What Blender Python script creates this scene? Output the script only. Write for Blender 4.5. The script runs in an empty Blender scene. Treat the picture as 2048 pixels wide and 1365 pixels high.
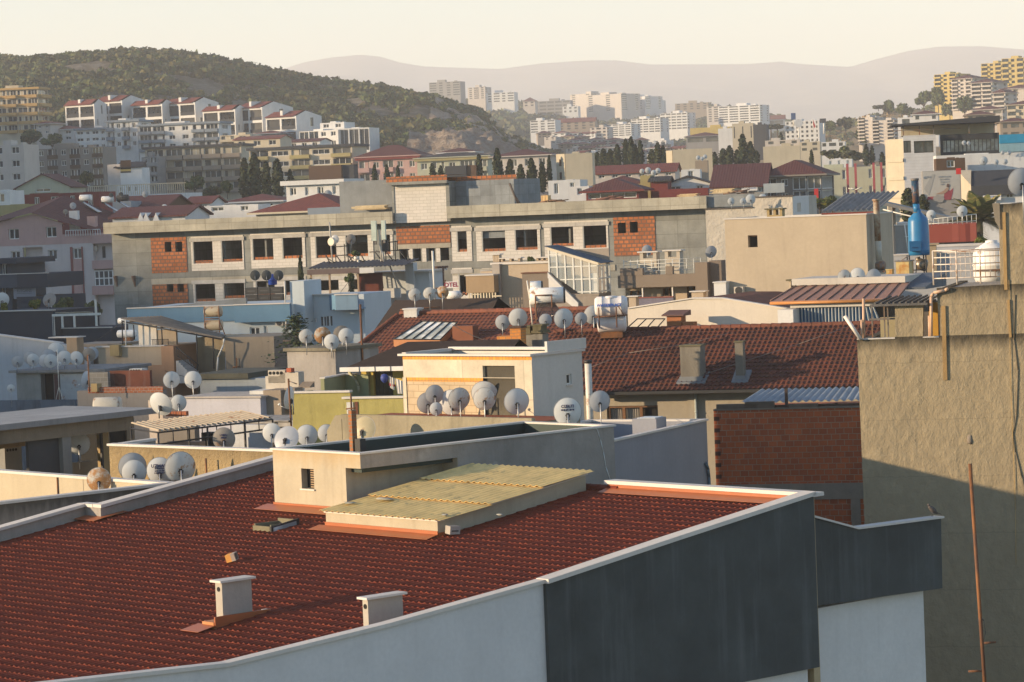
import bpy, math, random
import numpy as np
from mathutils import Vector, Matrix
random.seed(7); RNG = np.random.default_rng(7)
SC = bpy.context.scene; COL = SC.collection
R = math.radians
FPX, V0, ROLL, EYE = 6000.0, 400.0, R(2.3), 22.0          # focal length and horizon in pixels of the 2048 px wide photo
PITCH = math.atan((682.5-V0)/FPX)
cam = bpy.data.cameras.new('camera'); camo = bpy.data.objects.new('camera', cam); COL.objects.link(camo)
cam.sensor_width = 36; cam.lens = 36*FPX/2048; cam.clip_start = 0.5; cam.clip_end = 40000
camo.matrix_world = Matrix.Translation((0,0,EYE)) @ Matrix.Rotation(R(90)-PITCH,4,'X') @ Matrix.Rotation(-ROLL,4,'Z')
SC.camera = camo
SUN_EL, SUN_AZ = R(11.5), R(-103.0)                           # azimuth measured from +Y towards +X
w = bpy.data.worlds.new('World'); SC.world = w; w.use_nodes = True
nt = w.node_tree; bg = nt.nodes['Background']
sky = nt.nodes.new('ShaderNodeTexSky'); sky.sky_type = 'NISHITA'; sky.sun_disc = False
sky.sun_elevation = SUN_EL; sky.sun_rotation = SUN_AZ; sky.altitude = 0; sky.air_density = 1.0; sky.dust_density = 0.1; sky.ozone_density = 2.2
nt.links.new(sky.outputs[0], bg.inputs[0]); bg.inputs[1].default_value = 0.108
sun = bpy.data.lights.new('sun','SUN'); sun.energy = 4.7; sun.angle = R(0.7); sun.color = (1.0,0.75,0.47)
suno = bpy.data.objects.new('sun', sun); COL.objects.link(suno)
SDIR = Vector((math.sin(SUN_AZ)*math.cos(SUN_EL), math.cos(SUN_AZ)*math.cos(SUN_EL), math.sin(SUN_EL)))
suno.rotation_euler = SDIR.to_track_quat('Z','Y').to_euler(); suno.location = (0,0,200)
SC.view_settings.view_transform = 'Standard'; SC.view_settings.look = 'None'
SC.view_settings.exposure = 1.2; SC.view_settings.gamma = 1.0
SC.cycles.use_denoising = True
SC.cycles.max_bounces = 8; SC.cycles.volume_bounces = 2
def ray(u, v):
    a, b = u-1024, v-682.5; c, s = math.cos(ROLL), math.sin(ROLL)
    x, y = (a*c-b*s)/FPX, -(a*s+b*c)/FPX; c, s = math.cos(PITCH), math.sin(PITCH)
    return Vector((x, c+y*s, -s+y*c))
EYEP = Vector((0,0,EYE))
def P(u, v, Y):
    d = ray(u,v); return EYEP + d*(Y/d.y)
def PZ(u, v, z):
    d = ray(u,v); return EYEP + d*((z-EYE)/d.z)
def proj(p):
    q = camo.matrix_world.inverted() @ Vector(p); return (1024+q.x/-q.z*FPX, 682.5-q.y/-q.z*FPX)
class MB:
    def __init__(s): s.v=[]; s.f=[]; s.m=[]; s.sm=[]
    def add(s, pts): n=len(s.v); s.v += [tuple(p) for p in pts]; return n
    def face(s, pts, m=0, smooth=False):
        n=s.add(pts); s.f.append(tuple(range(n,n+len(pts)))); s.m.append(m); s.sm.append(smooth)
    def box(s, x0,x1,y0,y1,z0,z1, m=0, mt=None):
        if x0>x1: x0,x1=x1,x0
        if y0>y1: y0,y1=y1,y0
        if z0>z1: z0,z1=z1,z0
        n=s.add([(x0,y0,z0),(x1,y0,z0),(x1,y1,z0),(x0,y1,z0),(x0,y0,z1),(x1,y0,z1),(x1,y1,z1),(x0,y1,z1)])
        for k,f in enumerate(((0,3,2,1),(4,5,6,7),(0,1,5,4),(1,2,6,5),(2,3,7,6),(3,0,4,7))):
            s.f.append(tuple(n+i for i in f)); s.m.append(mt if (k==1 and mt is not None) else m); s.sm.append(False)
        return s
    def prism(s, poly, z0, z1, m=0, mt=None):
        k=len(poly); zz = z1 if isinstance(z1,(list,tuple)) else [z1]*k
        z00 = z0 if isinstance(z0,(list,tuple)) else [z0]*k
        n=s.add([(p[0],p[1],z00[i]) for i,p in enumerate(poly)]+[(p[0],p[1],zz[i]) for i,p in enumerate(poly)])
        s.f.append(tuple(n+i for i in reversed(range(k)))); s.m.append(m); s.sm.append(False)
        s.f.append(tuple(n+k+i for i in range(k))); s.m.append(m if mt is None else mt); s.sm.append(False)
        for i in range(k):
            j=(i+1)%k; s.f.append((n+i,n+j,n+k+j,n+k+i)); s.m.append(m); s.sm.append(False)
        return s
    def extr(s, poly, t0, t1, m=0):
        k=len(poly); n=s.add([(p[0],t0,p[1]) for p in poly]+[(p[0],t1,p[1]) for p in poly])
        s.f.append(tuple(n+i for i in range(k))); s.f.append(tuple(n+k+i for i in reversed(range(k)))); s.m+=[m,m]; s.sm+=[False,False]
        for i in range(k):
            j=(i+1)%k; s.f.append((n+j,n+i,n+k+i,n+k+j)); s.m.append(m); s.sm.append(False)
        return s
    def tube(s, p, q, r, n=8, m=0, r2=None, caps=True, smooth=True):
        p,q=Vector(p),Vector(q); d=(q-p)
        if d.length<1e-6: return s
        d.normalize(); a=d.orthogonal().normalized(); b=d.cross(a); r2=r if r2 is None else r2
        k=s.add([p+(a*math.cos(2*math.pi*i/n)+b*math.sin(2*math.pi*i/n))*r for i in range(n)]+[q+(a*math.cos(2*math.pi*i/n)+b*math.sin(2*math.pi*i/n))*r2 for i in range(n)])
        for i in range(n):
            j=(i+1)%n; s.f.append((k+i,k+j,k+n+j,k+n+i)); s.m.append(m); s.sm.append(smooth)
        if caps:
            s.f.append(tuple(k+i for i in reversed(range(n)))); s.f.append(tuple(k+n+i for i in range(n))); s.m+=[m,m]; s.sm+=[False,False]
        return s
    def path(s, pts, r, n=6, m=0):
        for a,b in zip(pts,pts[1:]): s.tube(a,b,r,n,m)
        return s
    def lathe(s, prof, n=20, o=(0,0,0), ax=(0,0,1), m=0, smooth=True):
        o=Vector(o); d=Vector(ax).normalized(); a=d.orthogonal().normalized(); b=d.cross(a); base=len(s.v)
        for r,z in prof:
            s.add([o+d*z+(a*math.cos(2*math.pi*i/n)+b*math.sin(2*math.pi*i/n))*r for i in range(n)])
        for k in range(len(prof)-1):
            for i in range(n):
                j=(i+1)%n; s.f.append((base+k*n+i,base+k*n+j,base+(k+1)*n+j,base+(k+1)*n+i)); s.m.append(m); s.sm.append(smooth)
        s.f.append(tuple(base+i for i in reversed(range(n)))); e=base+(len(prof)-1)*n
        s.f.append(tuple(e+i for i in range(n))); s.m+=[m,m]; s.sm+=[False,False]
        return s
    def blob(s, c, rx, ry, rz, m=0, jit=.15, n=2):
        c=Vector(c); N=8; rows=5; base=len(s.v)
        for k in range(rows+1):
            th=math.pi*k/rows
            for i in range(N):
                ph=2*math.pi*i/N; j=1+random.uniform(-jit,jit)
                s.v.append((c.x+rx*j*math.sin(th)*math.cos(ph), c.y+ry*j*math.sin(th)*math.sin(ph), c.z+rz*j*math.cos(th)))
        for k in range(rows):
            for i in range(N):
                j=(i+1)%N; s.f.append((base+k*N+i,base+(k+1)*N+i,base+(k+1)*N+j,base+k*N+j)); s.m.append(m); s.sm.append(True)
        return s
    def wall(s, x0, y0, dx, dy, W, z0, z1, holes=(), rec=.2, m=0, mrev=None, mback=None):
        mrev = m if mrev is None else mrev
        nx, ny = -dy, dx
        hs=[(max(0.02,a),max(z0+.02,b),min(W-.02,c),min(z1-.02,d)) for a,b,c,d in holes]
        hs=[h for h in hs if h[2]-h[0]>.03 and h[3]-h[1]>.03]
        S=sorted({0,W,*[h[0] for h in hs],*[h[2] for h in hs]}); Z=sorted({z0,z1,*[h[1] for h in hs],*[h[3] for h in hs]})
        pt=lambda a,z,r=0:(x0+dx*a+nx*r, y0+dy*a+ny*r, z)
        for a,b in zip(S,S[1:]):
            run=None
            for c,d in zip(Z,Z[1:]):
                ms,mz=(a+b)/2,(c+d)/2
                if any(h[0]<ms<h[2] and h[1]<mz<h[3] for h in hs):
                    if run: s.face([pt(a,run[0]),pt(b,run[0]),pt(b,run[1]),pt(a,run[1])],m); run=None
                else: run=(run[0],d) if run else (c,d)
            if run: s.face([pt(a,run[0]),pt(b,run[0]),pt(b,run[1]),pt(a,run[1])],m)
        for a,c,b,d in hs:
            s.face([pt(a,c),pt(b,c),pt(b,c,rec),pt(a,c,rec)],mrev); s.face([pt(b,d),pt(a,d),pt(a,d,rec),pt(b,d,rec)],mrev)
            s.face([pt(a,d),pt(a,c),pt(a,c,rec),pt(a,d,rec)],mrev); s.face([pt(b,c),pt(b,d),pt(b,d,rec),pt(b,c,rec)],mrev)
            if mback is not None: s.face([pt(a,c,rec),pt(b,c,rec),pt(b,d,rec),pt(a,d,rec)],mback)
        return s
    def build(s, name, mats, parent=None, zoff=0, xf=None):
        if not isinstance(mats,(list,tuple)): mats=[mats]
        me=bpy.data.meshes.new(name)
        vs=s.v if xf is None else [tuple(xf@Vector(p)) for p in s.v]
        if zoff: vs=[(a,b,c-zoff) for a,b,c in vs]
        me.from_pydata(vs,[],s.f)
        for m in mats: me.materials.append(m)
        me.polygons.foreach_set('material_index', np.array(s.m,dtype=np.int32)); me.polygons.foreach_set('use_smooth', np.array(s.sm,dtype=bool))
        me.update(); boxuv(me)
        o=bpy.data.objects.new(name,me); COL.objects.link(o)
        if parent is not None: o.parent=parent
        return o
def boxuv(me):
    n=len(me.vertices); co=np.empty(n*3); me.vertices.foreach_get('co',co); co=co.reshape(-1,3)
    nl=len(me.loops); vi=np.empty(nl,dtype=np.int32); me.loops.foreach_get('vertex_index',vi)
    npo=len(me.polygons); nr=np.empty(npo*3); me.polygons.foreach_get('normal',nr); nr=nr.reshape(-1,3)
    lt=np.empty(npo,dtype=np.int32); me.polygons.foreach_get('loop_total',lt)
    pn=np.repeat(nr,lt,axis=0); c=co[vi]
    h=np.hypot(pn[:,0],pn[:,1]); flat=h<.35; h=np.where(h<1e-6,1,h)
    tx,ty=-pn[:,1]/h,pn[:,0]/h
    slope=np.maximum(np.abs(h),.2)
    u=np.where(flat,c[:,0],c[:,0]*tx+c[:,1]*ty); v=np.where(flat,c[:,1],c[:,2]/np.clip(np.hypot(pn[:,0],pn[:,1]),.3,1))
    l=me.uv_layers.new(name='uv'); l.data.foreach_set('uv',np.stack([u,v],1).ravel())
def gridmesh(name, V, nu, nv, mats, parent=None, uv=None, smooth=False, mask=None):
    idx=np.arange(nu*nv).reshape(nu,nv)
    q=np.stack([idx[:-1,:-1],idx[1:,:-1],idx[1:,1:],idx[:-1,1:]],-1).reshape(-1,4)
    if mask is not None: q=q[mask.ravel()]
    me=bpy.data.meshes.new(name); me.vertices.add(len(V)); me.vertices.foreach_set('co',np.asarray(V,dtype=np.float32).ravel())
    me.loops.add(q.size); me.loops.foreach_set('vertex_index',q.ravel().astype(np.int32)); me.polygons.add(len(q))
    me.polygons.foreach_set('loop_start',np.arange(0,q.size,4,dtype=np.int32)); me.polygons.foreach_set('loop_total',np.full(len(q),4,dtype=np.int32))
    me.polygons.foreach_set('use_smooth',np.full(len(q),smooth,dtype=bool))
    for m in (mats if isinstance(mats,(list,tuple)) else [mats]): me.materials.append(m)
    me.update(calc_edges=True); me.validate()
    if uv is not None:
        l=me.uv_layers.new(name='uv'); l.data.foreach_set('uv',np.asarray(uv,dtype=np.float32)[q.ravel()].ravel())
    o=bpy.data.objects.new(name,me); COL.objects.link(o)
    if parent is not None: o.parent=parent
    return o
def quads(name, V, mats, mi=None, parent=None):
    n=len(V); me=bpy.data.meshes.new(name); me.vertices.add(n*4); me.vertices.foreach_set('co',np.asarray(V,dtype=np.float32).ravel())
    me.loops.add(n*4); me.loops.foreach_set('vertex_index',np.arange(n*4,dtype=np.int32)); me.polygons.add(n)
    me.polygons.foreach_set('loop_start',np.arange(0,n*4,4,dtype=np.int32)); me.polygons.foreach_set('loop_total',np.full(n,4,dtype=np.int32))
    for m in mats: me.materials.append(m)
    if mi is not None: me.polygons.foreach_set('material_index',np.asarray(mi,dtype=np.int32))
    me.update(calc_edges=True)
    o=bpy.data.objects.new(name,me); COL.objects.link(o)
    if parent is not None: o.parent=parent
    return o
def tag(o, label=None, cat=None, group=None, kind=None):
    if label: o['label']=label
    if cat: o['category']=cat
    if group: o['group']=group
    if kind: o['kind']=kind
    return o
def thing(name, label, cat, loc=(0,0,0), yaw=0, group=None):
    o=bpy.data.objects.new(name,None); COL.objects.link(o); o.location=loc; o.rotation_euler=(0,0,R(yaw)); o.empty_display_size=.3
    return tag(o,label,cat,group)
def dup(root, loc, yaw=0, label=None, group=None, scale=None):
    r=root.copy(); COL.objects.link(r); r.location=loc; r.rotation_euler=(0,0,R(yaw))
    if scale: r.scale=(scale,)*3
    if label: r['label']=label
    if group: r['group']=group
    for c in list(root.children):
        d=c.copy(); COL.objects.link(d); d.parent=r
        for g in list(c.children):
            e=g.copy(); COL.objects.link(e); e.parent=d
    return r
MATS={}
def _new(key):
    m=bpy.data.materials.new(key); m.use_nodes=True; n=m.node_tree.nodes; l=m.node_tree.links
    b=n['Principled BSDF']; return m,n,l,b
def _mix(n,l,f,a,b,mode='MIX'):
    x=n.new('ShaderNodeMix'); x.data_type='RGBA'; x.blend_type=mode
    for s,v in ((0,f),(6,a),(7,b)):
        if hasattr(v,'links'): l.new(v,x.inputs[s])
        else: x.inputs[s].default_value = v if s==0 else (*v[:3],1)
    return x.outputs[2]
def _noise(n,l,vec,sc,det=6,rough=.6):
    t=n.new('ShaderNodeTexNoise'); t.inputs['Scale'].default_value=sc; t.inputs['Detail'].default_value=det; t.inputs['Roughness'].default_value=rough
    if vec is not None: l.new(vec,t.inputs['Vector'])
    return t.outputs['Fac']
def _map(n,l,vec,sc=(1,1,1),loc=(0,0,0)):
    t=n.new('ShaderNodeMapping'); t.inputs['Scale'].default_value=sc; t.inputs['Location'].default_value=loc; l.new(vec,t.inputs['Vector']); return t.outputs[0]
def _ramp(n,l,f,a,b,lo=0.,hi=1.):
    t=n.new('ShaderNodeMapRange'); t.inputs[1].default_value=a; t.inputs[2].default_value=b; t.inputs[3].default_value=lo; t.inputs[4].default_value=hi; t.clamp=True
    l.new(f,t.inputs[0]); return t.outputs[0]
def _bump(n,l,b,h,st,d=.05):
    t=n.new('ShaderNodeBump'); t.inputs['Strength'].default_value=st; t.inputs['Distance'].default_value=d; l.new(h,t.inputs['Height']); l.new(t.outputs[0],b.inputs['Normal'])
def _math(n,l,op,a,b):
    t=n.new('ShaderNodeMath'); t.operation=op
    for i,v in enumerate((a,b)):
        if hasattr(v,'links'): l.new(v,t.inputs[i])
        else: t.inputs[i].default_value=v
    return t.outputs[0]
def sc3(c,k): return tuple(min(1,x*k) for x in c)
def plaster(key,col,var=.22,streak=.35,bump=.25,rough=.9,dark=None,fs=9.,top=None,patch=0.,bd=.03):
    if key in MATS: return MATS[key]
    col=sc3(col,.84); m,n,l,b=_new(key); tc=n.new('ShaderNodeTexCoord').outputs['Object']; dark=dark or sc3(col,.42)
    n1=_noise(n,l,tc,.55,7); c=_mix(n,l,_ramp(n,l,n1,.3,.72),sc3(col,1-var),sc3(col,1+var*.45))
    n2=_noise(n,l,tc,fs,6,.7); c=_mix(n,l,_ramp(n,l,n2,.35,.75,0,.35),c,sc3(col,.72))
    s1=_noise(n,l,_map(n,l,tc,(2.6,2.6,.22)),1.,6,.62); s1=_ramp(n,l,s1,.52,.78,0,streak); c=_mix(n,l,s1,c,dark)
    if patch:
        p1=_noise(n,l,tc,.33,5,.6); c=_mix(n,l,_ramp(n,l,p1,.56,.6,0,patch),c,sc3(col,1.35))
    if top:
        z=n.new('ShaderNodeSeparateXYZ'); l.new(tc,z.inputs[0]); zz=_math(n,l,'ADD',z.outputs[2],_math(n,l,'MULTIPLY',_math(n,l,'SUBTRACT',_noise(n,l,_map(n,l,tc,(2.,2.,.5)),1.,6),.5),top[2]))
        c=_mix(n,l,_ramp(n,l,zz,top[0],top[1],0,top[3]),c,top[4] if len(top)>4 else (.03,.028,.024))
    l.new(c,b.inputs['Base Color']); b.inputs['Roughness'].default_value=rough; b.inputs['Specular IOR Level'].default_value=.25
    h=_math(n,l,'ADD',n2,_math(n,l,'MULTIPLY',_noise(n,l,tc,fs*.3,5),1.2)); _bump(n,l,b,h,bump,bd)
    MATS[key]=m; return m
def rough_render(key,col,top=None):
    if key in MATS: return MATS[key]
    m,n,l,b=_new(key); tc=n.new('ShaderNodeTexCoord').outputs['Object']
    wv=_map(n,l,tc,(1.,1.,.7)); n0=_noise(n,l,wv,.9,8,.62); n1=_noise(n,l,wv,3.2,9,.62); n2=_noise(n,l,tc,16.,6,.7)
    c=_mix(n,l,_ramp(n,l,n0,.3,.7),sc3(col,.76),sc3(col,1.12)); c=_mix(n,l,_ramp(n,l,n1,.38,.66,0,.45),sc3(col,.7),c); c=_mix(n,l,_ramp(n,l,n2,.5,.8,0,.3),c,sc3(col,.6))
    j=n.new('ShaderNodeSeparateXYZ'); l.new(tc,j.inputs[0])
    zz=_math(n,l,'ADD',j.outputs[2],_math(n,l,'MULTIPLY',n1,.18)); md=_math(n,l,'ABSOLUTE',_math(n,l,'SUBTRACT',_math(n,l,'FRACT',_math(n,l,'DIVIDE',zz,1.75),0),.5),0)
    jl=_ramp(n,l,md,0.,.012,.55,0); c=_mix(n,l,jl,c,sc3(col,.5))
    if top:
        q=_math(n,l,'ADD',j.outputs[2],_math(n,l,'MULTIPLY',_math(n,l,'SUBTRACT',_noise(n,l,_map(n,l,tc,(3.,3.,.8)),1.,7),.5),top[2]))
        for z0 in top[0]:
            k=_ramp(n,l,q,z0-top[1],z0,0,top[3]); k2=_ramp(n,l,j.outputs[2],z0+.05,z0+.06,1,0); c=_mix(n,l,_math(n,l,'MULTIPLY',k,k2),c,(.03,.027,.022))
    l.new(c,b.inputs['Base Color']); b.inputs['Roughness'].default_value=.95; b.inputs['Specular IOR Level'].default_value=.15
    h=_math(n,l,'ADD',_math(n,l,'MULTIPLY',n0,1.6),_math(n,l,'ADD',_math(n,l,'MULTIPLY',n1,1.1),_math(n,l,'MULTIPLY',n2,.22))); _bump(n,l,b,h,.6,.10)
    MATS[key]=m; return m
def bricks(key,c1,c2,mortar,bw=.25,bh=.12,ms=.012,bump=.5,stain=.3,off=.5,mort_sm=.1):
    if key in MATS: return MATS[key]
    m,n,l,b=_new(key); t=n.new('ShaderNodeTexCoord'); uv=t.outputs['UV']
    wob=n.new('ShaderNodeTexNoise'); wob.inputs['Scale'].default_value=2.5; l.new(uv,wob.inputs['Vector'])
    vv=n.new('ShaderNodeVectorMath'); vv.operation='SCALE'; vv.inputs[3].default_value=.03; l.new(wob.outputs['Color'],vv.inputs[0]); va=n.new('ShaderNodeVectorMath'); l.new(uv,va.inputs[0]); l.new(vv.outputs[0],va.inputs[1])
    k=n.new('ShaderNodeTexBrick'); l.new(va.outputs[0],k.inputs['Vector']); k.offset=off
    k.inputs['Color1'].default_value=(*c1,1); k.inputs['Color2'].default_value=(*c2,1); k.inputs['Mortar'].default_value=(*mortar,1)
    k.inputs['Scale'].default_value=1; k.inputs['Mortar Size'].default_value=ms; k.inputs['Mortar Smooth'].default_value=mort_sm; k.inputs['Brick Width'].default_value=bw; k.inputs['Row Height'].default_value=bh; k.inputs['Bias'].default_value=0
    tc=t.outputs['Object']; n1=_noise(n,l,tc,.8,7); c=_mix(n,l,_ramp(n,l,n1,.45,.8,0,stain),k.outputs['Color'],sc3(c1,.35))
    n2=_noise(n,l,tc,22,5); c=_mix(n,l,_ramp(n,l,n2,.5,.8,0,.3),c,sc3(c1,.6))
    l.new(c,b.inputs['Base Color']); b.inputs['Roughness'].default_value=.92; b.inputs['Specular IOR Level'].default_value=.2
    _bump(n,l,b,_math(n,l,'ADD',_math(n,l,'MULTIPLY',k.outputs['Fac'],-1.),_math(n,l,'MULTIPLY',n2,.3)),bump,.02)
    MATS[key]=m; return m
def concrete(key,col,pw=1.25,ph=.62,line=.45,stain=.4,bump=.35):
    if key in MATS: return MATS[key]
    m,n,l,b=_new(key); t=n.new('ShaderNodeTexCoord'); tc=t.outputs['Object']
    k=n.new('ShaderNodeTexBrick'); l.new(t.outputs['UV'],k.inputs['Vector']); k.offset=0
    k.inputs['Color1'].default_value=(1,1,1,1); k.inputs['Color2'].default_value=(.78,.78,.78,1); k.inputs['Mortar'].default_value=(1-line,)*3+(1,)
    k.inputs['Scale'].default_value=1; k.inputs['Mortar Size'].default_value=.018; k.inputs['Brick Width'].default_value=pw; k.inputs['Row Height'].default_value=ph
    n1=_noise(n,l,tc,.7,8,.65); n2=_noise(n,l,tc,7,7,.7); c=_mix(n,l,_ramp(n,l,n1,.3,.7),sc3(col,.72),sc3(col,1.15)); c=_mix(n,l,_ramp(n,l,n2,.5,.75,0,.4),c,sc3(col,.6))
    s1=_noise(n,l,_map(n,l,tc,(3.5,3.5,.25)),1.,6,.6); c=_mix(n,l,_ramp(n,l,s1,.54,.8,0,stain),c,(col[0]*.34,col[1]*.3,col[2]*.26))
    c=_mix(n,l,1.,c,k.outputs['Color'],'MULTIPLY')
    l.new(c,b.inputs['Base Color']); b.inputs['Roughness'].default_value=.92; b.inputs['Specular IOR Level'].default_value=.2; _bump(n,l,b,n2,bump,.03)
    MATS[key]=m; return m
def tiles(key,c1,c2,dark,tw=.2,th=.35,rough=.7,wavebump=0.,wash=.3,spec=.3):
    if key in MATS: return MATS[key]
    m,n,l,b=_new(key); t=n.new('ShaderNodeTexCoord'); uv=t.outputs['UV']; tc=t.outputs['Object']
    k=n.new('ShaderNodeTexBrick'); l.new(uv,k.inputs['Vector']); k.offset=0
    k.inputs['Color1'].default_value=(*c1,1); k.inputs['Color2'].default_value=(*c2,1); k.inputs['Mortar'].default_value=(*dark,1)
    k.inputs['Scale'].default_value=1; k.inputs['Mortar Size'].default_value=.004 if not wavebump else .03; k.inputs['Mortar Smooth'].default_value=.5; k.inputs['Brick Width'].default_value=tw; k.inputs['Row Height'].default_value=th; k.inputs['Bias'].default_value=0
    n1=_noise(n,l,tc,.45,7,.65); c=_mix(n,l,_ramp(n,l,n1,.4,.75,0,wash),k.outputs['Color'],dark); n2=_noise(n,l,tc,9,5,.7); c=_mix(n,l,_ramp(n,l,n2,.55,.8,0,.4),c,sc3(dark,.8))
    l.new(c,b.inputs['Base Color']); b.inputs['Roughness'].default_value=rough; b.inputs['Specular IOR Level'].default_value=spec
    if wavebump:
        s=n.new('ShaderNodeSeparateXYZ'); l.new(uv,s.inputs[0]); wv=_math(n,l,'SINE',_math(n,l,'MULTIPLY',s.outputs[0],2*math.pi/tw),0); rw=_math(n,l,'FRACT',_math(n,l,'DIVIDE',s.outputs[1],th),0)
        _bump(n,l,b,_math(n,l,'ADD',wv,_math(n,l,'MULTIPLY',rw,-1.)),wavebump,.05)
    else: _bump(n,l,b,n2,.15,.02)
    MATS[key]=m; return m
def paint(key,col,rough=.5,metal=0.,var=.15,rust=0.,rustcol=(.22,.09,.03),spec=.4,bump=.05,rs=1.6):
    if key in MATS: return MATS[key]
    m,n,l,b=_new(key); tc=n.new('ShaderNodeTexCoord').outputs['Object']
    n1=_noise(n,l,tc,2.2,6); c=_mix(n,l,_ramp(n,l,n1,.3,.7),sc3(col,1-var),sc3(col,1+var*.4))
    if rust:
        n2=_noise(n,l,tc,rs,8,.65); c=_mix(n,l,_ramp(n,l,n2,.6-rust*.25,.68-rust*.2,0,.9),c,rustcol)
    l.new(c,b.inputs['Base Color']); b.inputs['Roughness'].default_value=rough; b.inputs['Metallic'].default_value=metal; b.inputs['Specular IOR Level'].default_value=spec
    _bump(n,l,b,_noise(n,l,tc,30,4),bump,.01)
    MATS[key]=m; return m
def glass(key,col=(.02,.025,.03),rough=.08):
    if key in MATS: return MATS[key]
    m,n,l,b=_new(key); tc=n.new('ShaderNodeTexCoord').outputs['Object']; oi=n.new('ShaderNodeObjectInfo').outputs['Random']
    c=_mix(n,l,_ramp(n,l,_noise(n,l,tc,1.1,3),.42,.62),col,sc3(col,2.6)); c=_mix(n,l,_ramp(n,l,oi,.5,1.,0,.35),c,(.32,.31,.28))
    l.new(c,b.inputs['Base Color']); b.inputs['Roughness'].default_value=rough; b.inputs['Specular IOR Level'].default_value=.6; MATS[key]=m; return m
def clear_glass(key):
    if key in MATS: return MATS[key]
    m,n,l,b=_new(key); b.inputs['Base Color'].default_value=(.85,.92,.9,1); b.inputs['Roughness'].default_value=.03; b.inputs['Alpha'].default_value=.28
    b.inputs['Specular IOR Level'].default_value=.8; MATS[key]=m; return m
def leafm(key,col,var=.5,sc=.6):
    if key in MATS: return MATS[key]
    m,n,l,b=_new(key); tc=n.new('ShaderNodeTexCoord').outputs['Object']; n1=_noise(n,l,tc,sc,5,.7)
    c=_mix(n,l,_ramp(n,l,n1,.32,.68),sc3(col,1-var),sc3(col,1+var)); oi=n.new('ShaderNodeObjectInfo').outputs['Random']; c=_mix(n,l,_ramp(n,l,oi,0,1,0,.35),c,(col[0]*1.5,col[1]*1.15,col[2]*.8))
    l.new(c,b.inputs['Base Color']); b.inputs['Roughness'].default_value=.75; b.inputs['Specular IOR Level'].default_value=.2
    MATS[key]=m; return m
def earth(key,cols,scale=.05,bump=.4):
    if key in MATS: return MATS[key]
    m,n,l,b=_new(key); tc=n.new('ShaderNodeTexCoord').outputs['Object']; n1=_noise(n,l,tc,scale,9,.65); n2=_noise(n,l,tc,scale*9,8,.7)
    c=_mix(n,l,_ramp(n,l,n1,.35,.65),cols[0],cols[1]); c=_mix(n,l,_ramp(n,l,n2,.45,.7,0,.8),c,cols[2]); l.new(c,b.inputs['Base Color']); b.inputs['Roughness'].default_value=1; b.inputs['Specular IOR Level'].default_value=.1
    _bump(n,l,b,n2,bump,2.); MATS[key]=m; return m
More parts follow.
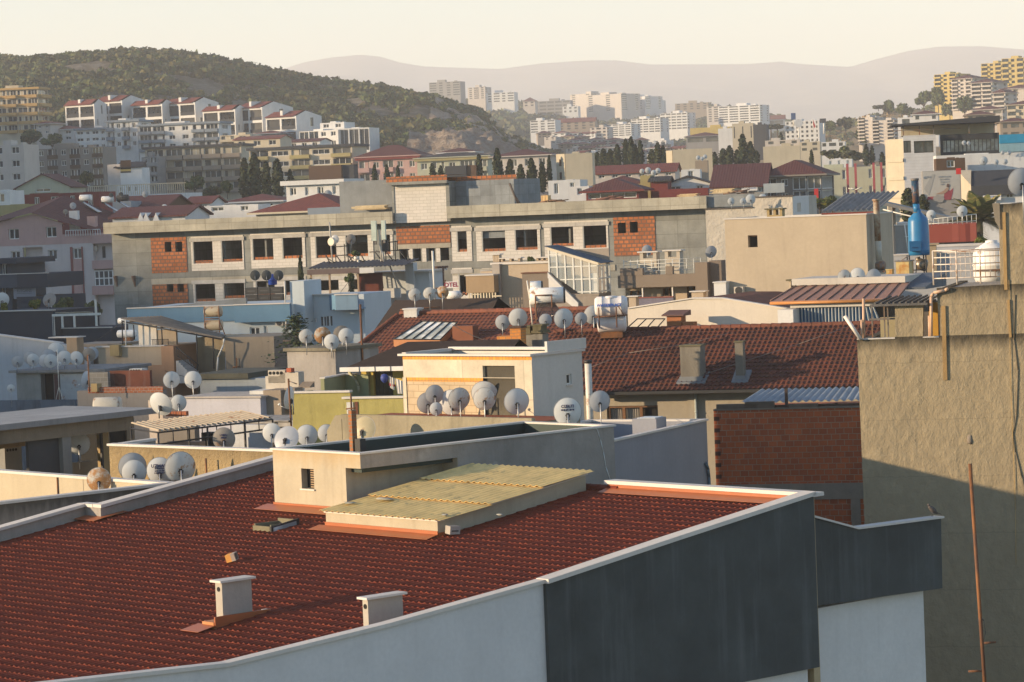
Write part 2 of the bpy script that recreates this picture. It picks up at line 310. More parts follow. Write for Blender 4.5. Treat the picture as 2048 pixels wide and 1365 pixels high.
class Bld:
    def __init__(s,name,label,cat,u,v,Y,yaw,zb=None,group=None,drop=None):
        o=P(u,v,Y); s.O=o; s.zt=o.z; s.yaw=yaw; s.d=Vector((math.cos(R(yaw)),math.sin(R(yaw)),0)); s.b=Vector((-math.sin(R(yaw)),math.cos(R(yaw)),0))
        s.zb = (ground(o.x,o.y)-1 if zb is None else zb) if drop is None else o.z-drop
        s.e=thing(name,label,cat,(o.x,o.y,s.zb),yaw,group); s.u0,s.v0=u,v
    def S(s,u,v,t=0):
        d=ray(u,v); q=s.O+s.b*t; k=(q-EYEP).dot(s.b)/d.dot(s.b); p=EYEP+d*k; return (p-s.O).dot(s.d), p.z
    def T(s,u,v,s0):
        d=ray(u,v); q=s.O+s.d*s0; k=(q-EYEP).dot(s.d)/d.dot(s.d); p=EYEP+d*k; return (p-s.O).dot(s.b), p.z
    def H(s,u,v,z):
        p=PZ(u,v,z); return (p-s.O).dot(s.d),(p-s.O).dot(s.b)
    def W(s,a,t,z): return s.O.xy.to_3d()+s.d*a+s.b*t+Vector((0,0,z))
    def rect(s,u0,v0,u1,v1,t=0):
        a=s.S(u0,(v0+v1)/2,t)[0]; c=s.S(u1,(v0+v1)/2,t)[0]; m=(u0+u1)/2; return (a,s.S(m,v1,t)[1],c,s.S(m,v0,t)[1])
    def rectR(s,u0,v0,u1,v1,s0):
        a=s.T(u0,(v0+v1)/2,s0)[0]; c=s.T(u1,(v0+v1)/2,s0)[0]; m=(u0+u1)/2; return (a,s.T(m,v1,s0)[1],c,s.T(m,v0,s0)[1])
    def w(s,u,v=None): return s.S(u,s.v0-.04*(u-s.u0) if v is None else v)[0]
    def part(s,mb,name,mats,parent=None): 
        return mb.build(name,mats,s.e if parent is None else parent,s.zb)
    def win(s,h,rec=.15,frame=None,pane=None,nx=2,ny=1,fw=.06,side=None,name='window',split=False):
        frame=frame or PAL['frame']; pane=pane or PAL['glass']; a,z0,c,z1=h; mb=MB()
        def bx(m,p,q,r0,r1,za,zb_,mi):
            if side is None: m.box(p,q,r0,r1,za,zb_,mi)
            else: m.box(side-r1,side-r0,p,q,za,zb_,mi)
        r0,r1=rec*.45,rec*.8
        bx(mb,a,c,r0,r1,z0,z0+fw,0); bx(mb,a,c,r0,r1,z1-fw,z1,0); bx(mb,a,a+fw,r0,r1,z0+fw,z1-fw,0); bx(mb,c-fw,c,r0,r1,z0+fw,z1-fw,0)
        for i in range(1,nx): x=a+(c-a)*i/nx; bx(mb,x-fw/2,x+fw/2,r0,r1,z0+fw,z1-fw,0)
        for i in range(1,ny): z=z0+(z1-z0)*i/ny; bx(mb,a+fw,c-fw,r0+.004,r1-.004,z-fw/2,z+fw/2,0)
        if split:
            o=s.part(mb,name,frame); g=MB(); bx(g,a+.01,c-.01,r1-.015,r1-.008,z0+.01,z1-.01,0); s.part(g,'pane',pane,o)
        else:
            bx(mb,a+.01,c-.01,r1-.015,r1-.008,z0+.01,z1-.01,1); o=s.part(mb,name,[frame,pane])
        return o
    def shell(s,W,D,z0,z1,mat,front=(),right=(),left=(),rec=.15,name='wall',roof=True,x0=0,y0=0,mroof=None,mback=None):
        mb=MB(); ms=[mat,mroof or mat]+([mback] if mback else []); kb=2 if mback else None
        mb.wall(x0,y0,1,0,W,z0,z1,front,rec,0,mback=kb); mb.wall(x0+W,y0,0,1,D,z0,z1,right,rec,0,mback=kb); mb.wall(x0+W,y0+D,-1,0,W,z0,z1); mb.wall(x0,y0+D,0,-1,D,z0,z1,[(D-c,b,D-a,d) for a,b,c,d in left],rec,0,mback=kb)
        if roof: mb.face([(x0,y0,z1),(x0+W,y0,z1),(x0+W,y0+D,z1),(x0,y0+D,z1)],1)
        return s.part(mb,name,ms)
    def coping(s,W,D,z,mat,th=.08,ov=.06,wd=.25,x0=0,y0=0,name='coping'):
        mb=MB(); a,b,c,d=x0-ov,x0+W+ov,y0-ov,y0+D+ov; k=wd+ov
        mb.box(a,b,c,c+k,z,z+th); mb.box(a,b,d-k,d,z,z+th); mb.box(a,a+k,c+k,d-k,z,z+th); mb.box(b-k,b,c+k,d-k,z,z+th); return s.part(mb,name,mat)
def hiproof(b,W,D,z,h,mat,ov=.5,ridge=.5,x0=0,y0=0,name='roof',trim=None):
    mb=MB(); a,c,p,q=x0-ov,x0+W+ov,y0-ov,y0+D+ov; 
    if W>=D: i=min((q-p)/2,(c-a)/2*.98)*(.999 if ridge>=.5 else ridge*2); r0,r1=(a+i,(p+q)/2),(c-i,(p+q)/2); fs=[[(a,p),(c,p),r1,r0],[(c,p),(c,q),r1],[(c,q),(a,q),r0,r1],[(a,q),(a,p),r0]]
    else: i=min((c-a)/2,(q-p)/2*.98)*(.999 if ridge>=.5 else ridge*2); r0,r1=((a+c)/2,p+i),((a+c)/2,q-i); fs=[[(a,p),(c,p),r0],[(c,p),(c,q),r1,r0],[(c,q),(a,q),r1],[(a,q),(a,p),r0,r1]]
    up={r0,r1}
    for f in fs: mb.face([(x,y,z+(h if (x,y) in up else 0)) for x,y in f],0)
    mb.box(a,c,p,q,z-.18,z-.004,1); return b.part(mb,name,[mat,trim or mat])
def gable(b,W,D,z,h,mat,wall,axis='y',ov=.35,x0=0,y0=0,peak=.5,name='roof'):
    mb=MB(); g=MB(); th=.15
    if axis=='y':
        m=x0+W*peak; k=h/(W*min(peak,1-peak))*ov
        g.extr([(x0,z),(x0+W,z),(m,z+h)],y0,y0+D)
        mb.extr([(x0-ov,z-h/(W*peak)*ov),(m,z+h),(m,z+h+th),(x0-ov,z-h/(W*peak)*ov+th)],y0-ov,y0+D+ov); mb.extr([(m,z+h),(x0+W+ov,z-h/(W*(1-peak))*ov),(x0+W+ov,z-h/(W*(1-peak))*ov+th),(m,z+h+th)],y0-ov,y0+D+ov)
    else:
        m=y0+D*peak
        n=len(g.v)
        for X,fl in ((x0,1),(x0+W,0)):
            f=[(X,y0,z),(X,y0+D,z),(X,m,z+h)]; g.face(f[::-1] if fl else f,0)
        for (ya,za,yb,zb) in ((y0-ov,z-h/(D*peak)*ov,m,z+h),(y0+D+ov,z-h/(D*(1-peak))*ov,m,z+h)):
            A,B,C_,D_=(x0-ov,ya,za),(x0+W+ov,ya,za),(x0+W+ov,yb,zb),(x0-ov,yb,zb)
            f=[A,B,C_,D_] if ya<yb else [B,A,D_,C_]
            mb.face([(x,y,q+th) for x,y,q in f],0); mb.face(f[::-1],0)
            for i in range(4):
                p,q=f[i],f[(i+1)%4]; mb.face([p,q,(q[0],q[1],q[2]+th),(p[0],p[1],p[2]+th)],0)
    b.part(g,'gable_wall',wall); return b.part(mb,name,mat)
def tilefield(name,o,ud,vd,nd,U,V,mat,parent,poly=None,tw=.2,th=.35,amp=.03,step=.03,su=6,sv=(0,.5,.97,1.0),mats=None):
    u=np.arange(U[0],U[1]+1e-6,tw/su); rows=np.arange(math.floor(V[0]/th),math.ceil(V[1]/th))
    vs=[];hh=[]
    for r in rows:
        for f in sv[:-1]: vs.append((r+f)*th); hh.append(step*(1-f))
    vs=np.array(vs); hh=np.array(hh)
    A,B=np.meshgrid(u,vs,indexing='ij'); Hh=np.broadcast_to(hh,A.shape)
    fr=B/th-np.floor(B/th+1e-6); wv=amp*(.5+.5*np.sin(2*math.pi*A/tw))**1.7*(1-.6*fr)
    rowid=np.floor(B/th+1e-6); j=np.sin(rowid*12.9898+np.floor(A/tw)*78.233)*43758.5453; j=(j-np.floor(j)-.5)*.012
    hgt=wv+Hh+j
    o,ud,vd,nd=[np.array(x,dtype=float) for x in (o,ud,vd,nd)]
    Vt=o+A[...,None]*ud+B[...,None]*vd+hgt[...,None]*nd
    mask=None
    if poly is not None:
        ca=(A[:-1,:-1]+A[1:,1:])/2; cb=(B[:-1,:-1]+B[1:,1:])/2; mask=np.zeros(ca.shape,bool); k=len(poly)
        for i in range(k):
            (x1,y1),(x2,y2)=poly[i],poly[(i+1)%k]
            cond=((y1>cb)!=(y2>cb)); 
            with np.errstate(divide='ignore',invalid='ignore'): xi=(x2-x1)*(cb-y1)/(y2-y1+1e-12)+x1
            mask^=cond&(ca<xi)
    return gridmesh(name,Vt.reshape(-1,3),len(u),len(vs),mat,parent,np.stack([A,B],-1).reshape(-1,2),False,mask)
def corrug(mb,A,B,C_,D_,pitch=.18,amp=.03,th=.012,m=0,n=6):
    A,B,C_,D_=map(Vector,(A,B,C_,D_)); L=(B-A).length; k=max(2,int(L/pitch*n)); nrm=(B-A).cross(D_-A).normalized()
    top=[];bot=[]
    for i in range(k+1):
        f=i/k; h=nrm*amp*math.sin(2*math.pi*f*L/pitch); p=A.lerp(B,f)+h; q=D_.lerp(C_,f)+h; top.append((p+nrm*th,q+nrm*th)); bot.append((p,q))
    for i in range(k):
        mb.face([top[i][0],top[i+1][0],top[i+1][1],top[i][1]],m,True); mb.face([bot[i+1][0],bot[i][0],bot[i][1],bot[i+1][1]],m,True)
        mb.face([bot[i][0],bot[i+1][0],top[i+1][0],top[i][0]],m); mb.face([bot[i+1][1],bot[i][1],top[i][1],top[i+1][1]],m)
    mb.face([bot[0][1],bot[0][0],top[0][0],top[0][1]],m); mb.face([bot[k][0],bot[k][1],top[k][1],top[k][0]],m)
    return mb
def words(txt,size,mat,parent,loc,rot,name='lettering',align='CENTER',ext=.004,bold=0.,sx=1.):
    c=bpy.data.curves.new(name,'FONT'); c.body=txt; c.size=size; c.align_x=align; c.align_y='CENTER'; c.extrude=ext; c.offset=bold; c.resolution_u=2
    t=bpy.data.objects.new('tmp',c); COL.objects.link(t); bpy.context.view_layer.update()
    me=bpy.data.meshes.new_from_object(t.evaluated_get(bpy.context.evaluated_depsgraph_get())); bpy.data.objects.remove(t); me.name=name
    me.materials.clear(); me.materials.append(mat)
    o=bpy.data.objects.new(name,me); COL.objects.link(o); o.location=loc; o.rotation_euler=rot; o.scale=(sx,1,1)
    if parent is not None: o.parent=parent
    return o
GB=[(0,0),(240,0),(300,3),(350,5),(450,10),(600,18),(750,22),(1000,27),(1500,36),(2000,46),(2600,52),(3400,38),(6000,18),(20000,0)]
def ground(x,y): return float(np.interp(y,[a for a,_ in GB],[b for _,b in GB]))
PAL={}
PAL['frame']=paint('white window frame',(.72,.72,.7),.45); PAL['glass']=glass('window glass')
PAL['darkframe']=paint('dark window frame',(.05,.045,.04),.5)
PAL['woodframe']=paint('brown wood frame',(.16,.075,.03),.6)
white=plaster('white render',(.74,.73,.71),.08,.16,.15); whitew=plaster('weathered white wash',(.66,.66,.64),.2,.45,.3)
coping=plaster('pale stone coping',(.70,.66,.61),.12,.1,.12,.7)
cream=plaster('cream render',(.62,.53,.39),.12,.3,.2); beige=plaster('beige spray render',(.54,.45,.335),.1,.28,.25,fs=5)
tan=plaster('tan pebble render',(.43,.35,.24),.22,.5,.6,fs=14); grey=plaster('grey cement render',(.36,.34,.31),.25,.5,.35)
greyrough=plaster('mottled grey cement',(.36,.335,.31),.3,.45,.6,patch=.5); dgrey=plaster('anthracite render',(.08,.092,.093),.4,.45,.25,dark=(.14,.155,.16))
blueg=plaster('lavender grey render',(.30,.31,.35),.12,.2,.15)
metal_g=paint('galvanised metal',(.38,.39,.40),.4,.7); black=paint('black iron',(.02,.02,.022),.55); rusty=paint('rusty iron',(.12,.055,.03),.8,rust=.6); iron=paint('old grey steel',(.16,.15,.14),.6,rust=.45)
whitem=paint('white enamel',(.74,.74,.72),.35,rust=.12); pvc=paint('white plastic pipe',(.72,.69,.62),.4)
darkhole=paint('dark interior',(.012,.012,.012),.95)
def build_ground():
    xs=np.linspace(-2550,2550,103); ys=np.concatenate([np.linspace(-340,1000,53),np.linspace(1050,3400,40),np.linspace(3600,10380,20)])
    A,B=np.meshgrid(xs,ys,indexing='ij'); Z=np.interp(B,[a for a,_ in GB],[b for _,b in GB])
    m=earth('town ground',((.16,.15,.13),(.22,.19,.15),(.12,.12,.10)),.03)
    tag(gridmesh('ground',np.stack([A,B,Z],-1).reshape(-1,3),len(xs),len(ys),m,smooth=True),kind='structure')
build_ground()
def dish_meshes(kind,mat,rim,ell=1.06):
    out={}
    mb=MB(); N=28; rings=[0,.14,.26,.36,.44,.49,.5]; 
    def pt(r,i,off=0): 
        a=2*math.pi*i/N; return (r*math.cos(a), -.115*(1-(r/.5)**2)+off, r*ell*math.sin(a))
    base=len(mb.v)
    for r in rings[1:]:
        for i in range(N): mb.v.append(pt(r,i))
    c=len(mb.v); mb.v.append((0,-.115,0))
    for i in range(N):
        j=(i+1)%N; mb.f.append((c,base+i,base+j)); mb.m.append(0); mb.sm.append(True)
        for k in range(len(rings)-2):
            mb.f.append((base+k*N+i,base+(k+1)*N+i,base+(k+1)*N+j,base+k*N+j)); mb.m.append(0); mb.sm.append(True)
    fb=len(mb.v)
    for r in rings[1:]:
        for i in range(N): mb.v.append(pt(r*.985,i,.012))
    c2=len(mb.v); mb.v.append((0,-.103,0)); e=(len(rings)-2)*N
    for i in range(N):
        j=(i+1)%N; mb.f.append((c2,fb+j,fb+i)); mb.m.append(0); mb.sm.append(True)
        for k in range(len(rings)-2):
            mb.f.append((fb+k*N+j,fb+(k+1)*N+j,fb+(k+1)*N+i,fb+k*N+i)); mb.m.append(0); mb.sm.append(True)
        mb.f.append((base+e+i,fb+e+i,fb+e+j,base+e+j)); mb.m.append(1); mb.sm.append(False)
    for i in range(N):
        a0,a1=2*math.pi*i/N,2*math.pi*(i+1)/N; mb.tube((.5*math.cos(a0),0,.5*ell*math.sin(a0)),(.5*math.cos(a1),0,.5*ell*math.sin(a1)),.009,4,1,caps=False)
    return mb
dish_white=paint('dish white enamel',(.58,.60,.61),.4,var=.1); dish_rust=paint('dish enamel with rust',(.58,.58,.56),.5,rust=.22,rustcol=(.34,.15,.03),rs=3.2); dish_veryrust=paint('dish enamel badly rusted',(.6,.58,.52),.5,rust=.75,rustcol=(.40,.17,.03),rs=2.6)
dish_gold=paint('dish ochre enamel',(.42,.36,.22),.45,rust=.12); dish_dark=paint('dish dark mesh',(.05,.055,.055),.6); dish_grey=paint('dish grey enamel',(.38,.40,.43),.45); dish_brown=paint('dish brown grey',(.28,.25,.22),.5,rust=.2)
PROTO={}
def dish_proto(key,mat,ell):
    r=thing('satellite_dish','x','satellite dish'); 
    dish_meshes(key,mat,None,ell).build('reflector',[mat,paint('dish rim',(.34,.35,.35),.5)],r)
    b=MB(); b.box(-.085,.085,-.155,-.125,-.10,-.07); b.box(-.065,.065,-.15,-.12,-.26,-.235); b.box(-.035,.035,-.19,-.10,-.24,-.09); b.tube((-.08,-.14,-.085),(-.03,-.17,-.2),.012,5); b.tube((.08,-.14,-.085),(.03,-.17,-.2),.012,5); b.tube((.0,-.2,-.13),(.07,-.2,-.13),.012,5); b.box(-.05,.05,-.135,-.1,-.1,-.02); b.build('bracket',black,r)
    a=MB(); a.tube((0,.02,-.5*ell),(0,.48,-.40),.014,6); f=a.build('feed_arm',metal_g,r)
    h=MB(); h.lathe([(.02,-.04),(.045,-.03),(.05,.02),(.03,.08)],8,(0,.48,-.38),(0,-.6,.6)); h.build('feed_horn',whitem,f)
    p=MB(); p.tube((0,-.2,-1.),(0,-.2,-.08),.026,8); p.build('mast',metal_g,r)
    PROTO[key]=r; return r
DISHES=[]
def dish(u,v,wpx,Y,label,kind='w',turn=0,tilt=14,mast=.75,group='satellite dishes on the rooftops',roll=0,text=None):
    key=(kind,wpx>9)
    mats={'w':dish_white,'r':dish_rust,'R':dish_veryrust,'g':dish_gold,'d':dish_dark,'y':dish_grey,'b':dish_brown}
    D=wpx*Y/FPX/max(.5,math.cos(R(abs(turn))))
    first=kind not in PROTO
    r0=PROTO.get(kind) or dish_proto(kind,mats[kind],1.05)
    c=P(u,v,Y)
    r=r0 if first else dup(r0,(0,0,0))
    r.location=c; r.scale=(D,D,D); r.rotation_euler=(R(tilt),R(roll),R(turn)); r['label']=label; r['group']=group
    for ch in r.children:
        if ch.name.startswith('mast'):
            ch.rotation_euler=(-R(tilt),0,0); k=mast/D; ch.scale=(1,1,max(.3,k)); 
    if text:
        for (tx,sz,dz) in text: words(tx,sz,paint('blue print',(.03,.04,.12),.6),r,(0,-.128,dz),(R(90),0,0),ext=.012,bold=.004)
    DISHES.append((u,v,Y)); return r
yN=-47.965
N=Bld('apartment_house','near apartment house with a big red metal tile roof and anthracite gable wall','house',545,900,81.022,yN,zb=0)
tanA=math.tan(R(7.7))
def roofz(t): return 13.95+tanA*t
def roofhit(u,v,off=0.):
    d=ray(u,v); O=N.O; z0=13.95+off
    k=(z0-tanA*(O.xy.to_3d().dot(N.b))-EYE)/(d.z-tanA*d.dot(N.b)); p=EYEP+d*k; q=p-O; return q.dot(N.d),q.dot(N.b),p.z
S1,TR=16.1,3.75
redm=tiles('red metal tile',(.185,.034,.013),(.14,.027,.012),(.08,.015,.009),.19,.36,.7,wash=.35,spec=.15)
flash=paint('red lacquered flashing',(.33,.095,.03),.42,var=.1)
def near_house():
    ca=math.cos(math.atan(tanA)); sa=math.sin(math.atan(tanA))
    tilefield('roof',(0,0,13.95-N.zb),(1,0,0),(0,ca,sa),(0,-sa,ca),(-5.6,S1-.1),(-24,TR/ca+.05),redm,N.e,tw=.19,th=.36,amp=.045,step=.0015,su=9)
    tp=[N.T(u,v,S1+.12) for u,v in ((1627,984),(1360,1071),(1092,1160),(780,1247),(460,1326),(100,1366))]
    tp.append((tp[-1][0]-8,tp[-1][1]+ (tp[-1][1]-tp[-2][1])/(tp[-1][0]-tp[-2][0])*-8))
    print('verge',[(round(a,2),round(b,2),round(b-roofz(a),2)) for a,b in tp])
    def ribbon(pts,s0,s1,zt,zb_,m,name,mat,floor=None):
        mb=MB()
        for (t0,z0),(t1,z1) in zip(pts,pts[1:]):
            q=[(s0,t1),(s1,t1),(s1,t0),(s0,t0)]; a=floor if floor is not None else None
            mb.prism(q,[a if a is not None else z1+zb_,a if a is not None else z1+zb_,a if a is not None else z0+zb_,a if a is not None else z0+zb_],[z1+zt,z1+zt,z0+zt,z0+zt])
        return N.part(mb,name,mat)
    seam=tp[2][0]
    ribbon(tp[2:],S1-.08,S1+.02,-.09,0,0,'wall',plaster('white gable render',(.70,.70,.70),.1,.1,.15,dark=(.25,.25,.27)),floor=0)
    zb1=N.T(1637,1335,S1+.12)[1]
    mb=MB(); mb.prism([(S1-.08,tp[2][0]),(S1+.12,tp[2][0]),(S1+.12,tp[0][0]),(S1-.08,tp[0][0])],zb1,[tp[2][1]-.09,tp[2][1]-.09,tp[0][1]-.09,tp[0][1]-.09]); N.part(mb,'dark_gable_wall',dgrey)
    mb=MB(); mb.box(S1-.4,S1-.05,tp[2][0],tp[0][0]-.25,0,zb1-.01); N.part(mb,'lower_wall',white)
    ribbon(tp[2:],S1-.2,S1+.1,0,-.08,0,'coping',coping); ribbon(tp[:3],S1-.2,S1+.2,.015,-.085,0,'coping',coping)
    s0=N.S(1218,965,TR)[0]; zt=N.S(1218,968,TR)[1]
    mb=MB(); mb.box(s0,S1-.05,TR,TR+.22,0,zt); N.part(mb,'back_parapet',plaster('yellowish parapet',(.50,.40,.24),.25,.4,.3))
    mb=MB(); mb.box(s0-.12,S1+.2,TR-.07,TR+.3,zt,zt+.09); N.part(mb,'coping',coping)
    fl=MB(); fl.prism([(s0,TR-.05),(S1-.25,TR-.05),(S1-.25,TR-.004),(s0,TR-.004)],roofz(TR)-.1,roofz(TR)+.16); fl.prism([(s0,TR-.42),(S1-.25,TR-.42),(S1-.25,TR-.04),(s0,TR-.04)],[roofz(TR-.42)+.045,roofz(TR-.42)+.045,roofz(TR)+.08,roofz(TR)+.08],[roofz(TR-.42)+.052,roofz(TR-.42)+.052,roofz(TR)+.088,roofz(TR)+.088]); N.part(fl,'flashing',flash)
    mb=MB(); a=N.S(545,935,TR)[0]
    for k in range(40):
        x=-4.5+k*.36
        if x>s0+.1: break
        mb.lathe([(.085,0),(.12,.02),(.12,.36),(.13,.38)],10,(x,TR,roofz(TR)+.02),(1,0,0))
    N.part(mb,'ridge_cap',redm)
    mb=MB(); mb.box(-4.6,s0,TR+.05,TR+.25,0,roofz(TR)-.05); mb.prism([(s0-3,TR+.25),(S1-1.,TR+.25),(S1-1.,TR+1.2),(s0-3,TR+1.2)],0,[12.6]*4); N.part(mb,'rear_wall',grey)
    e=[N.T(u,v,-4.62) for u,v in ((505,925),(215,1011))]; f=[N.T(u,v,-5.35) for u,v in ((185,1004),(0,1051))]
    print('left',[(round(a,2),round(b-roofz(a),2)) for a,b in e+f])
    za=lambda t:roofz(t)+.30
    mb=MB(); t0,t1=e[1][0],TR+.3
    mb.prism([(-4.86,t0),(-4.64,t0),(-4.64,t1),(-4.86,t1)],0,[za(t0),za(t0),za(t1),za(t1)]); tq=t0-14
    mb.prism([(-5.6,t0-.22),(-4.64,t0-.22),(-4.64,t0-.004),(-5.6,t0-.004)],0,za(t0)-.004); mb.prism([(-5.62,tq),(-5.4,tq),(-5.4,t0-.2),(-5.62,t0-.2)],0,[za(tq),za(tq),za(t0),za(t0)]); N.part(mb,'left_parapet',greyrough)
    mb=MB(); mb.prism([(-4.95,t0-.26),(-4.56,t0-.26),(-4.56,t1),(-4.95,t1)],[za(t0)]*2+[za(t1)]*2,[za(t0)+.09]*2+[za(t1)+.09]*2)
    mb.prism([(-5.7,t0-.27),(-4.96,t0-.27),(-4.96,t0+.05),(-5.7,t0+.05)],za(t0)-.003,za(t0)+.085); mb.prism([(-5.7,tq),(-5.32,tq),(-5.32,t0-.28),(-5.7,t0-.28)],[za(tq)]*2+[za(t0)]*2,[za(tq)+.09]*2+[za(t0)+.08]*2); N.part(mb,'coping',coping)
    mb=MB(); zz=roofz(t0-.5)+.05; mb.prism([(-5.4,t0-.62),(-4.4,t0-.62),(-4.4,t0-.2),(-5.4,t0-.2)],[zz]*2+[zz+.07]*2,[zz+.008]*2+[zz+.078]*2); mb.prism([(-4.62,t0-.2),(-4.4,t0-.2),(-4.4,t0+.5),(-4.62,t0+.5)],[zz+.07]*2+[zz+.16]*2,[zz+.078]*2+[zz+.168]*2); N.part(mb,'flashing',flash)
    def chimney(u,v,w1,w2,h,curb):
        s,t,z=roofhit(u,v,.05); mb=MB(); mb.box(s-w1,s,t,t+w2,z-.3,z+h)
        o=N.part(mb,'chimney',plaster('chimney render',(.45,.42,.37),.18,.3,.25)); c=MB(); c.box(s-w1-.07,s+.09,t-.1,t+w2+.07,z+h,z+h+.05); N.part(c,'cap',coping,o)
        hm=MB(); hm.lathe([(.055,0),(.055,.012)],12,(s-w1*.5,t-.012,z+h-.16),(0,1,0)); N.part(hm,'flue_hole',darkhole,o)
        if curb:
            k=MB(); k.box(s-w1-.12,s+.06,t-.32,t+w2+.35,z-.25,z+.06); N.part(k,'curb',paint('terracotta curb',(.42,.17,.06),.6),o)
            k=MB(); zz=roofz(t-.75)+.05; k.prism([(s-w1-.3,t-.8),(s+.12,t-.8),(s+.12,t-.3),(s-w1-.3,t-.3)],[zz]*2+[zz+.09]*2,[zz+.01]*2+[zz+.1]*2); k.box(s+.06,s+.1,t-.3,t+w2+.45,z-.2,z+.07+tanA*w2); N.part(k,'flashing',flash,o)
            k=MB(); k.box(s-.15,s-.02,t+w2+.36,t+w2+.5,z,z+.16); N.part(k,'stone',coping,o)
    chimney(447,1247,.25,.83,.92,True); chimney(738,1262,.18,.98,.68,False)
    s,t,z=roofhit(540,1058,.08); hx,hy=.62,.78; mb=MB(); mb.box(s-hx,s,t,t+hy,z-.1,z+.012); o=N.part(mb,'roof_hatch',darkhole)
    fr=MB(); fr.box(s-hx-.05,s+.05,t-.05,t,z-.1,z+.06); fr.box(s-hx-.05,s+.05,t+hy,t+hy+.05,z-.1,z+.17); fr.box(s-hx-.05,s-hx,t,t+hy,z-.1,z+.1); fr.box(s,s+.05,t,t+hy,z-.1,z+.1); N.part(fr,'frame',plaster('hatch frame',(.2,.18,.12),.3,.3),o)
    ls=MB(); X=s+.07; ls.prism([(X,t-.05),(X+.05,t-.05),(X+.05,t+hy+.1),(X,t+hy+.1)],z-.12,[z+.05,z+.05,z+.2,z+.2]); ls.face([(X+.052,t+.02,z-.07),(X+.052,t+hy,z-.0),(X+.052,t+hy,z+.13),(X+.052,t+.02,z+.03)],1); N.part(ls,'lid',[black,glass('hatch glass',(.25,.29,.31),.2)],o)
    w_=N.S(720,910)[0]; L=9.24; zr=15.5; band=.37; w2=N.S(692,960)[0]; tp0=N.T(915,918,w_)[0]; th=.2
    zlo=13.0
    hole=N.rect(603,938,628,978); stm=plaster('ochre stained cement render',(.50,.44,.33),.2,.35,.3,top=(15.0,15.5,.9,.45,(.36,.22,.07)))
    mb=MB(); mb.wall(0,0,1,0,w2,zlo,zr-band,[hole],.22); mb.wall(0,0,1,0,w_,zr-band,zr); mb.face([(w2,0,zr-band),(w_,0,zr-band),(w_,tp0,zr-band),(w2,tp0,zr-band)][::-1])
    mb.wall(w2,0,0,1,tp0,zlo,zr-band); mb.wall(0,L,0,-1,L,zlo,zr); mb.wall(w_,L,-1,0,w_,zlo,zr); mb.wall(w2,tp0,1,0,w_-w2,zlo,zr-band)
    side=MB(); side.wall(w_,0,0,1,tp0,zr-band,zr); side.wall(w_,tp0,0,1,L-tp0,zlo,zr)
    inn=MB(); ih=.5
    for (x0,y0,dx,dy,W) in ((th,L-th,1,0,w_-2*th),(w_-th,th,-1,0,w_-2*th),(th,th,0,1,L-2*th),(w_-th,L-th,0,-1,L-2*th)): inn.wall(x0,y0,dx,dy,W,zr-ih,zr)
    inn.face([(th,th,zr-ih),(w_-th,th,zr-ih),(w_-th,L-th,zr-ih),(th,L-th,zr-ih)])
    o=N.part(mb,'stair_tower',stm); N.part(side,'side_wall',greyrough,o); N.part(inn,'roof_basin',paint('green bitumen lining',(.012,.03,.028),.6),o)
    c=MB(); ov=.05
    c.box(-ov,w_+ov,-ov,th,zr,zr+.05); c.box(-ov,w_+ov,L-th,L+ov,zr,zr+.05); c.box(-ov,th,th,L-th,zr,zr+.05); c.box(w_-th,w_+ov,th,L-th,zr,zr+.05); N.part(c,'coping',coping,o)
    a,z0,b_,z1=hole; lv=MB(); k=8
    for i in range(k):
        z=z0+.03+(z1-z0-.03)*i/k; lv.prism([(a+(b_-a)*.5,.10),(b_,.06),(b_,.085),(a+(b_-a)*.5,.125)],z,z+.03)
    lv.box(a,b_,.2,.215,z0,z1,1); lv.box(a-.03,b_+.04,-.05,.2,z0-.04,z0-.002,2); N.part(lv,'louvre_window',[paint('wood louvre',(.30,.2,.11),.7),darkhole,coping],o)
    x,y=N.H(688,896,zr); pm=MB(); pm.box(x-.07,x+.07,y+.25,y+.42,zr-.5,zr+1.0); pm.tube((x-.02,y+.33,zr+.9),(x-.02,y+.33,zr+1.45),.025,6,1); pm.tube((x-.25,y+.33,zr+1.02),(x+.16,y+.33,zr+1.06),.02,5,1); N.part(pm,'brick_post',[bricks('post brick',(.34,.13,.05),(.25,.1,.05),(.2,.17,.13),.2,.1),rusty],o)
    pm=MB(); pm.box(x+.1,x+.32,y+.3,y+.5,zr-.5,zr+.22); N.part(pm,'vent_box',black,o)
    pm=MB(); pts=[(w_+.012,t_,z_) for t_,z_ in [N.T(u,v,w_+.012) for u,v in ((1193,856),(1201,880),(1207,905),(1212,935),(1221,962))]]; pm.path(pts,.012,5); N.part(pm,'cable',whitem,o)
    off=.47
    A=roofhit(650,1018,off); B=roofhit(880,1041,off); C_=roofhit(1168,943,off); sx=B[0]; s_l=A[0]; tf=B[1]; tb=C_[1]
    gr=paint('greenish fibreglass sheet',(.82,.58,.22),.55,var=.25,rust=.1,rustcol=(.42,.32,.14))
    mb=MB(); zf=lambda t,o_=off:roofz(t)+o_
    n3=3; ts=[tf+(tb-tf)*k/n3 for k in range(n3+1)]
    for k in range(n3):
        ta,tb_=ts[k]-(.12 if k else 0),ts[k+1]; up=.03*(n3-1-k)*0+.025*k
        corrug(mb,(s_l,ta,zf(ta)+up),(sx,ta,zf(ta)+up),(sx,tb_,zf(tb_)+up-.02),(s_l,tb_,zf(tb_)+up-.02),.24,.021,.006)
    N.part(mb,'canopy',gr)
    dm=MB()
    for (u,v,sz) in ((700,1006,.22),(770,998,.3),(1000,1030,.12),(890,1030,.1)):
        q=roofhit(u,v,off+.06); dm.blob((q[0],q[1],q[2]),sz,sz*.5,.03,0,.3)
    N.part(dm,'loose_scraps',plaster('torn felt',(.35,.36,.33),.4,.5))
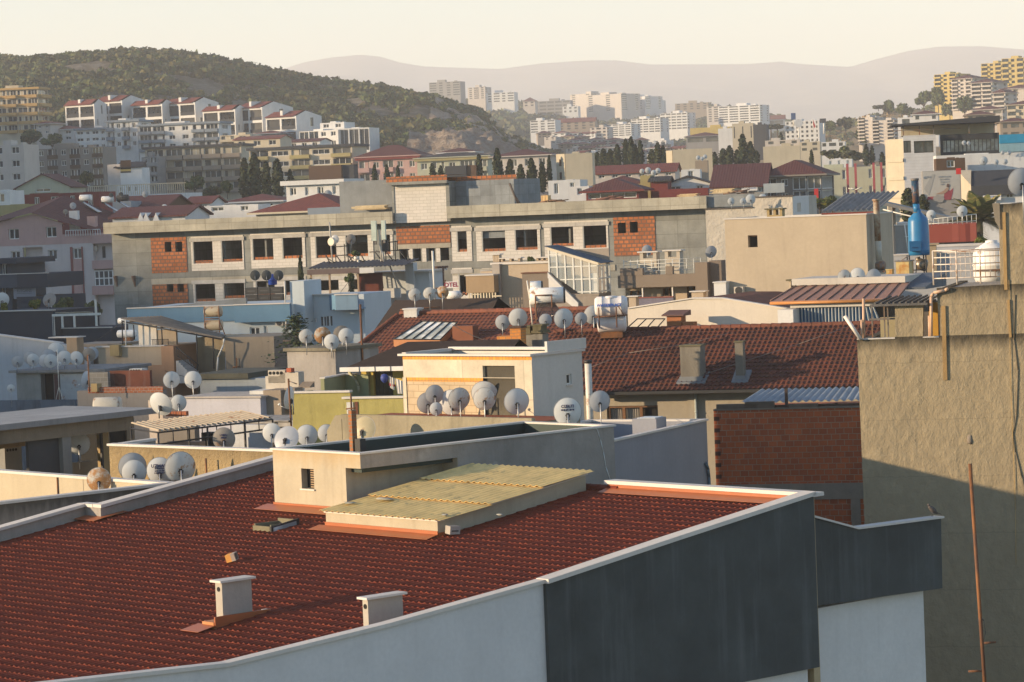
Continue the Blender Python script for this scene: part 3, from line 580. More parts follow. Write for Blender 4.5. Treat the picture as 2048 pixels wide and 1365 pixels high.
    ex=roofhit(668,1050,.02); k0=roofhit(876,1074,.02); sc0,sc1,tc0=ex[0],k0[0],k0[1]
    cu=MB(); cu.prism([(sc0,tc0),(sc1,tc0),(sc1,tc0+.18),(sc0,tc0+.18)],13,zf(tc0,.4)); cu.prism([(sc1-.18,tc0+.18),(sc1,tc0+.18),(sc1,TR-.15),(sc1-.18,TR-.15)],13,[zf(tc0+.18,.4)]*2+[zf(TR-.15,.4)]*2); o2=N.part(cu,'curb',stm)
    c=MB(); c.prism([(sc0-.03,tc0-.04),(sc1+.04,tc0-.04),(sc1+.04,tc0+.2),(sc0-.03,tc0+.2)],[zf(tc0,.4)]*4,[zf(tc0,.43)]*4); c.prism([(sc1-.2,tc0+.2),(sc1+.04,tc0+.2),(sc1+.04,TR-.1),(sc1-.2,TR-.1)],[zf(tc0+.2,.4)]*2+[zf(TR-.1,.4)]*2,[zf(tc0+.2,.43)]*2+[zf(TR-.1,.43)]*2); N.part(c,'cap',coping,o2)
    fl=MB(); fl.box(sc0-.02,sc1+.02,tc0-.03,tc0-.004,13.2,zf(tc0,.16)); fl.prism([(sc0-.25,tc0-.4),(sc1+.03,tc0-.4),(sc1+.03,tc0-.03),(sc0-.25,tc0-.03)],[roofz(tc0-.4)+.045]*2+[roofz(tc0)+.07]*2,[roofz(tc0-.4)+.052]*2+[roofz(tc0)+.077]*2)
    fl.box(sc1+.004,sc1+.03,tc0,TR-.2,13.2,roofz(tc0)+.12); fl.box(-.03,sc0,-.03,-.004,13.4,roofz(0)+.13); fl.prism([(-.3,-.5),(sc0,-.5),(sc0,-.03),(-.3,-.03)],[roofz(-.5)+.045]*2+[roofz(0)+.07]*2,[roofz(-.5)+.052]*2+[roofz(0)+.077]*2); N.part(fl,'flashing',flash,o2)
    s,t,z=roofhit(466,1122,.05); p=N.W(s,t,z)
    b=MB(); b.box(-.13,.02,-.1,.1,0,.19); b.box(.02,.13,-.1,-.085,0,.19,1); b.box(.02,.13,.085,.1,0,.19,1); b.box(.02,.13,-.085,.085,0,.015,1); b.box(.02,.13,-.085,.085,.175,.19,1); b.box(.02,.03,-.085,.085,.015,.175,1)
    o=b.build('hollow_brick',[paint('orange clay',(.55,.26,.06),.8),paint('grey clay',(.3,.25,.22),.8)]); o.location=p; o.rotation_euler=(R(8),R(-14),R(-20)); tag(o,'orange hollow brick lying alone on the red roof above the tall chimney','brick')
    s,t,z=roofhit(905,1068,.05); p=N.W(s,t,z); b=MB(); b.box(-.15,.15,-.11,.11,0,.2); b.box(-.1,.1,-.112,-.108,.07,.1,1); o=b.build('concrete_block',[plaster('pumice block',(.45,.42,.38),.2,.2,.6),darkhole]); o.location=p; o.rotation_euler=(R(5),R(4),R(35)); tag(o,'grey concrete block lying on the red roof beside the corrugated canopy','block')
near_house()
def yaw2(u0,v0,Y,u1,v1):
    a=P(u0,v0,Y); b=PZ(u1,v1,a.z); return math.degrees(math.atan2(b.y-a.y,b.x-a.x)),(b-a).length
def pipe_on(mb,pts,r,m=0,n=7): mb.path(pts,r,n,m)
def annex():
    b=Bld('annex_house','anthracite and white annex with a dipping parapet between red roof house and tan wall','house',1632,1037,N.W(S1-.1,TR+.4,0).y,42.035,zb=0)
    z=lambda u,v:b.S(u,v); A=z(1615,1032); L_=z(1715,1059); C_=z(1882,1037); D_=z(1885,1177); E_=z(1632,1222)
    mb=MB(); mb.extr([(A[0],E_[1]+.12),(D_[0],D_[1]),(C_[0],C_[1]),(L_[0],L_[1]),(A[0],A[1])],0,.2); b.part(mb,'dark_parapet_wall',dgrey)
    mb=MB(); x1=z(1862,1190)[0]; mb.box(A[0],x1,.25,9,0,max(D_[1],E_[1])-.0); b.part(mb,'wall',white)
    mb=MB()
    for (p,q) in ((A,L_),(L_,C_)):
        k=len(mb.v); 
        mb.extr([(p[0],p[1]),(q[0]+(.06 if q is C_ else 0),q[1]),(q[0]+(.06 if q is C_ else 0),q[1]+.05),(p[0],p[1]+.05)],-.06,.3)
    b.part(mb,'coping',coping)
    mb=MB(); mb.face([(A[0],.3,A[1]-.1),(L_[0],.3,L_[1]-.05),(L_[0],9,L_[1]-.05),(A[0],9,A[1]-.1)]); mb.face([(L_[0],.3,L_[1]-.05),(C_[0],.3,C_[1]-.35),(C_[0],9,C_[1]-.35),(L_[0],9,L_[1]-.05)]); b.part(mb,'roof',redm)
    mb=MB(); mb.box(A[0],C_[0],7.,7.25,0,L_[1]+.25); mb.box(A[0],C_[0],6.9,7.35,L_[1]+.25,L_[1]+.32,1); b.part(mb,'back_parapet',[plaster('yellowish parapet',(.5,.4,.24)),coping])
    return b
AN=annex()
def pigeon():
    p=AN.W(AN.S(1872,1037)[0],.1,AN.S(1872,1037)[1]+.05); mb=MB()
    body=[(.012,-.15),(.03,-.11),(.055,-.05),(.062,.0),(.052,.06),(.034,.10),(.03,.12)]
    mb.lathe(body,12,(0,0,.14),(.75,0,.66)); mb.lathe([(.006,-.03),(.026,-.015),(.03,0),(.024,.018),(.006,.03)],10,(.095,0,.25),(0,0,1)); mb.lathe([(.008,0),(.001,.03)],6,(.122,0,.25),(1,0,-.25))
    mb.prism([(-.2,-.03),(-.08,-.035),(-.08,.035),(-.2,.03)],[.02,.07,.07,.02],[.032,.085,.085,.032]); mb.tube((0,-.02,0),(.01,-.02,.09),.005,5); mb.tube((0,.02,0),(.01,.02,.09),.005,5); mb.tube((0,-.02,.003),(.035,-.02,.003),.005,5); mb.tube((0,.02,.003),(.035,.02,.003),.005,5)
    o=mb.build('pigeon',paint('pigeon feathers',(.10,.085,.08),.8,var=.5)); o.location=p; o.rotation_euler=(0,0,R(200)); o.scale=(1.15,)*3; tag(o,'small grey brown pigeon perched on the annex coping','bird')
pigeon()
def pole():
    top=P(1940,928,58); bot=P(1973,1420,57.2); mb=MB(); mb.tube(bot,top,.034,10); o=thing('rusty_pole','rusty iron pole leaning in front of the tan rendered wall','pole',bot)
    mb=MB(); mb.tube((0,0,0),top-bot,.038,10); mb.build('shaft',rusty,o)
    f=lambda v:(P(1940+(v-928)*.067,v,57.6)-bot)
    mb=MB(); q=f(1287); mb.tube(q,q+Vector((.27,0,.012)),.022,8); mb.build('stub_arm',rusty,o)
    mb=MB(); q=f(1342); mb.tube(q-Vector((.3,0,0)),q,.022,8); mb.build('stub_arm',rusty,o)
    mb=MB(); q=f(1240); mb.lathe([(.055,-.02),(.055,.02)],10,q,(0.06,0,-1)); mb.path([q+Vector((.06,0,0)),q+Vector((.09,0,-.25)),q+Vector((.03,0,-.47))],.006,5); mb.build('wire_clamp',black,o)
pole()
def tan_house():
    yw=-14; b=Bld('rendered_house','tall tan cement rendered house with a stepped top beside the unfinished brick wall','house',1714,680,92,yw,zb=0)
    s=lambda u,v:b.S(u,v)
    up=[s(*p) for p in ((1714,680),(1790,677),(1790,612),(1846,608),(1846,676),(1880,673),(1873,577),(2001,570),(1997,409),(2480,386))]
    ztops=[up[0][1],up[6][1],up[8][1]]
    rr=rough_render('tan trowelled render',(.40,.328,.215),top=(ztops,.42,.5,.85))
    poly=[(-.0,0),(up[-1][0],0)]+up[::-1]
    poly[0]=(.12,0)
    mb=MB(); mb.extr(poly,0,.25); b.part(mb,'party_wall',rr)
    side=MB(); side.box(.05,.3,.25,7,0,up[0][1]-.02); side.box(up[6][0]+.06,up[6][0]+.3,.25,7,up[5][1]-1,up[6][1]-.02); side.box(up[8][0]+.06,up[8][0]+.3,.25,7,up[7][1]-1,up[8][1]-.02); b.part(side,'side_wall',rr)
    yl=plaster('mustard yellow wall',(.62,.36,.07),.12,.2,.2); oc=plaster('pale olive wall',(.42,.36,.22),.1,.2)
    q=MB(); q.box(s(1743,650)[0],up[2][0]+.4,2.2,2.35,up[0][1]-1,s(1760,642)[1]); b.part(q,'terrace_wall',oc)
    q=MB(); q.box(up[3][0]-.05,s(1862,640)[0],2.,2.2,up[0][1]-1,up[3][1]-.05); b.part(q,'yellow_pier',yl)
    q=MB(); q.box(up[3][0]+.7,up[5][0]+.6,2.6,2.7,up[0][1]-1,s(1870,652)[1]); b.part(q,'terrace_wall',oc)
    q=MB(); q.box(.0,up[1][0],-.02,.3,up[0][1],up[0][1]+.035); q.box(up[4][0],up[5][0]-.03,-.02,.3,up[4][1],up[4][1]+.035); b.part(q,'coping',coping)
    q=MB(); q.prism([(up[2][0]-.75,-.2),(up[3][0]+.15,-.2),(up[3][0]+.15,2.5),(up[2][0]-.2,2.5)],up[2][1],up[2][1]+.07); 
    for k in range(9): x=up[2][0]-.6+k*.19; q.tube((x,-.15,up[2][1]+.09),(x+.2,2.4,up[2][1]+.2),.035,6)
    b.part(q,'lean_to_roof',plaster('lichen slate',(.17,.16,.15),.4,.5,.6))
    q=MB()
    for x in (s(1739,640)[0],s(1764,640)[0],s(1771,640)[0]): q.box(x-.02,x+.02,.6,.64,up[0][1],up[2][1]-.02)
    q.box(s(1735,660)[0],up[2][0],.55,.68,s(1760,642)[1],s(1760,642)[1]+.05); b.part(q,'iron_post',iron)
    pp=paint('faded orange plastic pipe',(.55,.36,.24),.5)
    q=MB(); q.tube((s(1727,678)[0],.12,up[0][1]),(s(1726,598)[0],.12,s(1726,598)[1]),.045,10); b.part(q,'vent_pipe',pp); q=MB(); q.tube((s(1723,678)[0],.02,up[0][1]),(s(1723,640)[0],.02,s(1723,640)[1]),.035,10); b.part(q,'vent_pipe',pp)
    q=MB(); a_=s(1722,679); c_=s(1690,632); q.tube((a_[0],-.08,a_[1]),(c_[0],-.08,c_[1]),.06,12); b.part(q,'vent_pipe',paint('white plastic pipe end',(.68,.62,.56),.4))
    q=MB(); q.path([(s(1897,578)[0],-.08,s(1897,577)[1]),(s(1897,578)[0]-.1,-.08,s(1890,581)[1]),(s(1868,588)[0],-.08,s(1868,586)[1]),(s(1863,592)[0],-.08,s(1863,593)[1]),(s(1863,672)[0],-.08,s(1863,672)[1])],.05,9); b.part(q,'rainwater_pipe',pp)
    q=MB(); q.tube((s(1859,672)[0],.1,up[4][1]),(s(1858,632)[0],.1,s(1858,632)[1]),.055,10); b.part(q,'vent_pipe',pp)
    q=MB()
    for (u,va,vb,wd) in ((1887,612,760,10),(2008,425,580,8),(2017,600,675,6)):
        a_=s(u,va); c_=s(u+4,vb); q.extr([(c_[0]-wd*.006,c_[1]),(c_[0]+wd*.006,c_[1]),(a_[0]+wd*.006,a_[1]),(a_[0]-wd*.006,a_[1])],-.05,-.003)
    b.part(q,'conduit',plaster('ochre mortar strip',(.46,.30,.13),.3,.5,.5))
    q=MB(); pts=[(s(u,v)[0],-.03,s(u,v)[1]) for u,v in ((2018,560),(2020,680),(2022,780),(2027,900),(2031,1020),(2032,1130))]; q.path(pts,.008,5); b.part(q,'cable',paint('ochre cable',(.5,.33,.12),.6))
    q=MB(); pts=[(s(u,v)[0],-.01,s(u,v)[1]) for u,v in ((2030,590),(2028,680),(2036,740),(2033,830),(2026,870),(2031,905),(2044,955),(2056,1010))]; q.path(pts,.022,5); b.part(q,'repaired_crack',plaster('dark crack filler',(.2,.165,.115),.3))
    q=MB(); a_=s(1940,880); q.blob((a_[0],0,a_[1]),.1,.03,.13,0,.35); b.part(q,'chipped_patch',plaster('chipped mortar',(.3,.25,.2),.5,.5))
    q=MB(); a_=s(1993,420); q.extr([(a_[0]-.05,a_[1]-.35),(a_[0]+.1,a_[1]-.6),(a_[0]+.1,a_[1]+.2),(a_[0]-.12,a_[1]+.2)],-.05,.2); b.part(q,'broken_corner',plaster('crumbling corner',(.3,.26,.2),.5,.6))
    q=MB(); r0,r1=s(1855,570),s(1999,568); zb_,zt=b.S(1930,566)[1],b.S(1930,503)[1]; D=1.8
    for k in range(4): x=r0[0]+(r1[0]-r0[0])*k/3; q.tube((x,D,zb_-.1),(x,D,zt),.025,6)
    for k in range(5): z=zb_+.1+(zt-zb_-.1)*k/4; q.tube((r0[0],D,z),(r1[0],D,z),.018,6)
    for k in range(14): x=r0[0]+(r1[0]-r0[0])*k/14; q.tube((x,D+2.4,zb_),(x,D+2.4,zt-.1),.01,5)
    q.tube((r0[0],D+2.4,zt-.1),(r1[0],D+2.4,zt-.1),.018,6); q.tube((r0[0],D,zt),(r0[0],D+2.4,zt-.1),.018,6); q.tube((r0[0],D,zb_+.5),(r0[0],D+2.4,zb_+.5),.018,6); b.part(q,'railing',paint('peeling white rail',(.62,.56,.5),.5,rust=.35))
    q=MB(); q.box(up[6][0],up[7][0],.25,6,up[6][1]-.4,up[6][1]-.05); b.part(q,'terrace_slab',grey)
    return b
TH=tan_house()
def terrace_tank():
    c=P(1984,530,99); r=.62; mb=MB(); o=thing('water_tank','white round water tank behind the terrace railing on the tan house','water tank',c-Vector((0,0,.75)))
    mb.lathe([(.12,-.72),(r*.9,-.55),(r,-.35),(r,-.04),(r+.04,0),(r,.04),(r,.35),(r*.88,.55),(r*.5,.68),(.2,.74),(.2,.8),(.05,.82)],24,(0,0,.75)); mb.build('vessel',whitem,o)
    mb=MB(); mb.lathe([(r+.02,-.2),(r+.05,-.18),(r+.02,-.16)],24,(0,0,.75)); mb.build('band',iron,o)
    mb=MB()
    for k in range(4): a=k*math.pi/2+.4; mb.tube((.5*math.cos(a),.5*math.sin(a),-.3),(.55*math.cos(a),.55*math.sin(a),.35),.03,6)
    mb.build('stand',rusty,o)
terrace_tank()
def brick_house():
    b=Bld('brick_house','unfinished hollow brick wall with concrete beam left of the tan house','house',1427,822,103,-14,zb=0); s=b.S; W=s(1760,815)[0]
    rb=bricks('red hollow brick',(.40,.105,.035),(.27,.07,.028),(.30,.21,.15),.29,.2,.012,.7,.45)
    z1=b.zt; zb1=s(1575,968)[1]; zb0=s(1575,1000)[1]
    mb=MB(); mb.wall(0,0,1,0,W,zb1,z1); mb.wall(0,3,0,-1,3,0,z1); mb.face([(0,0,z1),(W,0,z1),(W,3,z1),(0,3,z1)]); mb.wall(0,0,1,0,W,0,zb0); b.part(mb,'brick_wall',rb)
    q=MB(); z=z1-.35
    while z>zb1: q.box(.0,.2,-.012,.1,z,z+.14); z-=.4
    b.part(q,'brick_hollows',paint('deep brick hollow',(.05,.02,.015),.9))
    mb=MB(); mb.box(.35,W,-.06,.2,zb0,zb1); x=s(1712,1020)[0]; mb.box(x-.16,x+.16,-.05,.2,0,zb0-.004); b.part(mb,'concrete_frame',concrete('raw beam concrete',(.25,.23,.19),3,2,.1))
    mb=MB(); mb.box(.0,W,-.05,.25,z1,z1+.05,1); 
    for (a,c,h,m) in ((.1,1.5,.16,0),(1.1,2.1,.22,0),(2.6,3.6,.12,0)): mb.box(a,c,.0,.2,z1+.05,z1+.05+h,m)
    b.part(mb,'wall_top',[paint('weathered board',(.10,.085,.07),.9,var=.4),plaster('mortar bed',(.22,.19,.15),.4,.5,.6)])
    A=b.S(1483,806,-.2); zf_=b.S(1600,803,.2)[1]; zb_=b.S(1600,778,1.6)[1]; x0=b.S(1481,806,.2)[0]; x1=W
    mb=MB(); corrug(mb,(x0,.2,zf_),(x1,.2,zf_),(x1,1.6,zb_),(x0+.5,1.6,zb_),.26,.04,.008); b.part(mb,'corrugated_awning',paint('blue grey corrugated sheet',(.26,.30,.34),.5,.2,var=.25))
    mb=MB(); mb.box(x0,x1,.3,.38,zf_-.2,zf_-.12); mb.box(x0+.1,x0+.18,.3,.38,z1,zf_-.1); xx=b.S(1572,800)[0]; mb.box(xx-.05,xx+.05,.05,.15,z1,b.S(1572,778)[1]); mb.box(x1-1.6,x1-1.5,.4,.5,z1,zf_-.1); b.part(mb,'post',paint('dark timber',(.05,.035,.03),.9))
    return b
BH=brick_house()
oldtile=tiles('weathered clay tile',(.15,.048,.03),(.10,.038,.026),(.04,.025,.02),.21,.34,.8,wash=.55,spec=.2)
def tile_house():
    yw,_=yaw2(1165,783,122,1715,772); b=Bld('tile_roofed_house','long house under a weathered brown red clay tile roof','house',1165,783,122,yw,zb=0)
    W=b.w(1780,771); 
    rise=2.6; D=None
    def ridge(u,v):
        t=0.
        for t in np.arange(1,14,.05):
            if b.S(u,v,t)[1] - (b.zt+rise) < 0: return t
        return t
    t=min((abs(b.S(1500,653,t)[1]-(b.zt+.42*t)),t) for t in np.arange(1,16,.05))[1]; rise=.42*t; print('tile house ridge',t,rise,W)
    k=math.hypot(t,rise); ca,sa=t/k,rise/k
    x0=b.S(1108,655,t)[0]
    poly=[(0,0),(W,0),(W,k),(x0,k)] if x0<0 else [(0,0),(W,0),(W,k),(0,k)]
    tilefield('roof',(0,-.15,b.zt-b.zb-.05),(1,0,0),(0,ca,sa),(0,-sa,ca),(min(0,x0)-.1,W),(0,k),oldtile,b.e,poly,tw=.21,th=.34,amp=.055,step=.03,su=6)
    mb=MB(); mb.face([(0,0,b.zt-.12),(W,0,b.zt-.12),(W,t,b.zt+rise-.12),(min(0,x0),t,b.zt+rise-.12)]); mb.face([(W,t,b.zt+rise-.1),(min(0,x0),t,b.zt+rise-.1),(min(0,x0),2*t,b.zt-.1),(W,2*t,b.zt-.1)]); b.part(mb,'roof_underlay',paint('roof felt',(.06,.045,.04),.9))
    rc=MB(); x=min(0,x0)
    while x<W: rc.lathe([(.10,0),(.135,.03),(.115,.42),(.14,.44)],9,(x,t-.05,b.zt+rise-.02),(1,0,0)); x+=.43
    b.part(rc,'ridge_cap',oldtile)
    g=MB(); g.box(-.1,W,-.3,-.14,b.zt-.16,b.zt-.04); b.part(g,'gutter',paint('black gutter',(.03,.03,.03),.5))
    wr=plaster('grooved beige render',(.40,.35,.27),.12,.3,.5,fs=7); hole=b.rect(1214,812,1316,850,.6)
    hole=(hole[0],hole[1],hole[2],hole[3]); mb=MB(); mb.wall(-1,.6,1,0,W+1,0,b.zt-.05,[(hole[0]+1,hole[1],hole[2]+1,hole[3])],.2); mb.wall(-1,2*t-.6,0,-1,2*t-1.2,0,b.zt-.05); b.part(mb,'wall',wr)
    p0=b.S(1375,780,.5)[0]; mb=MB(); mb.box(p0-.02,p0+.34,.5,.62,0,b.zt-.12); b.part(mb,'pilaster',wr)
    a,z0,c,z1=hole; fr=MB(); wd=PAL['woodframe']
    xs=[a,a+(c-a)*.30,a+(c-a)*.36,a+(c-a)*.62,a+(c-a)*.68,c]
    fr.box(a,c,.66,.76,z1-.08,z1); fr.box(a,c,.66,.76,z0,z0+.06)
    for x in (a,a+(c-a)*.3,a+(c-a)*.64): fr.box(x,x+.12,.66,.76,z0+.06,z1-.08)
    o=b.part(fr,'window',wd); cu=MB(); n=14; xa,xb=a+.12,a+(c-a)*.64
    for i in range(n*3):
        f0,f1=i/(n*3),(i+1)/(n*3); yy=lambda f:.84+.025*math.sin(f*n*2*math.pi); cu.face([(xa+(xb-xa)*f0,yy(f0),z0),(xa+(xb-xa)*f1,yy(f1),z0),(xa+(xb-xa)*f1,yy(f1),z1),(xa+(xb-xa)*f0,yy(f0),z1)],0,True)
    b.part(cu,'curtain',plaster('net curtain',(.42,.40,.36),.1,.1),o); gg=MB(); gg.box(a,c,.86,.87,z0,z1); b.part(gg,'dark_room',darkhole,o)
    cm=plaster('lichen grey chimney render',(.22,.20,.165),.3,.5,.5,top=None)
    for (u0,u1,v0,v1,w_) in ((1362,1403,693,765,.8),(1472,1488,685,763,.4)):
        tt=min((abs(b.S((u0+u1)/2,v1,q)[1]-(b.zt+.42*q)),q) for q in np.arange(0,9,.03))[1]; a=b.S(u0,v1,tt); c=b.S(u1,v1,tt); zt=b.S((u0+u1)/2,v0,tt)[1]
        mb=MB(); mb.box(a[0],c[0],tt,tt+w_,a[1]-.4,zt); o=b.part(mb,'chimney',cm); q=MB(); q.box(a[0]-.03,c[0]+.04,tt-.05,tt+w_+.05,zt,zt+.05); b.part(q,'cap',plaster('mossy cap',(.16,.14,.08),.4,.6),o); q=MB(); q.prism([(a[0]-.15,tt-.2),(c[0]+.2,tt-.2),(c[0]+.2,tt+w_+.2),(a[0]-.15,tt+w_+.2)],[a[1]-.35]*2+[a[1]+.1]*2,[a[1]-.0]*2+[a[1]+.42]*2); q.box(a[0]-.05,c[0]+.06,tt-.06,tt-.003,a[1]-.1,a[1]+.22); b.part(q,'flashing',paint('zinc flashing',(.2,.21,.22),.5,.3),o)
    q=MB(); x=b.S(1392,800,.5)[0]; q.tube((x,.45,0),(x,.45,b.zt-.1),.055,9); q.tube((x,.45,b.zt-.1),(x,-.2,b.zt-.1),.05,8); q.lathe([(.07,-.03),(.07,.03)],9,(x,.45,b.zt-.95)); b.part(q,'downpipe',paint('grey green pipe',(.36,.40,.38),.4))
    q=MB(); x=b.S(1178,780,-.7)[0]; zt=b.S(1176,727,-.7)[1]; zb_=b.S(1178,850,-.7)[1]; q.tube((x,-.7,zb_-1.5),(x,-.7,zt),.14,14); q.lathe([(.15,0),(.17,.02),(.17,.12),(.1,.14)],14,(x,-.7,zt),(0,0,1),1); b.part(q,'flue_pipe',[paint('white flue pipe',(.6,.58,.52),.5,rust=.25),black])
    for pts in (((1180,738),(1260,708),(1380,690),(1460,668)),((1400,755),(1480,728),(1600,690),(1700,655))):
        q=MB(); L=[]
        for u,v in pts:
            tt=min((abs(b.S(u,v,qq)[1]-(b.zt+.42*qq+.12)),qq) for qq in np.arange(0,9,.03))[1]; L.append((b.S(u,v,tt)[0],tt-.2,b.S(u,v,tt)[1]+.05))
        q.path(L,.012,5); b.part(q,'cable',paint('grey cable',(.2,.17,.15),.7))
    return b
TL=tile_house()
def lavender_house():
    zz=P(1225,880,87).z; A=PZ(1225,880,zz); B=PZ(1413,838,zz); yw=math.degrees(math.atan2(B.y-A.y,B.x-A.x)); b=Bld('flat_roofed_house','lavender grey flat roofed house behind the stair tower with a raised rim','house',1225,880,87,yw,zb=0)
    W=(B-A).length; D=b.H(1165,842,zz)[1]; D=max(3.5,min(D,7)); print('lavender',yw,W,D)
    b.shell(W,D,0,b.zt-.06,blueg,roof=False); th=.16
    q=MB(); q.wall(th,D-th,1,0,W-2*th,b.zt-.9,b.zt-.06); q.wall(W-th,th,-1,0,W-2*th,b.zt-.9,b.zt-.06); q.wall(th,th,0,1,D-2*th,b.zt-.9,b.zt-.06); q.wall(W-th,D-th,0,-1,D-2*th,b.zt-.9,b.zt-.06); q.face([(th,th,b.zt-.9),(W-th,th,b.zt-.9),(W-th,D-th,b.zt-.9),(th,D-th,b.zt-.9)]); b.part(q,'roof_terrace',blueg)
    b.coping(W,D,b.zt-.06,coping,.06,.05,th)
    x,y=b.H(1312,850,zz); q=MB(); q.box(x-.45,x+.35,y-.2,y+.6,b.zt-.9,b.zt+.22); q.box(x-.3,x+.35,y-.1,y+.5,b.zt+.22,b.zt+.24,1); b.part(q,'vent_box',[blueg,paint('zinc lid',(.5,.53,.55),.4)])
    q=MB(); q.path([(W-.35,-.06,b.zt-1.35),(W-.2,-.07,b.zt-1.55),(W-.14,-.07,b.zt-1.8),(W-.12,-.07,b.zt-6)],.05,8); b.part(q,'downpipe',paint('slate blue pipe',(.1,.14,.17),.5))
    q=MB(); q.box(.4,2.2,1.2,2.2,b.zt-.25,b.zt-.2); q.box(.45,.5,1.25,1.3,b.zt-.9,b.zt-.25); q.box(2.1,2.15,2.1,2.15,b.zt-.9,b.zt-.25); b.part(q,'roof_hatch_cover',paint('brown sheet',(.2,.15,.1),.7))
lavender_house()
dish(1199,803,42,93,'grey satellite dish behind the lavender house beside the white flue pipe','y',turn=8,tilt=12,mast=1.1)
G_=-27
orangeb=bricks('orange laid brick',(.72,.33,.06),(.6,.24,.05),(.30,.2,.1),.14,.3,.012,.4,.25,off=0)
def block_stairs():
    yw,W=yaw2(805,712,99,1063,713); b=Bld('stair_house','white stair house with an unplastered orange brick front beside the dishes','house',805,712,99,yw,zb=0); s=b.S
    print('stairs',yw,W); z=b.zt; D=b.T(1163,689,W)[0]; D=max(2,min(D,6)); print('st D',D); 
    aer=bricks('pumice block wall',(.50,.40,.27),(.44,.35,.24),(.34,.26,.17),.45,.22,.012,.5,.35); pan=concrete('yellowed concrete panel',(.58,.52,.41),2.6,1.3,.3,.35)
    zA=s(900,720)[1]; zB=s(900,756)[1]; zC=s(900,764)[1]; xr=s(966,760)[0]; xr2=s(1030,760)[0]
    mb=MB(); mb.wall(0,0,1,0,W,zA,z); mb.wall(.1,-.005,1,0,xr-.1,zC,zB); b.part(mb,'brick_band',orangeb)
    mb=MB(); mb.wall(0,0,1,0,W,zB-.0,zA,[(xr,zB-.02,xr2,s(1000,732)[1])],.12); mb.wall(xr2,0,1,0,W-xr2,0,zB); mb.wall(-.02,-.03,1,0,.16,0,zB); b.part(mb,'concrete_panel',pan)
    mb=MB(); mb.wall(0,0,1,0,xr,0,zB); b.part(mb,'block_wall',aer); mb=MB(); mb.wall(xr,.12,1,0,xr2-xr,0,zA); b.part(mb,'stained_wall',plaster('mouldy cement wall',(.28,.25,.19),.4,.7,.6,top=(z-3,z-1.5,1.6,.8)))
    hole=b.rectR(1133,748,1143,769,W); mb=MB(); mb.wall(W,0,0,1,D,0,z,[hole],.12); mb.wall(W,D,-1,0,W,0,z); mb.wall(0,D,0,-1,D,0,z); b.part(mb,'side_wall',plaster('white side render',(.66,.65,.61),.06,.15,.15))
    b.win(hole,.12,PAL['frame'],PAL['glass'],1,1,.04,side=W); q=MB(); q.box(W-.02,W+.05,hole[0]-.04,hole[2]+.04,hole[1]-.05,hole[1]-.005); b.part(q,'sill',coping)
    q=MB(); q.box(-.12,W+.05,-.12,.1,z,z+.07); q.box(W-.15,W+.07,.1,D+.1,z,z+.07); q.box(-.1,W-.16,D-.15,D+.1,z+.05,z+.14); q.box(-.12,.06,.1,D-.16,z+.0,z+.1); b.part(q,'coping',coping)
    q=MB(); q.prism([(.0,.1),(W-.15,.1),(W-.15,D-.15),(.0,D-.15)],z-.3,[z-.02,z-.02,z-.1,z-.1]); b.part(q,'roof',paint('blue grey roof sheet',(.13,.15,.18),.6))
    q=MB(); q.box(W-.1,W+.0,.8,2.8,z+.08,z+.42); b.part(q,'upstand',plaster('white side render',(.66,.65,.61)))
    q=MB(); zr=s(920,829)[1]; zq=P(900,838,95).z; q.box(-.6,W+1.9,-2.4,-.01,0,zq-.05); q.box(-.62,W+1.9,-2.4,-2.22,zq-.05,zq+.1); b.part(q,'lower_roof',plaster('mossy cement parapet',(.34,.30,.21),.35,.6,.6)); q=MB(); q.face([(-.6,-2.2,zq-.04),(W+1.9,-2.2,zq-.04),(W+1.9,-.02,zq-.04),(-.6,-.02,zq-.04)]); b.part(q,'roof_paint',plaster('red oxide roof paint',(.30,.09,.05),.3,.2,.3))
    q=MB(); q.extr([(-1.3,zq-3),(-.62,zq-3),(-.62,zq+.08),(-.9,zq+.06),(-1.3,zq-.45)],-2.4,-2.22); b.part(q,'sloping_parapet',plaster('mossy cement parapet',(.34,.30,.21)))
    return b
ST=block_stairs()
dd=dish
dd(855,806,42,98.0,'large grey dish at the left end of the row before the orange brick front','y',8,14,.9)
dd(905,806,53,97.4,'broad pale dish half hidden behind two dishes before the orange brick front','w',-12,18,.9)
dd(869,789,37,97.3,'grey dish lifted on a tall mast above the small white dish','y',10,13,1.3)
dd(872,818,26,96.6,'smallest white dish in the row before the orange brick front','w',5,10,.7)
dd(918,798,43,96.4,'grey dish with a small rust spot before the orange brick front','r',15,14,1.)
dd(969,787,53,96.6,'white rimmed dish tucked behind the dish with a big orange stain','w',-5,26,1.)
dd(969,798,45,95.5,'dish with a big orange stain before the mouldy wall','r',0,14,1.)
dd(1033,803,50,95.0,'white dish with a deep rim next to the white stair house corner','w',14,12,.8)
dd(1135,824,56,86,'dish lettered CIZILTI standing on the stair tower coping','w',2,10,.9,text=(('CIZILTI',.145,.23),('0545 571 88 46',.075,.10)))
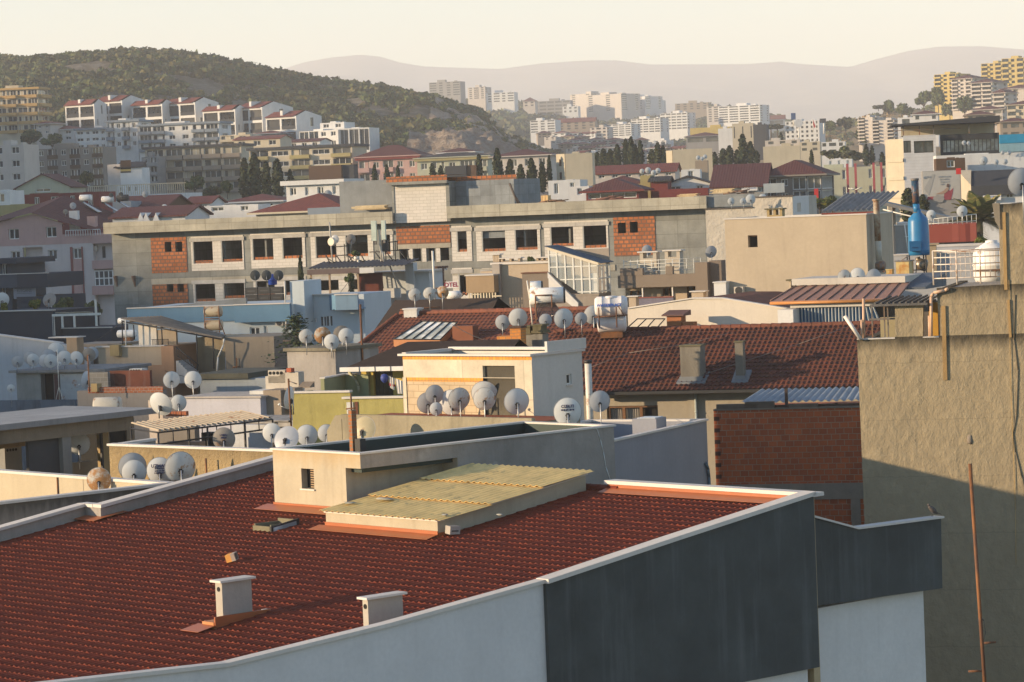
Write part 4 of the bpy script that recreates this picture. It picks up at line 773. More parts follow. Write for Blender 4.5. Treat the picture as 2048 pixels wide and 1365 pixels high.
def shingle_house():
    yw,W=yaw2(690,736,110,805,731); b=Bld('shingle_roof_house','yellow rendered house under a dark brown shingle roof with white gutter','house',690,736,110,-20,zb=0); s=b.S
    x1=s(1000,724)[0]; t=4.2; rise=1.75; top=b.W
    sh=tiles('dark brown shingle',(.052,.038,.032),(.038,.028,.025),(.025,.02,.018),.35,.14,.9,wash=.3,spec=.15)
    zt=b.zt; tr=min((abs(b.S(840,684,q)[1]-(zt+.36*q)),q) for q in np.arange(.5,14,.05))[1]; rise=.36*tr; xl=b.S(815,684,tr)[0]; print('shingle',tr,rise,x1,xl)
    mb=MB(); mb.face([(0,0,zt),(x1,0,zt),(x1,tr,zt+rise),(xl,tr,zt+rise)]); mb.face([(0,2*tr,zt),(0,0,zt),(xl,tr,zt+rise)]); mb.face([(x1,2*tr,zt),(0,2*tr,zt),(xl,tr,zt+rise),(x1,tr,zt+rise)]); mb.face([(0,0,zt-.05),(0,2*tr,zt-.05),(x1,2*tr,zt-.05),(x1,0,zt-.05)]); b.part(mb,'roof',sh)
    g=MB(); g.box(-.15,x1,-.16,-.01,zt-.14,zt+.02)
    for k in range(1,9): g.box(k*.62,k*.62+.02,-.18,-.16,zt-.15,zt+.03,1)
    b.part(g,'gutter',[paint('white gutter',(.7,.67,.62),.45),black])
    ye=plaster('yellow ochre render',(.62,.47,.13),.12,.3,.25); x0=s(708,760)[0]
    d=b.rect(747,733,786,792,.7); mb=MB(); mb.wall(x0,.7,1,0,x1-x0,0,zt-.03,[(d[0]-x0,d[1],d[2]-x0,zt-.06)],.3,0,mback=1); mb.wall(x0,2*tr-.5,0,-1,2*tr-1.2,0,zt-.03); b.part(mb,'wall',[ye,darkhole])
    q=MB(); 
    for k in range(5): xx=d[0]+(d[2]-d[0])*k/5; q.box(xx+.02,xx+.16,.85,.87,d[1],zt-.08)
    b.part(q,'door_curtain',plaster('striped door curtain',(.10,.085,.06),.4,.4))
    q=MB(); p=[b.S(u,v,.3) for u,v in ((697,736),(698,744),(712,762),(717,772),(718,785))]; q.path([(a,.3,c) for a,c in p],.055,8); b.part(q,'downpipe',paint('olive pipe',(.36,.34,.22),.5))
    gw=plaster('olive green render',(.34,.35,.20),.15,.35,.3); yg=plaster('mossy yellow green render',(.43,.385,.14),.22,.45,.4,top=(0,1,.1,0.))
    A=b.S(641,758,-1.5); B=b.S(722,752,-1.5); zb_=b.S(680,790,-1.5)[1]; q=MB(); q.box(A[0]+.1,d[0]-.1,.45,.6,0,A[1]); q.box(A[0],A[0]+.14,-1.5,.6,0,A[1]); b.part(q,'terrace_wall',gw); q=MB(); q.box(A[0]-.05,d[0]-.6,.4,.65,A[1],A[1]+.05); q.box(A[0]-.04,A[0]+.18,-1.5,.4,A[1],A[1]+.05); b.part(q,'coping',coping)
    C1=b.S(583,786,-3.); C2=b.S(692,789,-3.); E1=b.S(688,797,-3.6); E2=b.S(812,791,-3.6); q=MB(); q.box(C1[0],E1[0],-3.,-2.85,0,C1[1]-.02); q.box(C1[0],C1[0]+.15,-2.85,-1.4,0,C1[1]-.02); q.box(E1[0],E2[0],-3.6,-3.45,0,E1[1]-.02); q.box(E1[0],E1[0]+.15,-3.45,-2.98,0,E1[1]-.02); b.part(q,'parapet_wall',yg)
    q=MB(); q.box(C1[0]-.06,E1[0],-3.08,-2.8,C1[1]-.02,C1[1]+.05); q.box(E1[0]-.06,E2[0],-3.68,-3.4,E1[1]-.02,E1[1]+.05); b.part(q,'coping',coping)
    q=MB(); q.face([(C1[0],-3,C1[1]-.9),(E2[0],-3,C1[1]-.9),(E2[0],.7,C1[1]-.9),(C1[0],.7,C1[1]-.9)]); b.part(q,'terrace_floor',grey)
    q=MB(); a=b.S(700,805,-3.62); c=b.S(703,842,-3.62); q.box(a[0]-.13,a[0]+.12,-3.64,-3.6,c[1],a[1]+.0); b.part(q,'bare_patch',whitew); q=MB(); a=b.rect(710,804,716,834,-3.62); q.box(a[0],a[2],-3.625,-3.6,a[1],a[3]); b.part(q,'slot',paint('rust brown slot',(.13,.05,.03),.9)); 
    return b
SH=shingle_house()
def laundry():
    b=SH; mb=MB(); A=b.S(770,748,-.5); o=thing('laundry_line','washing line with a blue bag and white red trimmed cloths by the yellow house','laundry',b.W(A[0],-.5,A[1]))
    rot=Matrix.Rotation(R(b.yaw),4,'Z')
    def loc(u,v): a=b.S(u,v,-.5); return Vector((a[0]-A[0],0,a[1]-A[1]))
    o.rotation_euler=(0,0,R(b.yaw)); q=MB(); q.path([loc(758,742),loc(775,750),loc(806,758)],.008,5); q.build('line',black,o)
    q=MB(); c=loc(769,757); q.lathe([(.02,-.16),(.1,-.14),(.15,-.04),(.14,.06),(.07,.15),(.02,.18)],12,c,(0,0,-1)); q.build('blue_bag',paint('blue bag',(.03,.05,.22),.6),o)
    def cloth(ps,name,m):
        q=MB(); a,b_,c_,d_=[loc(*p) for p in ps]; n=8
        for i in range(n):
            f,g=i/n,(i+1)/n; w=lambda h:Vector((0,.03*math.sin(h*15),0)); q.face([d_.lerp(c_,f)+w(f),d_.lerp(c_,g)+w(g),a.lerp(b_,g)+w(g),a.lerp(b_,f)+w(f)],0,True)
        q.build(name,m,o)
    cw=plaster('white cotton',(.75,.72,.68),.05,0,.1); cloth(((777,752),(789,757),(789,781),(780,776)),'shirt',cw); cloth(((790,757),(806,763),(806,788),(795,788)),'towel',cw); cloth(((777,766),(790,770),(790,774),(778,772)),'red_trim',plaster('red cloth',(.45,.03,.04),.1,0,.1))
laundry()
def hip_house():
    yw=-22; b=Bld('hip_roof_house','house with an orange red hipped tile roof and a long skylight','house',715,737,140,yw,zb=0); s=b.S; zt=b.zt
    tr=min((abs(b.S(870,628,q)[1]-(zt+.40*q)),q) for q in np.arange(1,16,.05))[1]; rise=.40*tr; k=math.hypot(tr,rise); ca,sa=tr/k,rise/k; xl=b.S(800,640,tr)[0]; x1=b.S(1130,700,0)[0]; x0=b.S(660,740,0)[0]; print('hip',tr,rise,xl,x0,x1)
    rt=tiles('orange red clay tile',(.19,.058,.032),(.13,.045,.028),(.055,.026,.02),.21,.34,.75,wash=.4)
    tilefield('roof',(0,0,zt-b.zb),(1,0,0),(0,ca,sa),(0,-sa,ca),(x0,x1),(0,k),rt,b.e,[(x0,0),(x1,0),(x1,k),(xl,k)],tw=.22,th=.34,amp=.04,step=.03,su=5)
    kl=math.hypot(xl-x0,rise); c2,s2=(xl-x0)/kl,rise/kl
    mb=MB(); mb.face([(x0,0,zt-.06),(x1,0,zt-.06),(x1,tr,zt+rise-.06),(xl,tr,zt+rise-.06)]); mb.face([(x0,2*tr,zt),(x0,0,zt),(xl,tr,zt+rise)]); mb.face([(x1,2*tr,zt),(x0,2*tr,zt),(xl,tr,zt+rise),(x1,tr,zt+rise)]); b.part(mb,'roof_slope',tiles('plain red tile',(.15,.05,.032),(.11,.042,.028),(.055,.026,.02),.22,.34,.8,.4))
    rc=MB(); n=22
    for (p,q) in (((x0,0,zt+.03),(xl,tr,zt+rise+.05)),((xl,tr,zt+rise+.05),(x1,tr,zt+rise+.05))):
        p,q=Vector(p),Vector(q); L=(q-p).length; d=(q-p)/L; kk=int(L/.42)
        for i in range(kk): rc.lathe([(.1,0),(.14,.03),(.12,.42),(.14,.44)],8,p+d*i*.42,d)
    b.part(rc,'ridge_cap',rt)
    mb=MB(); mb.box(x0+.4,x1,.5,2*tr-.5,0,zt-.03); b.part(mb,'wall',cream)
    c=b.S(819,640,tr-.4); q=MB(); a0=b.S(808,640,tr-.4)[0]; a1=b.S(834,640,tr-.4)[0]; zt2=b.S(820,620,tr-.4)[1]; q.box(a0,a1,tr-.4,tr+.3,zt+rise-.7,zt2); o=b.part(q,'chimney',whitew); q=MB(); q.box(a0-.05,a1+.05,tr-.45,tr+.35,zt2,zt2+.07); b.part(q,'cap',whitew,o)
    f=lambda u,v:min((abs(b.S(u,v,q)[1]-(zt+.40*q+.35)),q) for q in np.arange(0,14,.04))[1]
    pts=[]
    for u,v in ((787,680),(880,681),(915,646),(843,644)): t_=f(u,v); a=b.S(u,v,t_); pts.append(Vector((a[0],t_,a[1])))
    q=MB(); A,B,C,D_=pts; q.face([A,B,C,D_],0); q.face([p-Vector((0,0,.04)) for p in (D_,C,B,A)],0); o=b.part(q,'skylight',glass('milky skylight glass',(.40,.42,.36),.25))
    q=MB()
    for i in range(6): q.tube(A.lerp(B,i/5)+Vector((0,0,.03)),D_.lerp(C,i/5)+Vector((0,0,.03)),.028,5)
    q.tube(A+Vector((0,0,.03)),B+Vector((0,0,.03)),.03,5); q.tube(D_+Vector((0,0,.03)),C+Vector((0,0,.03)),.03,5); b.part(q,'glazing_bar',black,o)
    q=MB(); dn=Vector((0,0,-.45)); q.face([A+dn,B+dn,B,A]); q.face([B+dn,C+dn,C,B]); q.face([D_+dn,A+dn,A,D_]); b.part(q,'skylight_curb',paint('terracotta curb',(.42,.17,.06),.6),o)
    for (u0,u1,v0,v1,h) in ((905,945,652,672,0),):
        t_=f(925,670); a=b.S(u0,v1,t_); c=b.S(u1,v0,t_); q=MB(); q.box(a[0],c[0],t_,t_+.7,a[1]-.3,c[1]); b.part(q,'brick_chimney',paint('brown chimney tin',(.19,.06,.025),.7))
    return b
HH=hip_house()
def orange_vent(): 
    b=ST; q=MB(); a=P(994,688,118); c=P(1044,656,118); o=thing('brick_vent','orange brick vent block on the roof left of the blue stained chimney','vent',(a.x,a.y,a.z-.3),-20); w=(c.x-a.x); h=c.z-a.z
    q.box(0,w*.55,0,.6,0,h*.5+.3); q.box(w*.55,w,0,.6,0,h+.3); q.box(w*.5,w*1.03,-.05,.65,h+.3,h+.38,1); q.build('block',[bricks('vent brick',(.6,.24,.05),(.5,.19,.05),(.3,.18,.1),.25,.12),plaster('vent cap',(.12,.07,.05))],o)
    a=P(1046,700,119); c=P(1090,655,119); o=thing('cement_chimney','grey stained cement chimney with stacked cap left of the tile roof ridge','chimney',(a.x,a.y,a.z-.5),-24); w=c.x-a.x; h=c.z-a.z+.5; q=MB(); q.box(0,w*.95,0,.6,0,h*.82); q.build('shaft',plaster('sooty cement',(.25,.24,.21),.3,.7,.5),o); q=MB(); q.box(-.06,w*.42,-.06,.66,h*.82,h*.86); q.box(.02,w*.36,.02,.6,h*.86,h*1.02); q.box(-.04,w*.4,-.04,.64,h*1.02,h*1.07); q.box(w*.45,w*1.02,-.06,.66,h*.84,h*.92); q.box(w*.5,w*.9,0,.6,h*.92,h*1.06); q.box(w*.46,w*.98,-.04,.64,h*1.06,h*1.1); q.build('cap',plaster('mossy cap',(.16,.14,.08)),o)
orange_vent()
def brown_roof():
    b=Bld('brown_roof_house','house with a plain dark brown felt roof carrying three rusty dishes','house',790,601,152,-24,zb=0); zt=b.zt; s=b.S
    tq=lambda u,v,sl:min((abs(b.S(u,v,-q)[1]-(zt-sl*q)),q) for q in np.arange(0,16,.05))[1]
    br=plaster('dark brown roofing felt',(.068,.048,.038),.25,.1,.4); x1=s(960,594)[0]; tf=7.; sl=.5; xl=b.S(720,650,-tf)[0]-1.2
    mb=MB(); mb.face([(xl,-tf,zt-sl*tf),(x1+2,-tf,zt-sl*tf),(x1+1,0,zt),(0,0,zt)]); mb.face([(0,0,zt),(x1+1,0,zt),(x1+2,tf,zt-sl*tf),(xl,tf,zt-sl*tf)]); mb.face([(xl,tf,zt-sl*tf),(xl,-tf,zt-sl*tf),(0,0,zt)]); b.part(mb,'roof',br)
    mb=MB(); mb.box(xl+.5,x1+1.5,-tf+.5,tf-.5,0,zt-sl*tf+.1); b.part(mb,'wall',plaster('dull maroon wall',(.16,.035,.035),.2,.2))
    q=MB(); z=zt+.02; q.tube(b.W(0,0,0)*0+Vector((s(800,613,-1)[0],-1,zt-.45)),Vector((s(880,604,-1)[0],-1,zt-.35)),.025,6); b.part(q,'dish_rail',rusty)
    return b
BR=brown_roof()
dd(829,590,25.5,149,'pinkish rusty dish, left of three on the dark brown roof','r',4,12,.9); dd(859,588,26,149,'rust streaked dish, middle of three on the dark brown roof','r',0,12,.9); dd(885,585,25,149,'dish with a yellow rusted top, right of three on the dark brown roof','R',-6,12,.9)
def hut_with_rusty_dishes():
    b=Bld('cement_hut','grey cement hut carrying five rusty dishes beside the cedar','hut',574,703,130,-33,zb=0); W=b.w(670,697); D=b.H(742,687,b.zt)[1] if True else 3
    z=b.zt; W=max(2,W); D=3.2; print('hut',W,D)
    b.shell(W,D,0,z,greyrough); q=MB(); q.box(-.12,W+.12,-.12,D+.12,z,z+.14); b.part(q,'roof_slab',plaster('mossy slab',(.22,.20,.15),.4,.6,.6))
    q=MB(); x=W+.06; q.tube((x,1.9,0),(x,1.9,z+1.9),.05,7); b.part(q,'drain_pole',rusty)
    return b
HT=hut_with_rusty_dishes()
dd(612,673,29,128.5,'dish with two rust blots, leftmost on the cement hut','r',6,12,.8); dd(645,671,34,131,'rust stained dish behind the front pair on the cement hut','R',4,14,.9); dd(663,684,31,127.5,'lowest pale dish at the front of the cement hut','w',-3,12,.7); dd(692,672,31,128,'white dish at the right corner of the cement hut roof','w',3,12,.8); dd(683,668,33,130.5,'brown rimmed dish behind the right corner dish on the cement hut','b',10,14,.9)
def solar_group():
    p=P(1098,640,126); o=thing('solar_water_heater','solar water heater with two white tanks and a fan of glass tubes','water heater',p-Vector((0,0,.6)),-8)
    k=126/FPX
    L=lambda u,v,y=0:Vector(((u-1098)*k,y,-(v-640)*k+.6))
    q=MB(); q.lathe([(.3,0),(.345,.02),(.345,1.4),(.33,1.42)],22,L(1061,592),(1,.12,0)); q.build('storage_tank',whitem,o)
    q=MB(); q.lathe([(.33,1.421),(.34,1.47),(.30,1.5)],22,L(1061,592),(1,.12,0)); q.build('tank_end',black,o)
    q=MB(); q.lathe([(.2,0),(.215,.02),(.215,.46),(.2,.47)],18,L(1061,572,.25),(1,.12,0)); q.build('expansion_tank',whitem,o); q=MB(); q.lathe([(.2,.471),(.21,.52),(.17,.54)],18,L(1061,572,.25),(1,.12,0)); q.build('tank_end',black,o)
    q=MB()
    for i in range(16): q.tube(L(1070+i*2.6,605,-.05),L(1080+i*4.0,642,-1.0),.026,6)
    q.build('glass_tube',paint('dark solar tube',(.05,.045,.05),.15,.3),o)
    q=MB()
    for u in (1074,1107): q.tube(L(u,590,-.3),L(u,645,-.35),.028,6); q.tube(L(u,590,-.3),L(u,590,.3),.028,6)
    q.tube(L(1074,590,-.3),L(1107,590,-.3),.028,6); q.tube(L(1074,603,-.3),L(1080,650,-1.1),.025,5); q.build('stand',rusty,o)
    q=MB(); q.path([L(1056,560,.1),L(1060,600,.1),L(1064,655,.1)],.03,7); q.build('feed_pipe',pvc,o)
    p=P(1223,620,126); k=126/FPX; o=thing('plastic_tank','white horizontal plastic tank with blue lettering in a rusty cradle','water tank',p-Vector((0,0,1.)),-6); L=lambda u,v,y=0:Vector(((u-1223)*k,y,-(v-620)*k+1.))
    q=MB(); r=.42; q.lathe([(.12,-.02),(.34,.0),(r,.1),(r,.28),(r+.015,.3),(r,.32),(r,.62),(r+.015,.64),(r,.66),(r,1.1),(r+.015,1.12),(r,1.14),(r,1.24),(.34,1.36),(.12,1.38)],26,L(1190,613),(1,.05,0)); q.lathe([(.24,0),(.25,.06),(.2,.1)],18,L(1222,597),(0,0,1)); q.build('vessel',paint('white plastic',(.66,.63,.62),.35),o)
    words('WATERPLAST',.17,paint('blue tank print',(.05,.13,.5),.5),o,L(1222,611,-.435)+Vector((-.04,0,.02)),(R(90),0,R(3)),ext=.006,bold=.006)
    q=MB()
    for u in (1199,1234): q.tube(L(u,614,-.46),L(u,655,-.46),.028,6); q.tube(L(u,633,-.46),L(u,633,.46),.028,6)
    q.tube(L(1190,633,-.46),L(1256,631,-.4),.03,6); q.tube(L(1250,634,-.3),L(1238,612,-.42),.02,5); q.build('cradle',rusty,o)
    p=P(1224,652,126.4); o=thing('lower_tank','plain white tank under the lettered plastic tank by the ridge','water tank',p-Vector((0,0,.3)),-6); q=MB(); q.lathe([(.2,-.0),(.36,.03),(.4,.1),(.4,1.12),(.36,1.2),(.2,1.23)],24,(-.62,0,.42),(1,.03,0)); q.build('vessel',paint('white plastic',(.66,.63,.62)),o)
    q=MB(); q.box(-.5,.45,-.3,.3,-.2,.06); q.build('saddle',rusty,o)
solar_group()
gd='dishes around the solar heater'
dd(1005,645,29,128,'grey dish left of the pale pair near the brick vent block','y',-4,12,.7,gd); dd(1036,636,38,127,'pale blue dish just above the brick vent block','w',2,14,.7,gd); dd(1091,641,26,124,'small grey dish under the solar glass tubes','y',0,12,.6,gd); dd(1127,637,38,123,'large white dish right of the solar glass tubes','w',14,12,.8,gd); dd(1162,638,25,124,'smallest grey dish between the large white dish and the plastic tank','y',8,12,.7,gd); dd(1186,630,37,128,'white dish partly behind the lettered plastic tank','w',6,14,1.,gd)
def gable_white():
    b=Bld('white_gable_house','low white house with a shallow gable end beyond the tile roof ridge','house',1252,620,146,-25,zb=0); s=b.S; A=s(1255,618); B=s(1385,598); C=s(1445,598); D_=s(1575,619); E=s(1575,648)
    mb=MB(); mb.extr([(A[0],0),(D_[0],0),(D_[0],D_[1]),(C[0],C[1]),(B[0],B[1]),(A[0],A[1])],0,.25); b.part(mb,'gable_wall',plaster('warm white render',(.68,.62,.53),.12,.2,.2))
    q=MB(); 
    for p,r in ((A,B),(B,C),(C,D_)): q.extr([(p[0],p[1]),(r[0],r[1]),(r[0],r[1]+.06),(p[0],p[1]+.06)],-.08,.3)
    b.part(q,'coping',coping)
    q=MB(); q.face([(A[0],.3,A[1]),(B[0],.3,B[1]),(B[0],8,B[1]),(A[0],8,A[1])]); q.face([(B[0],.3,B[1]),(C[0],.3,C[1]),(C[0],8,C[1]),(B[0],8,B[1])]); q.face([(C[0],.3,C[1]),(D_[0],.3,D_[1]),(D_[0],8,D_[1]),(C[0],8,C[1])]); b.part(q,'roof',oldtile)
    q=MB(); a=s(1334,655,-2); c=s(1362,632,-2); q.box(a[0],c[0],-2,-1.4,a[1]-1,c[1]); q.prism([(a[0]-.18,-2.2),(c[0]+.2,-2.2),(c[0]+.2,-1.2),(a[0]-.18,-1.2)],[c[1]]*4,[c[1]+.06,c[1]+.06,c[1]+.25,c[1]+.25],1); b.part(q,'brick_vent',[paint('terracotta vent',(.30,.11,.04),.8),paint('brown vent cap',(.12,.06,.05),.8)])
    q=MB(); a=s(1365,655,-2); c=s(1388,644,-2); q.box(a[0],c[0],-2,-1.6,a[1]-1,c[1]); b.part(q,'brick_stub',paint('terracotta vent',(.30,.11,.04)))
    q=MB(); X=[s(u,655,-2.4) for u in (1256,1275,1295,1315)]; Y=[s(u,638,-1.) for u in (1275,1293,1310,1330)]
    for p,r in zip(X,Y): q.tube((p[0],-2.4,p[1]),(r[0],-1.,r[1]),.03,5)
    q.tube((X[0][0],-2.4,X[0][1]),(X[-1][0],-2.4,X[-1][1]),.03,5); q.tube((Y[0][0],-1,Y[0][1]),(Y[-1][0],-1,Y[-1][1]),.03,5); b.part(q,'iron_frame',black)
    return b
GW=gable_white()
def metal_roof_bar():
    b=Bld('metal_roof_house','house with a brown ribbed metal eave roof, white slab and blue striped curtain','house',1541,603,140,-23,zb=0); s=b.S; W=s(1800,598)[0]; zt=b.zt
    A=s(1541,603); B=s(1795,593); C=s(1845,578,2.2); D_=s(1595,581,2.2); mb=MB(); P0=[(A[0],0,A[1]),(B[0],0,A[1]),(B[0],2.2,A[1]+.62),(A[0]+.6,2.2,A[1]+.62)]; mb.face(P0); mb.face([(x,y,z-.06) for x,y,z in P0[::-1]]); mb.face([P0[0],(P0[0][0],0,P0[0][2]-.1),(P0[1][0],0,P0[1][2]-.1),P0[1]][::1]); n=11
    for i in range(n+1):
        f=i/n; p=Vector(P0[0]).lerp(Vector(P0[1]),f); q_=Vector(P0[3]).lerp(Vector(P0[2]),f); mb.tube(p+Vector((0,0,.03)),q_+Vector((0,0,.03)),.03,5)
    b.part(mb,'metal_roof',paint('pinkish brown roof sheet',(.27,.15,.115),.5,.1,var=.15)); q=MB(); q.tube((A[0],-.08,A[1]-.1),(B[0],-.08,A[1]-.1),.07,8); b.part(q,'gutter',paint('terracotta gutter',(.45,.19,.05),.5))
    q=MB(); z2=A[1]+.62; q.box(A[0]+.4,B[0]-.2,2.1,5.5,z2+.02,z2+.32); b.part(q,'roof_slab',plaster('white slab edge',(.62,.58,.52),.15,.3)); q=MB(); q.prism([(B[0]-2.2,1.6),(B[0]+.9,1.6),(B[0]+.9,5.4),(B[0]-.6,5.4)],z2-.3,[z2-.2,z2-.2,z2+.35,z2+.35]); b.part(q,'slate_roof',tiles('blue grey slate',(.10,.12,.15),(.07,.085,.11),(.04,.045,.05),.3,.3,.7))
    q=MB(); q.box(A[0]+.9,B[0],.15,.3,A[1]-.34,A[1]-.14); b.part(q,'lintel',plaster('white slab edge',(.62,.58,.52)))
    q=MB(); x0=s(1592,630,.3)[0]; x1=s(1748,622,.3)[0]; n=46; zt2,zb_=A[1]-.34,s(1670,668,.3)[1]
    for i in range(n):
        for j in range(4):
            f0,f1=(i+j/4)/n,(i+(j+1)/4)/n; yy=lambda f:.32+.05*math.sin(f*n*math.pi); 
            lean=lambda f,x:x+(max(0,f-.8)*1.0 if False else 0)
            xa,xb=x0+(x1-x0)*f0,x0+(x1-x0)*f1; ub=.5*max(0,(f0-.82))/.18; q.face([(xa+ub,yy(f0),zb_),(xb+ub,yy(f1),zb_),(xb,yy(f1),zt2),(xa,yy(f0),zt2)],1 if i%2 else 0,True)
    b.part(q,'striped_curtain',[plaster('blue canvas',(.02,.14,.28),.12,.05,.1),plaster('pale canvas stripe',(.46,.48,.48),.12,.05,.1)])
    q=MB(); q.box(0.6,W+1,1.2,5,0,A[1]-.35); b.part(q,'wall',plaster('dim back wall',(.12,.1,.08),.3)); q=MB(); a=s(1556,648,-.6); q.box(a[0],a[0]+.75,-.6,1.5,0,s(1560,620,-.6)[1]); b.part(q,'side_wall',white)
    q=MB(); a=s(1578,582,2.3); c=s(1626,561,2.3); zz=s(1600,570,2.3)[1]; q.box(a[0],c[0],2.3,2.8,a[1]-.4,a[1]+.12); q.box(a[0],a[0]+.1,2.3,2.8,a[1]+.12,c[1]); q.box((a[0]+c[0])/2-.05,(a[0]+c[0])/2+.12,2.3,2.8,a[1]+.12,c[1]); q.box(c[0]-.12,c[0],2.3,2.8,a[1]+.12,c[1]); o=b.part(q,'chimney',beige); q=MB(); q.box(a[0]-.12,c[0]+.06,2.22,2.9,c[1],c[1]+.07); b.part(q,'cap',plaster('mossy cap',(.16,.14,.08)),o)
    return b
MR=metal_roof_bar()
dd(1688,553,26,141,'cream rusty topped dish, leftmost of three before the beige block','r',10,14,.8); dd(1715,551,30,141,'white dish, middle of three before the beige block','w',-4,14,.8); dd(1747,553,29,141,'grey dish, rightmost of three before the beige block','y',8,14,.8)
def beige_block():
    yw=-22; b=Bld('beige_block_house','large plain beige rendered block with one small square window','house',1449,440,160,yw,zb=0); W=b.w(1732,428); D=7.; z=b.zt; hole=b.rect(1496,471,1515,495); D=b.T(1784,424,W)[0]; D=max(2,min(D,9)); print('beige',W,D)
    b.shell(W,D,0,z,beige,[hole],rec=.35,mback=darkhole,mroof=grey); q=MB(); q.box(hole[0],hole[2],.1,.13,hole[3]-.05,hole[3]); b.part(q,'window_recess',PAL['woodframe']); b.coping(W,D,z,coping,.07,.05,.2)
    q=MB(); x=W+.35; zt=b.S(1765,398,.9)[1]; zm=b.S(1768,482,.9)[1]; zb_=b.S(1772,522,.9)[1]; q.tube((x,.9,zm),(x-.02,.9,zt),.17,14,0); q.tube((x+.03,.9,zb_),(x,.9,zm),.17,14,1); q.lathe([(.19,0),(.21,.02),(.2,.1)],14,(x-.02,.9,zt-.1)); o=b.part(q,'flue_pipe',[paint('stained flue pipe',(.34,.28,.2),.5,rust=.45),paint('bare flue pipe',(.5,.46,.38),.4)])
    q=MB(); q.lathe([(.18,-.25),(.24,-.2),(.24,.2),(.18,.25)],14,(x+.15,.7,zb_-.25),(1,0,0)); q.box(x-.15,x+.4,.5,.9,zb_-.6,zb_-.5); b.part(q,'fan_casing',iron,o)
    q=MB(); r=b.rect(1468,574,1486,589,-.4); q.box(r[0],r[2],-.4,0,r[1],r[3]); o=b.part(q,'air_conditioner',paint('ac casing',(.5,.45,.38),.5)); q=MB(); q.lathe([(.2,0),(.2,.015)],16,(r[0]+.26,-.41,(r[1]+r[3])/2),(0,-1,0)); b.part(q,'fan_grille',black,o)
    q=MB(); r=b.rect(1428,566,1452,594,-.6); q.box(r[0],r[2],-.6,.4,0,r[3]); q.box(r[0]-.05,r[2]+.05,-.66,.45,r[3],r[3]+.06); b.part(q,'white_pier',white)
    q=MB(); a=b.S(1534,434,.5); c=b.S(1564,419,.5); x0,x1=a[0],c[0]; q.box(x0,x1,.5,1.,z,z+.15); 
    for f in (0,.42,.84): q.box(x0+(x1-x0)*f,x0+(x1-x0)*(f+.16),.5,1.,z+.15,c[1])
    o=b.part(q,'chimney',plaster('yellow chimney',(.45,.34,.17))); q=MB(); q.box(x0-.1,x1+.08,.42,1.1,c[1],c[1]+.07); b.part(q,'cap',plaster('mossy cap',(.16,.14,.08)),o)
    q=MB(); A=b.S(1642,424,2.); B=b.S(1757,424,2.); C=b.S(1752,396,6.5); D_=b.S(1662,397,6.5); corrug(q,(A[0],2.,A[1]),(B[0],2.,A[1]),(B[0],6.5,A[1]+.9),(A[0]+.2,6.5,A[1]+.9),.3,.06,.01); b.part(q,'corrugated_roof',paint('grey fibre cement sheet',(.24,.23,.22),.8,var=.3)); q=MB(); q.box(A[0],B[0],2.05,2.2,A[1]-.35,A[1]-.08); b.part(q,'fascia',plaster('dark red fascia',(.22,.05,.035)))
    return b
BB=beige_block()
def rough_white():
    b=Bld('rough_white_house','white roughcast house between the construction site and the beige block','house',1411,420,186,-20,zb=0); s=b.S; z0=b.zt; x1=s(1506,414)[0]; W=s(1585,400)[0]; z1=s(1510,396)[1]; rw=plaster('roughcast white',(.60,.55,.47),.2,.35,.8,fs=4,bd=.1)
    mb=MB(); mb.box(0,x1,0,6,0,z0); mb.box(x1,W,0,6,0,z1); b.part(mb,'wall',rw); h=b.rectR(1594,405,1601,425,W+2.6)
    D=b.T(1617,394,W)[0]; D=max(2,min(D,6)); mb=MB(); mb.wall(W+.01,0,0,1,D,0,z1,[b.rectR(1594,406,1602,424,W+.01)],.2,0,mback=1); b.part(mb,'side_wall',[white,darkhole]); q=MB(); q.box(-.06,x1,-.08,.2,z0,z0+.07); q.box(x1-.06,W+.08,-.08,.2,z1,z1+.07); b.part(q,'coping',plaster('dark coping',(.12,.1,.09)))
    return b
RW=rough_white()
dd(1462,403,14,184,'small cream dish, leftmost above the roughcast white house','w',6,12,.6); dd(1486,403,13,184,'small cream dish, middle above the roughcast white house','w',8,12,.6); dd(1501,399,20,184,'largest cream dish above the roughcast white house','w',4,12,.6); dd(1525,397,17,187,'cream dish half hidden by the roughcast white house parapet','w',6,12,.6)
dd(1422,504,23,170,'grey dish at the right end of the taupe terrace railing','y',10,12,.9); dd(1294,501,21,178,'blue grey dish behind the twin terrace chimneys','y',4,12,.7)
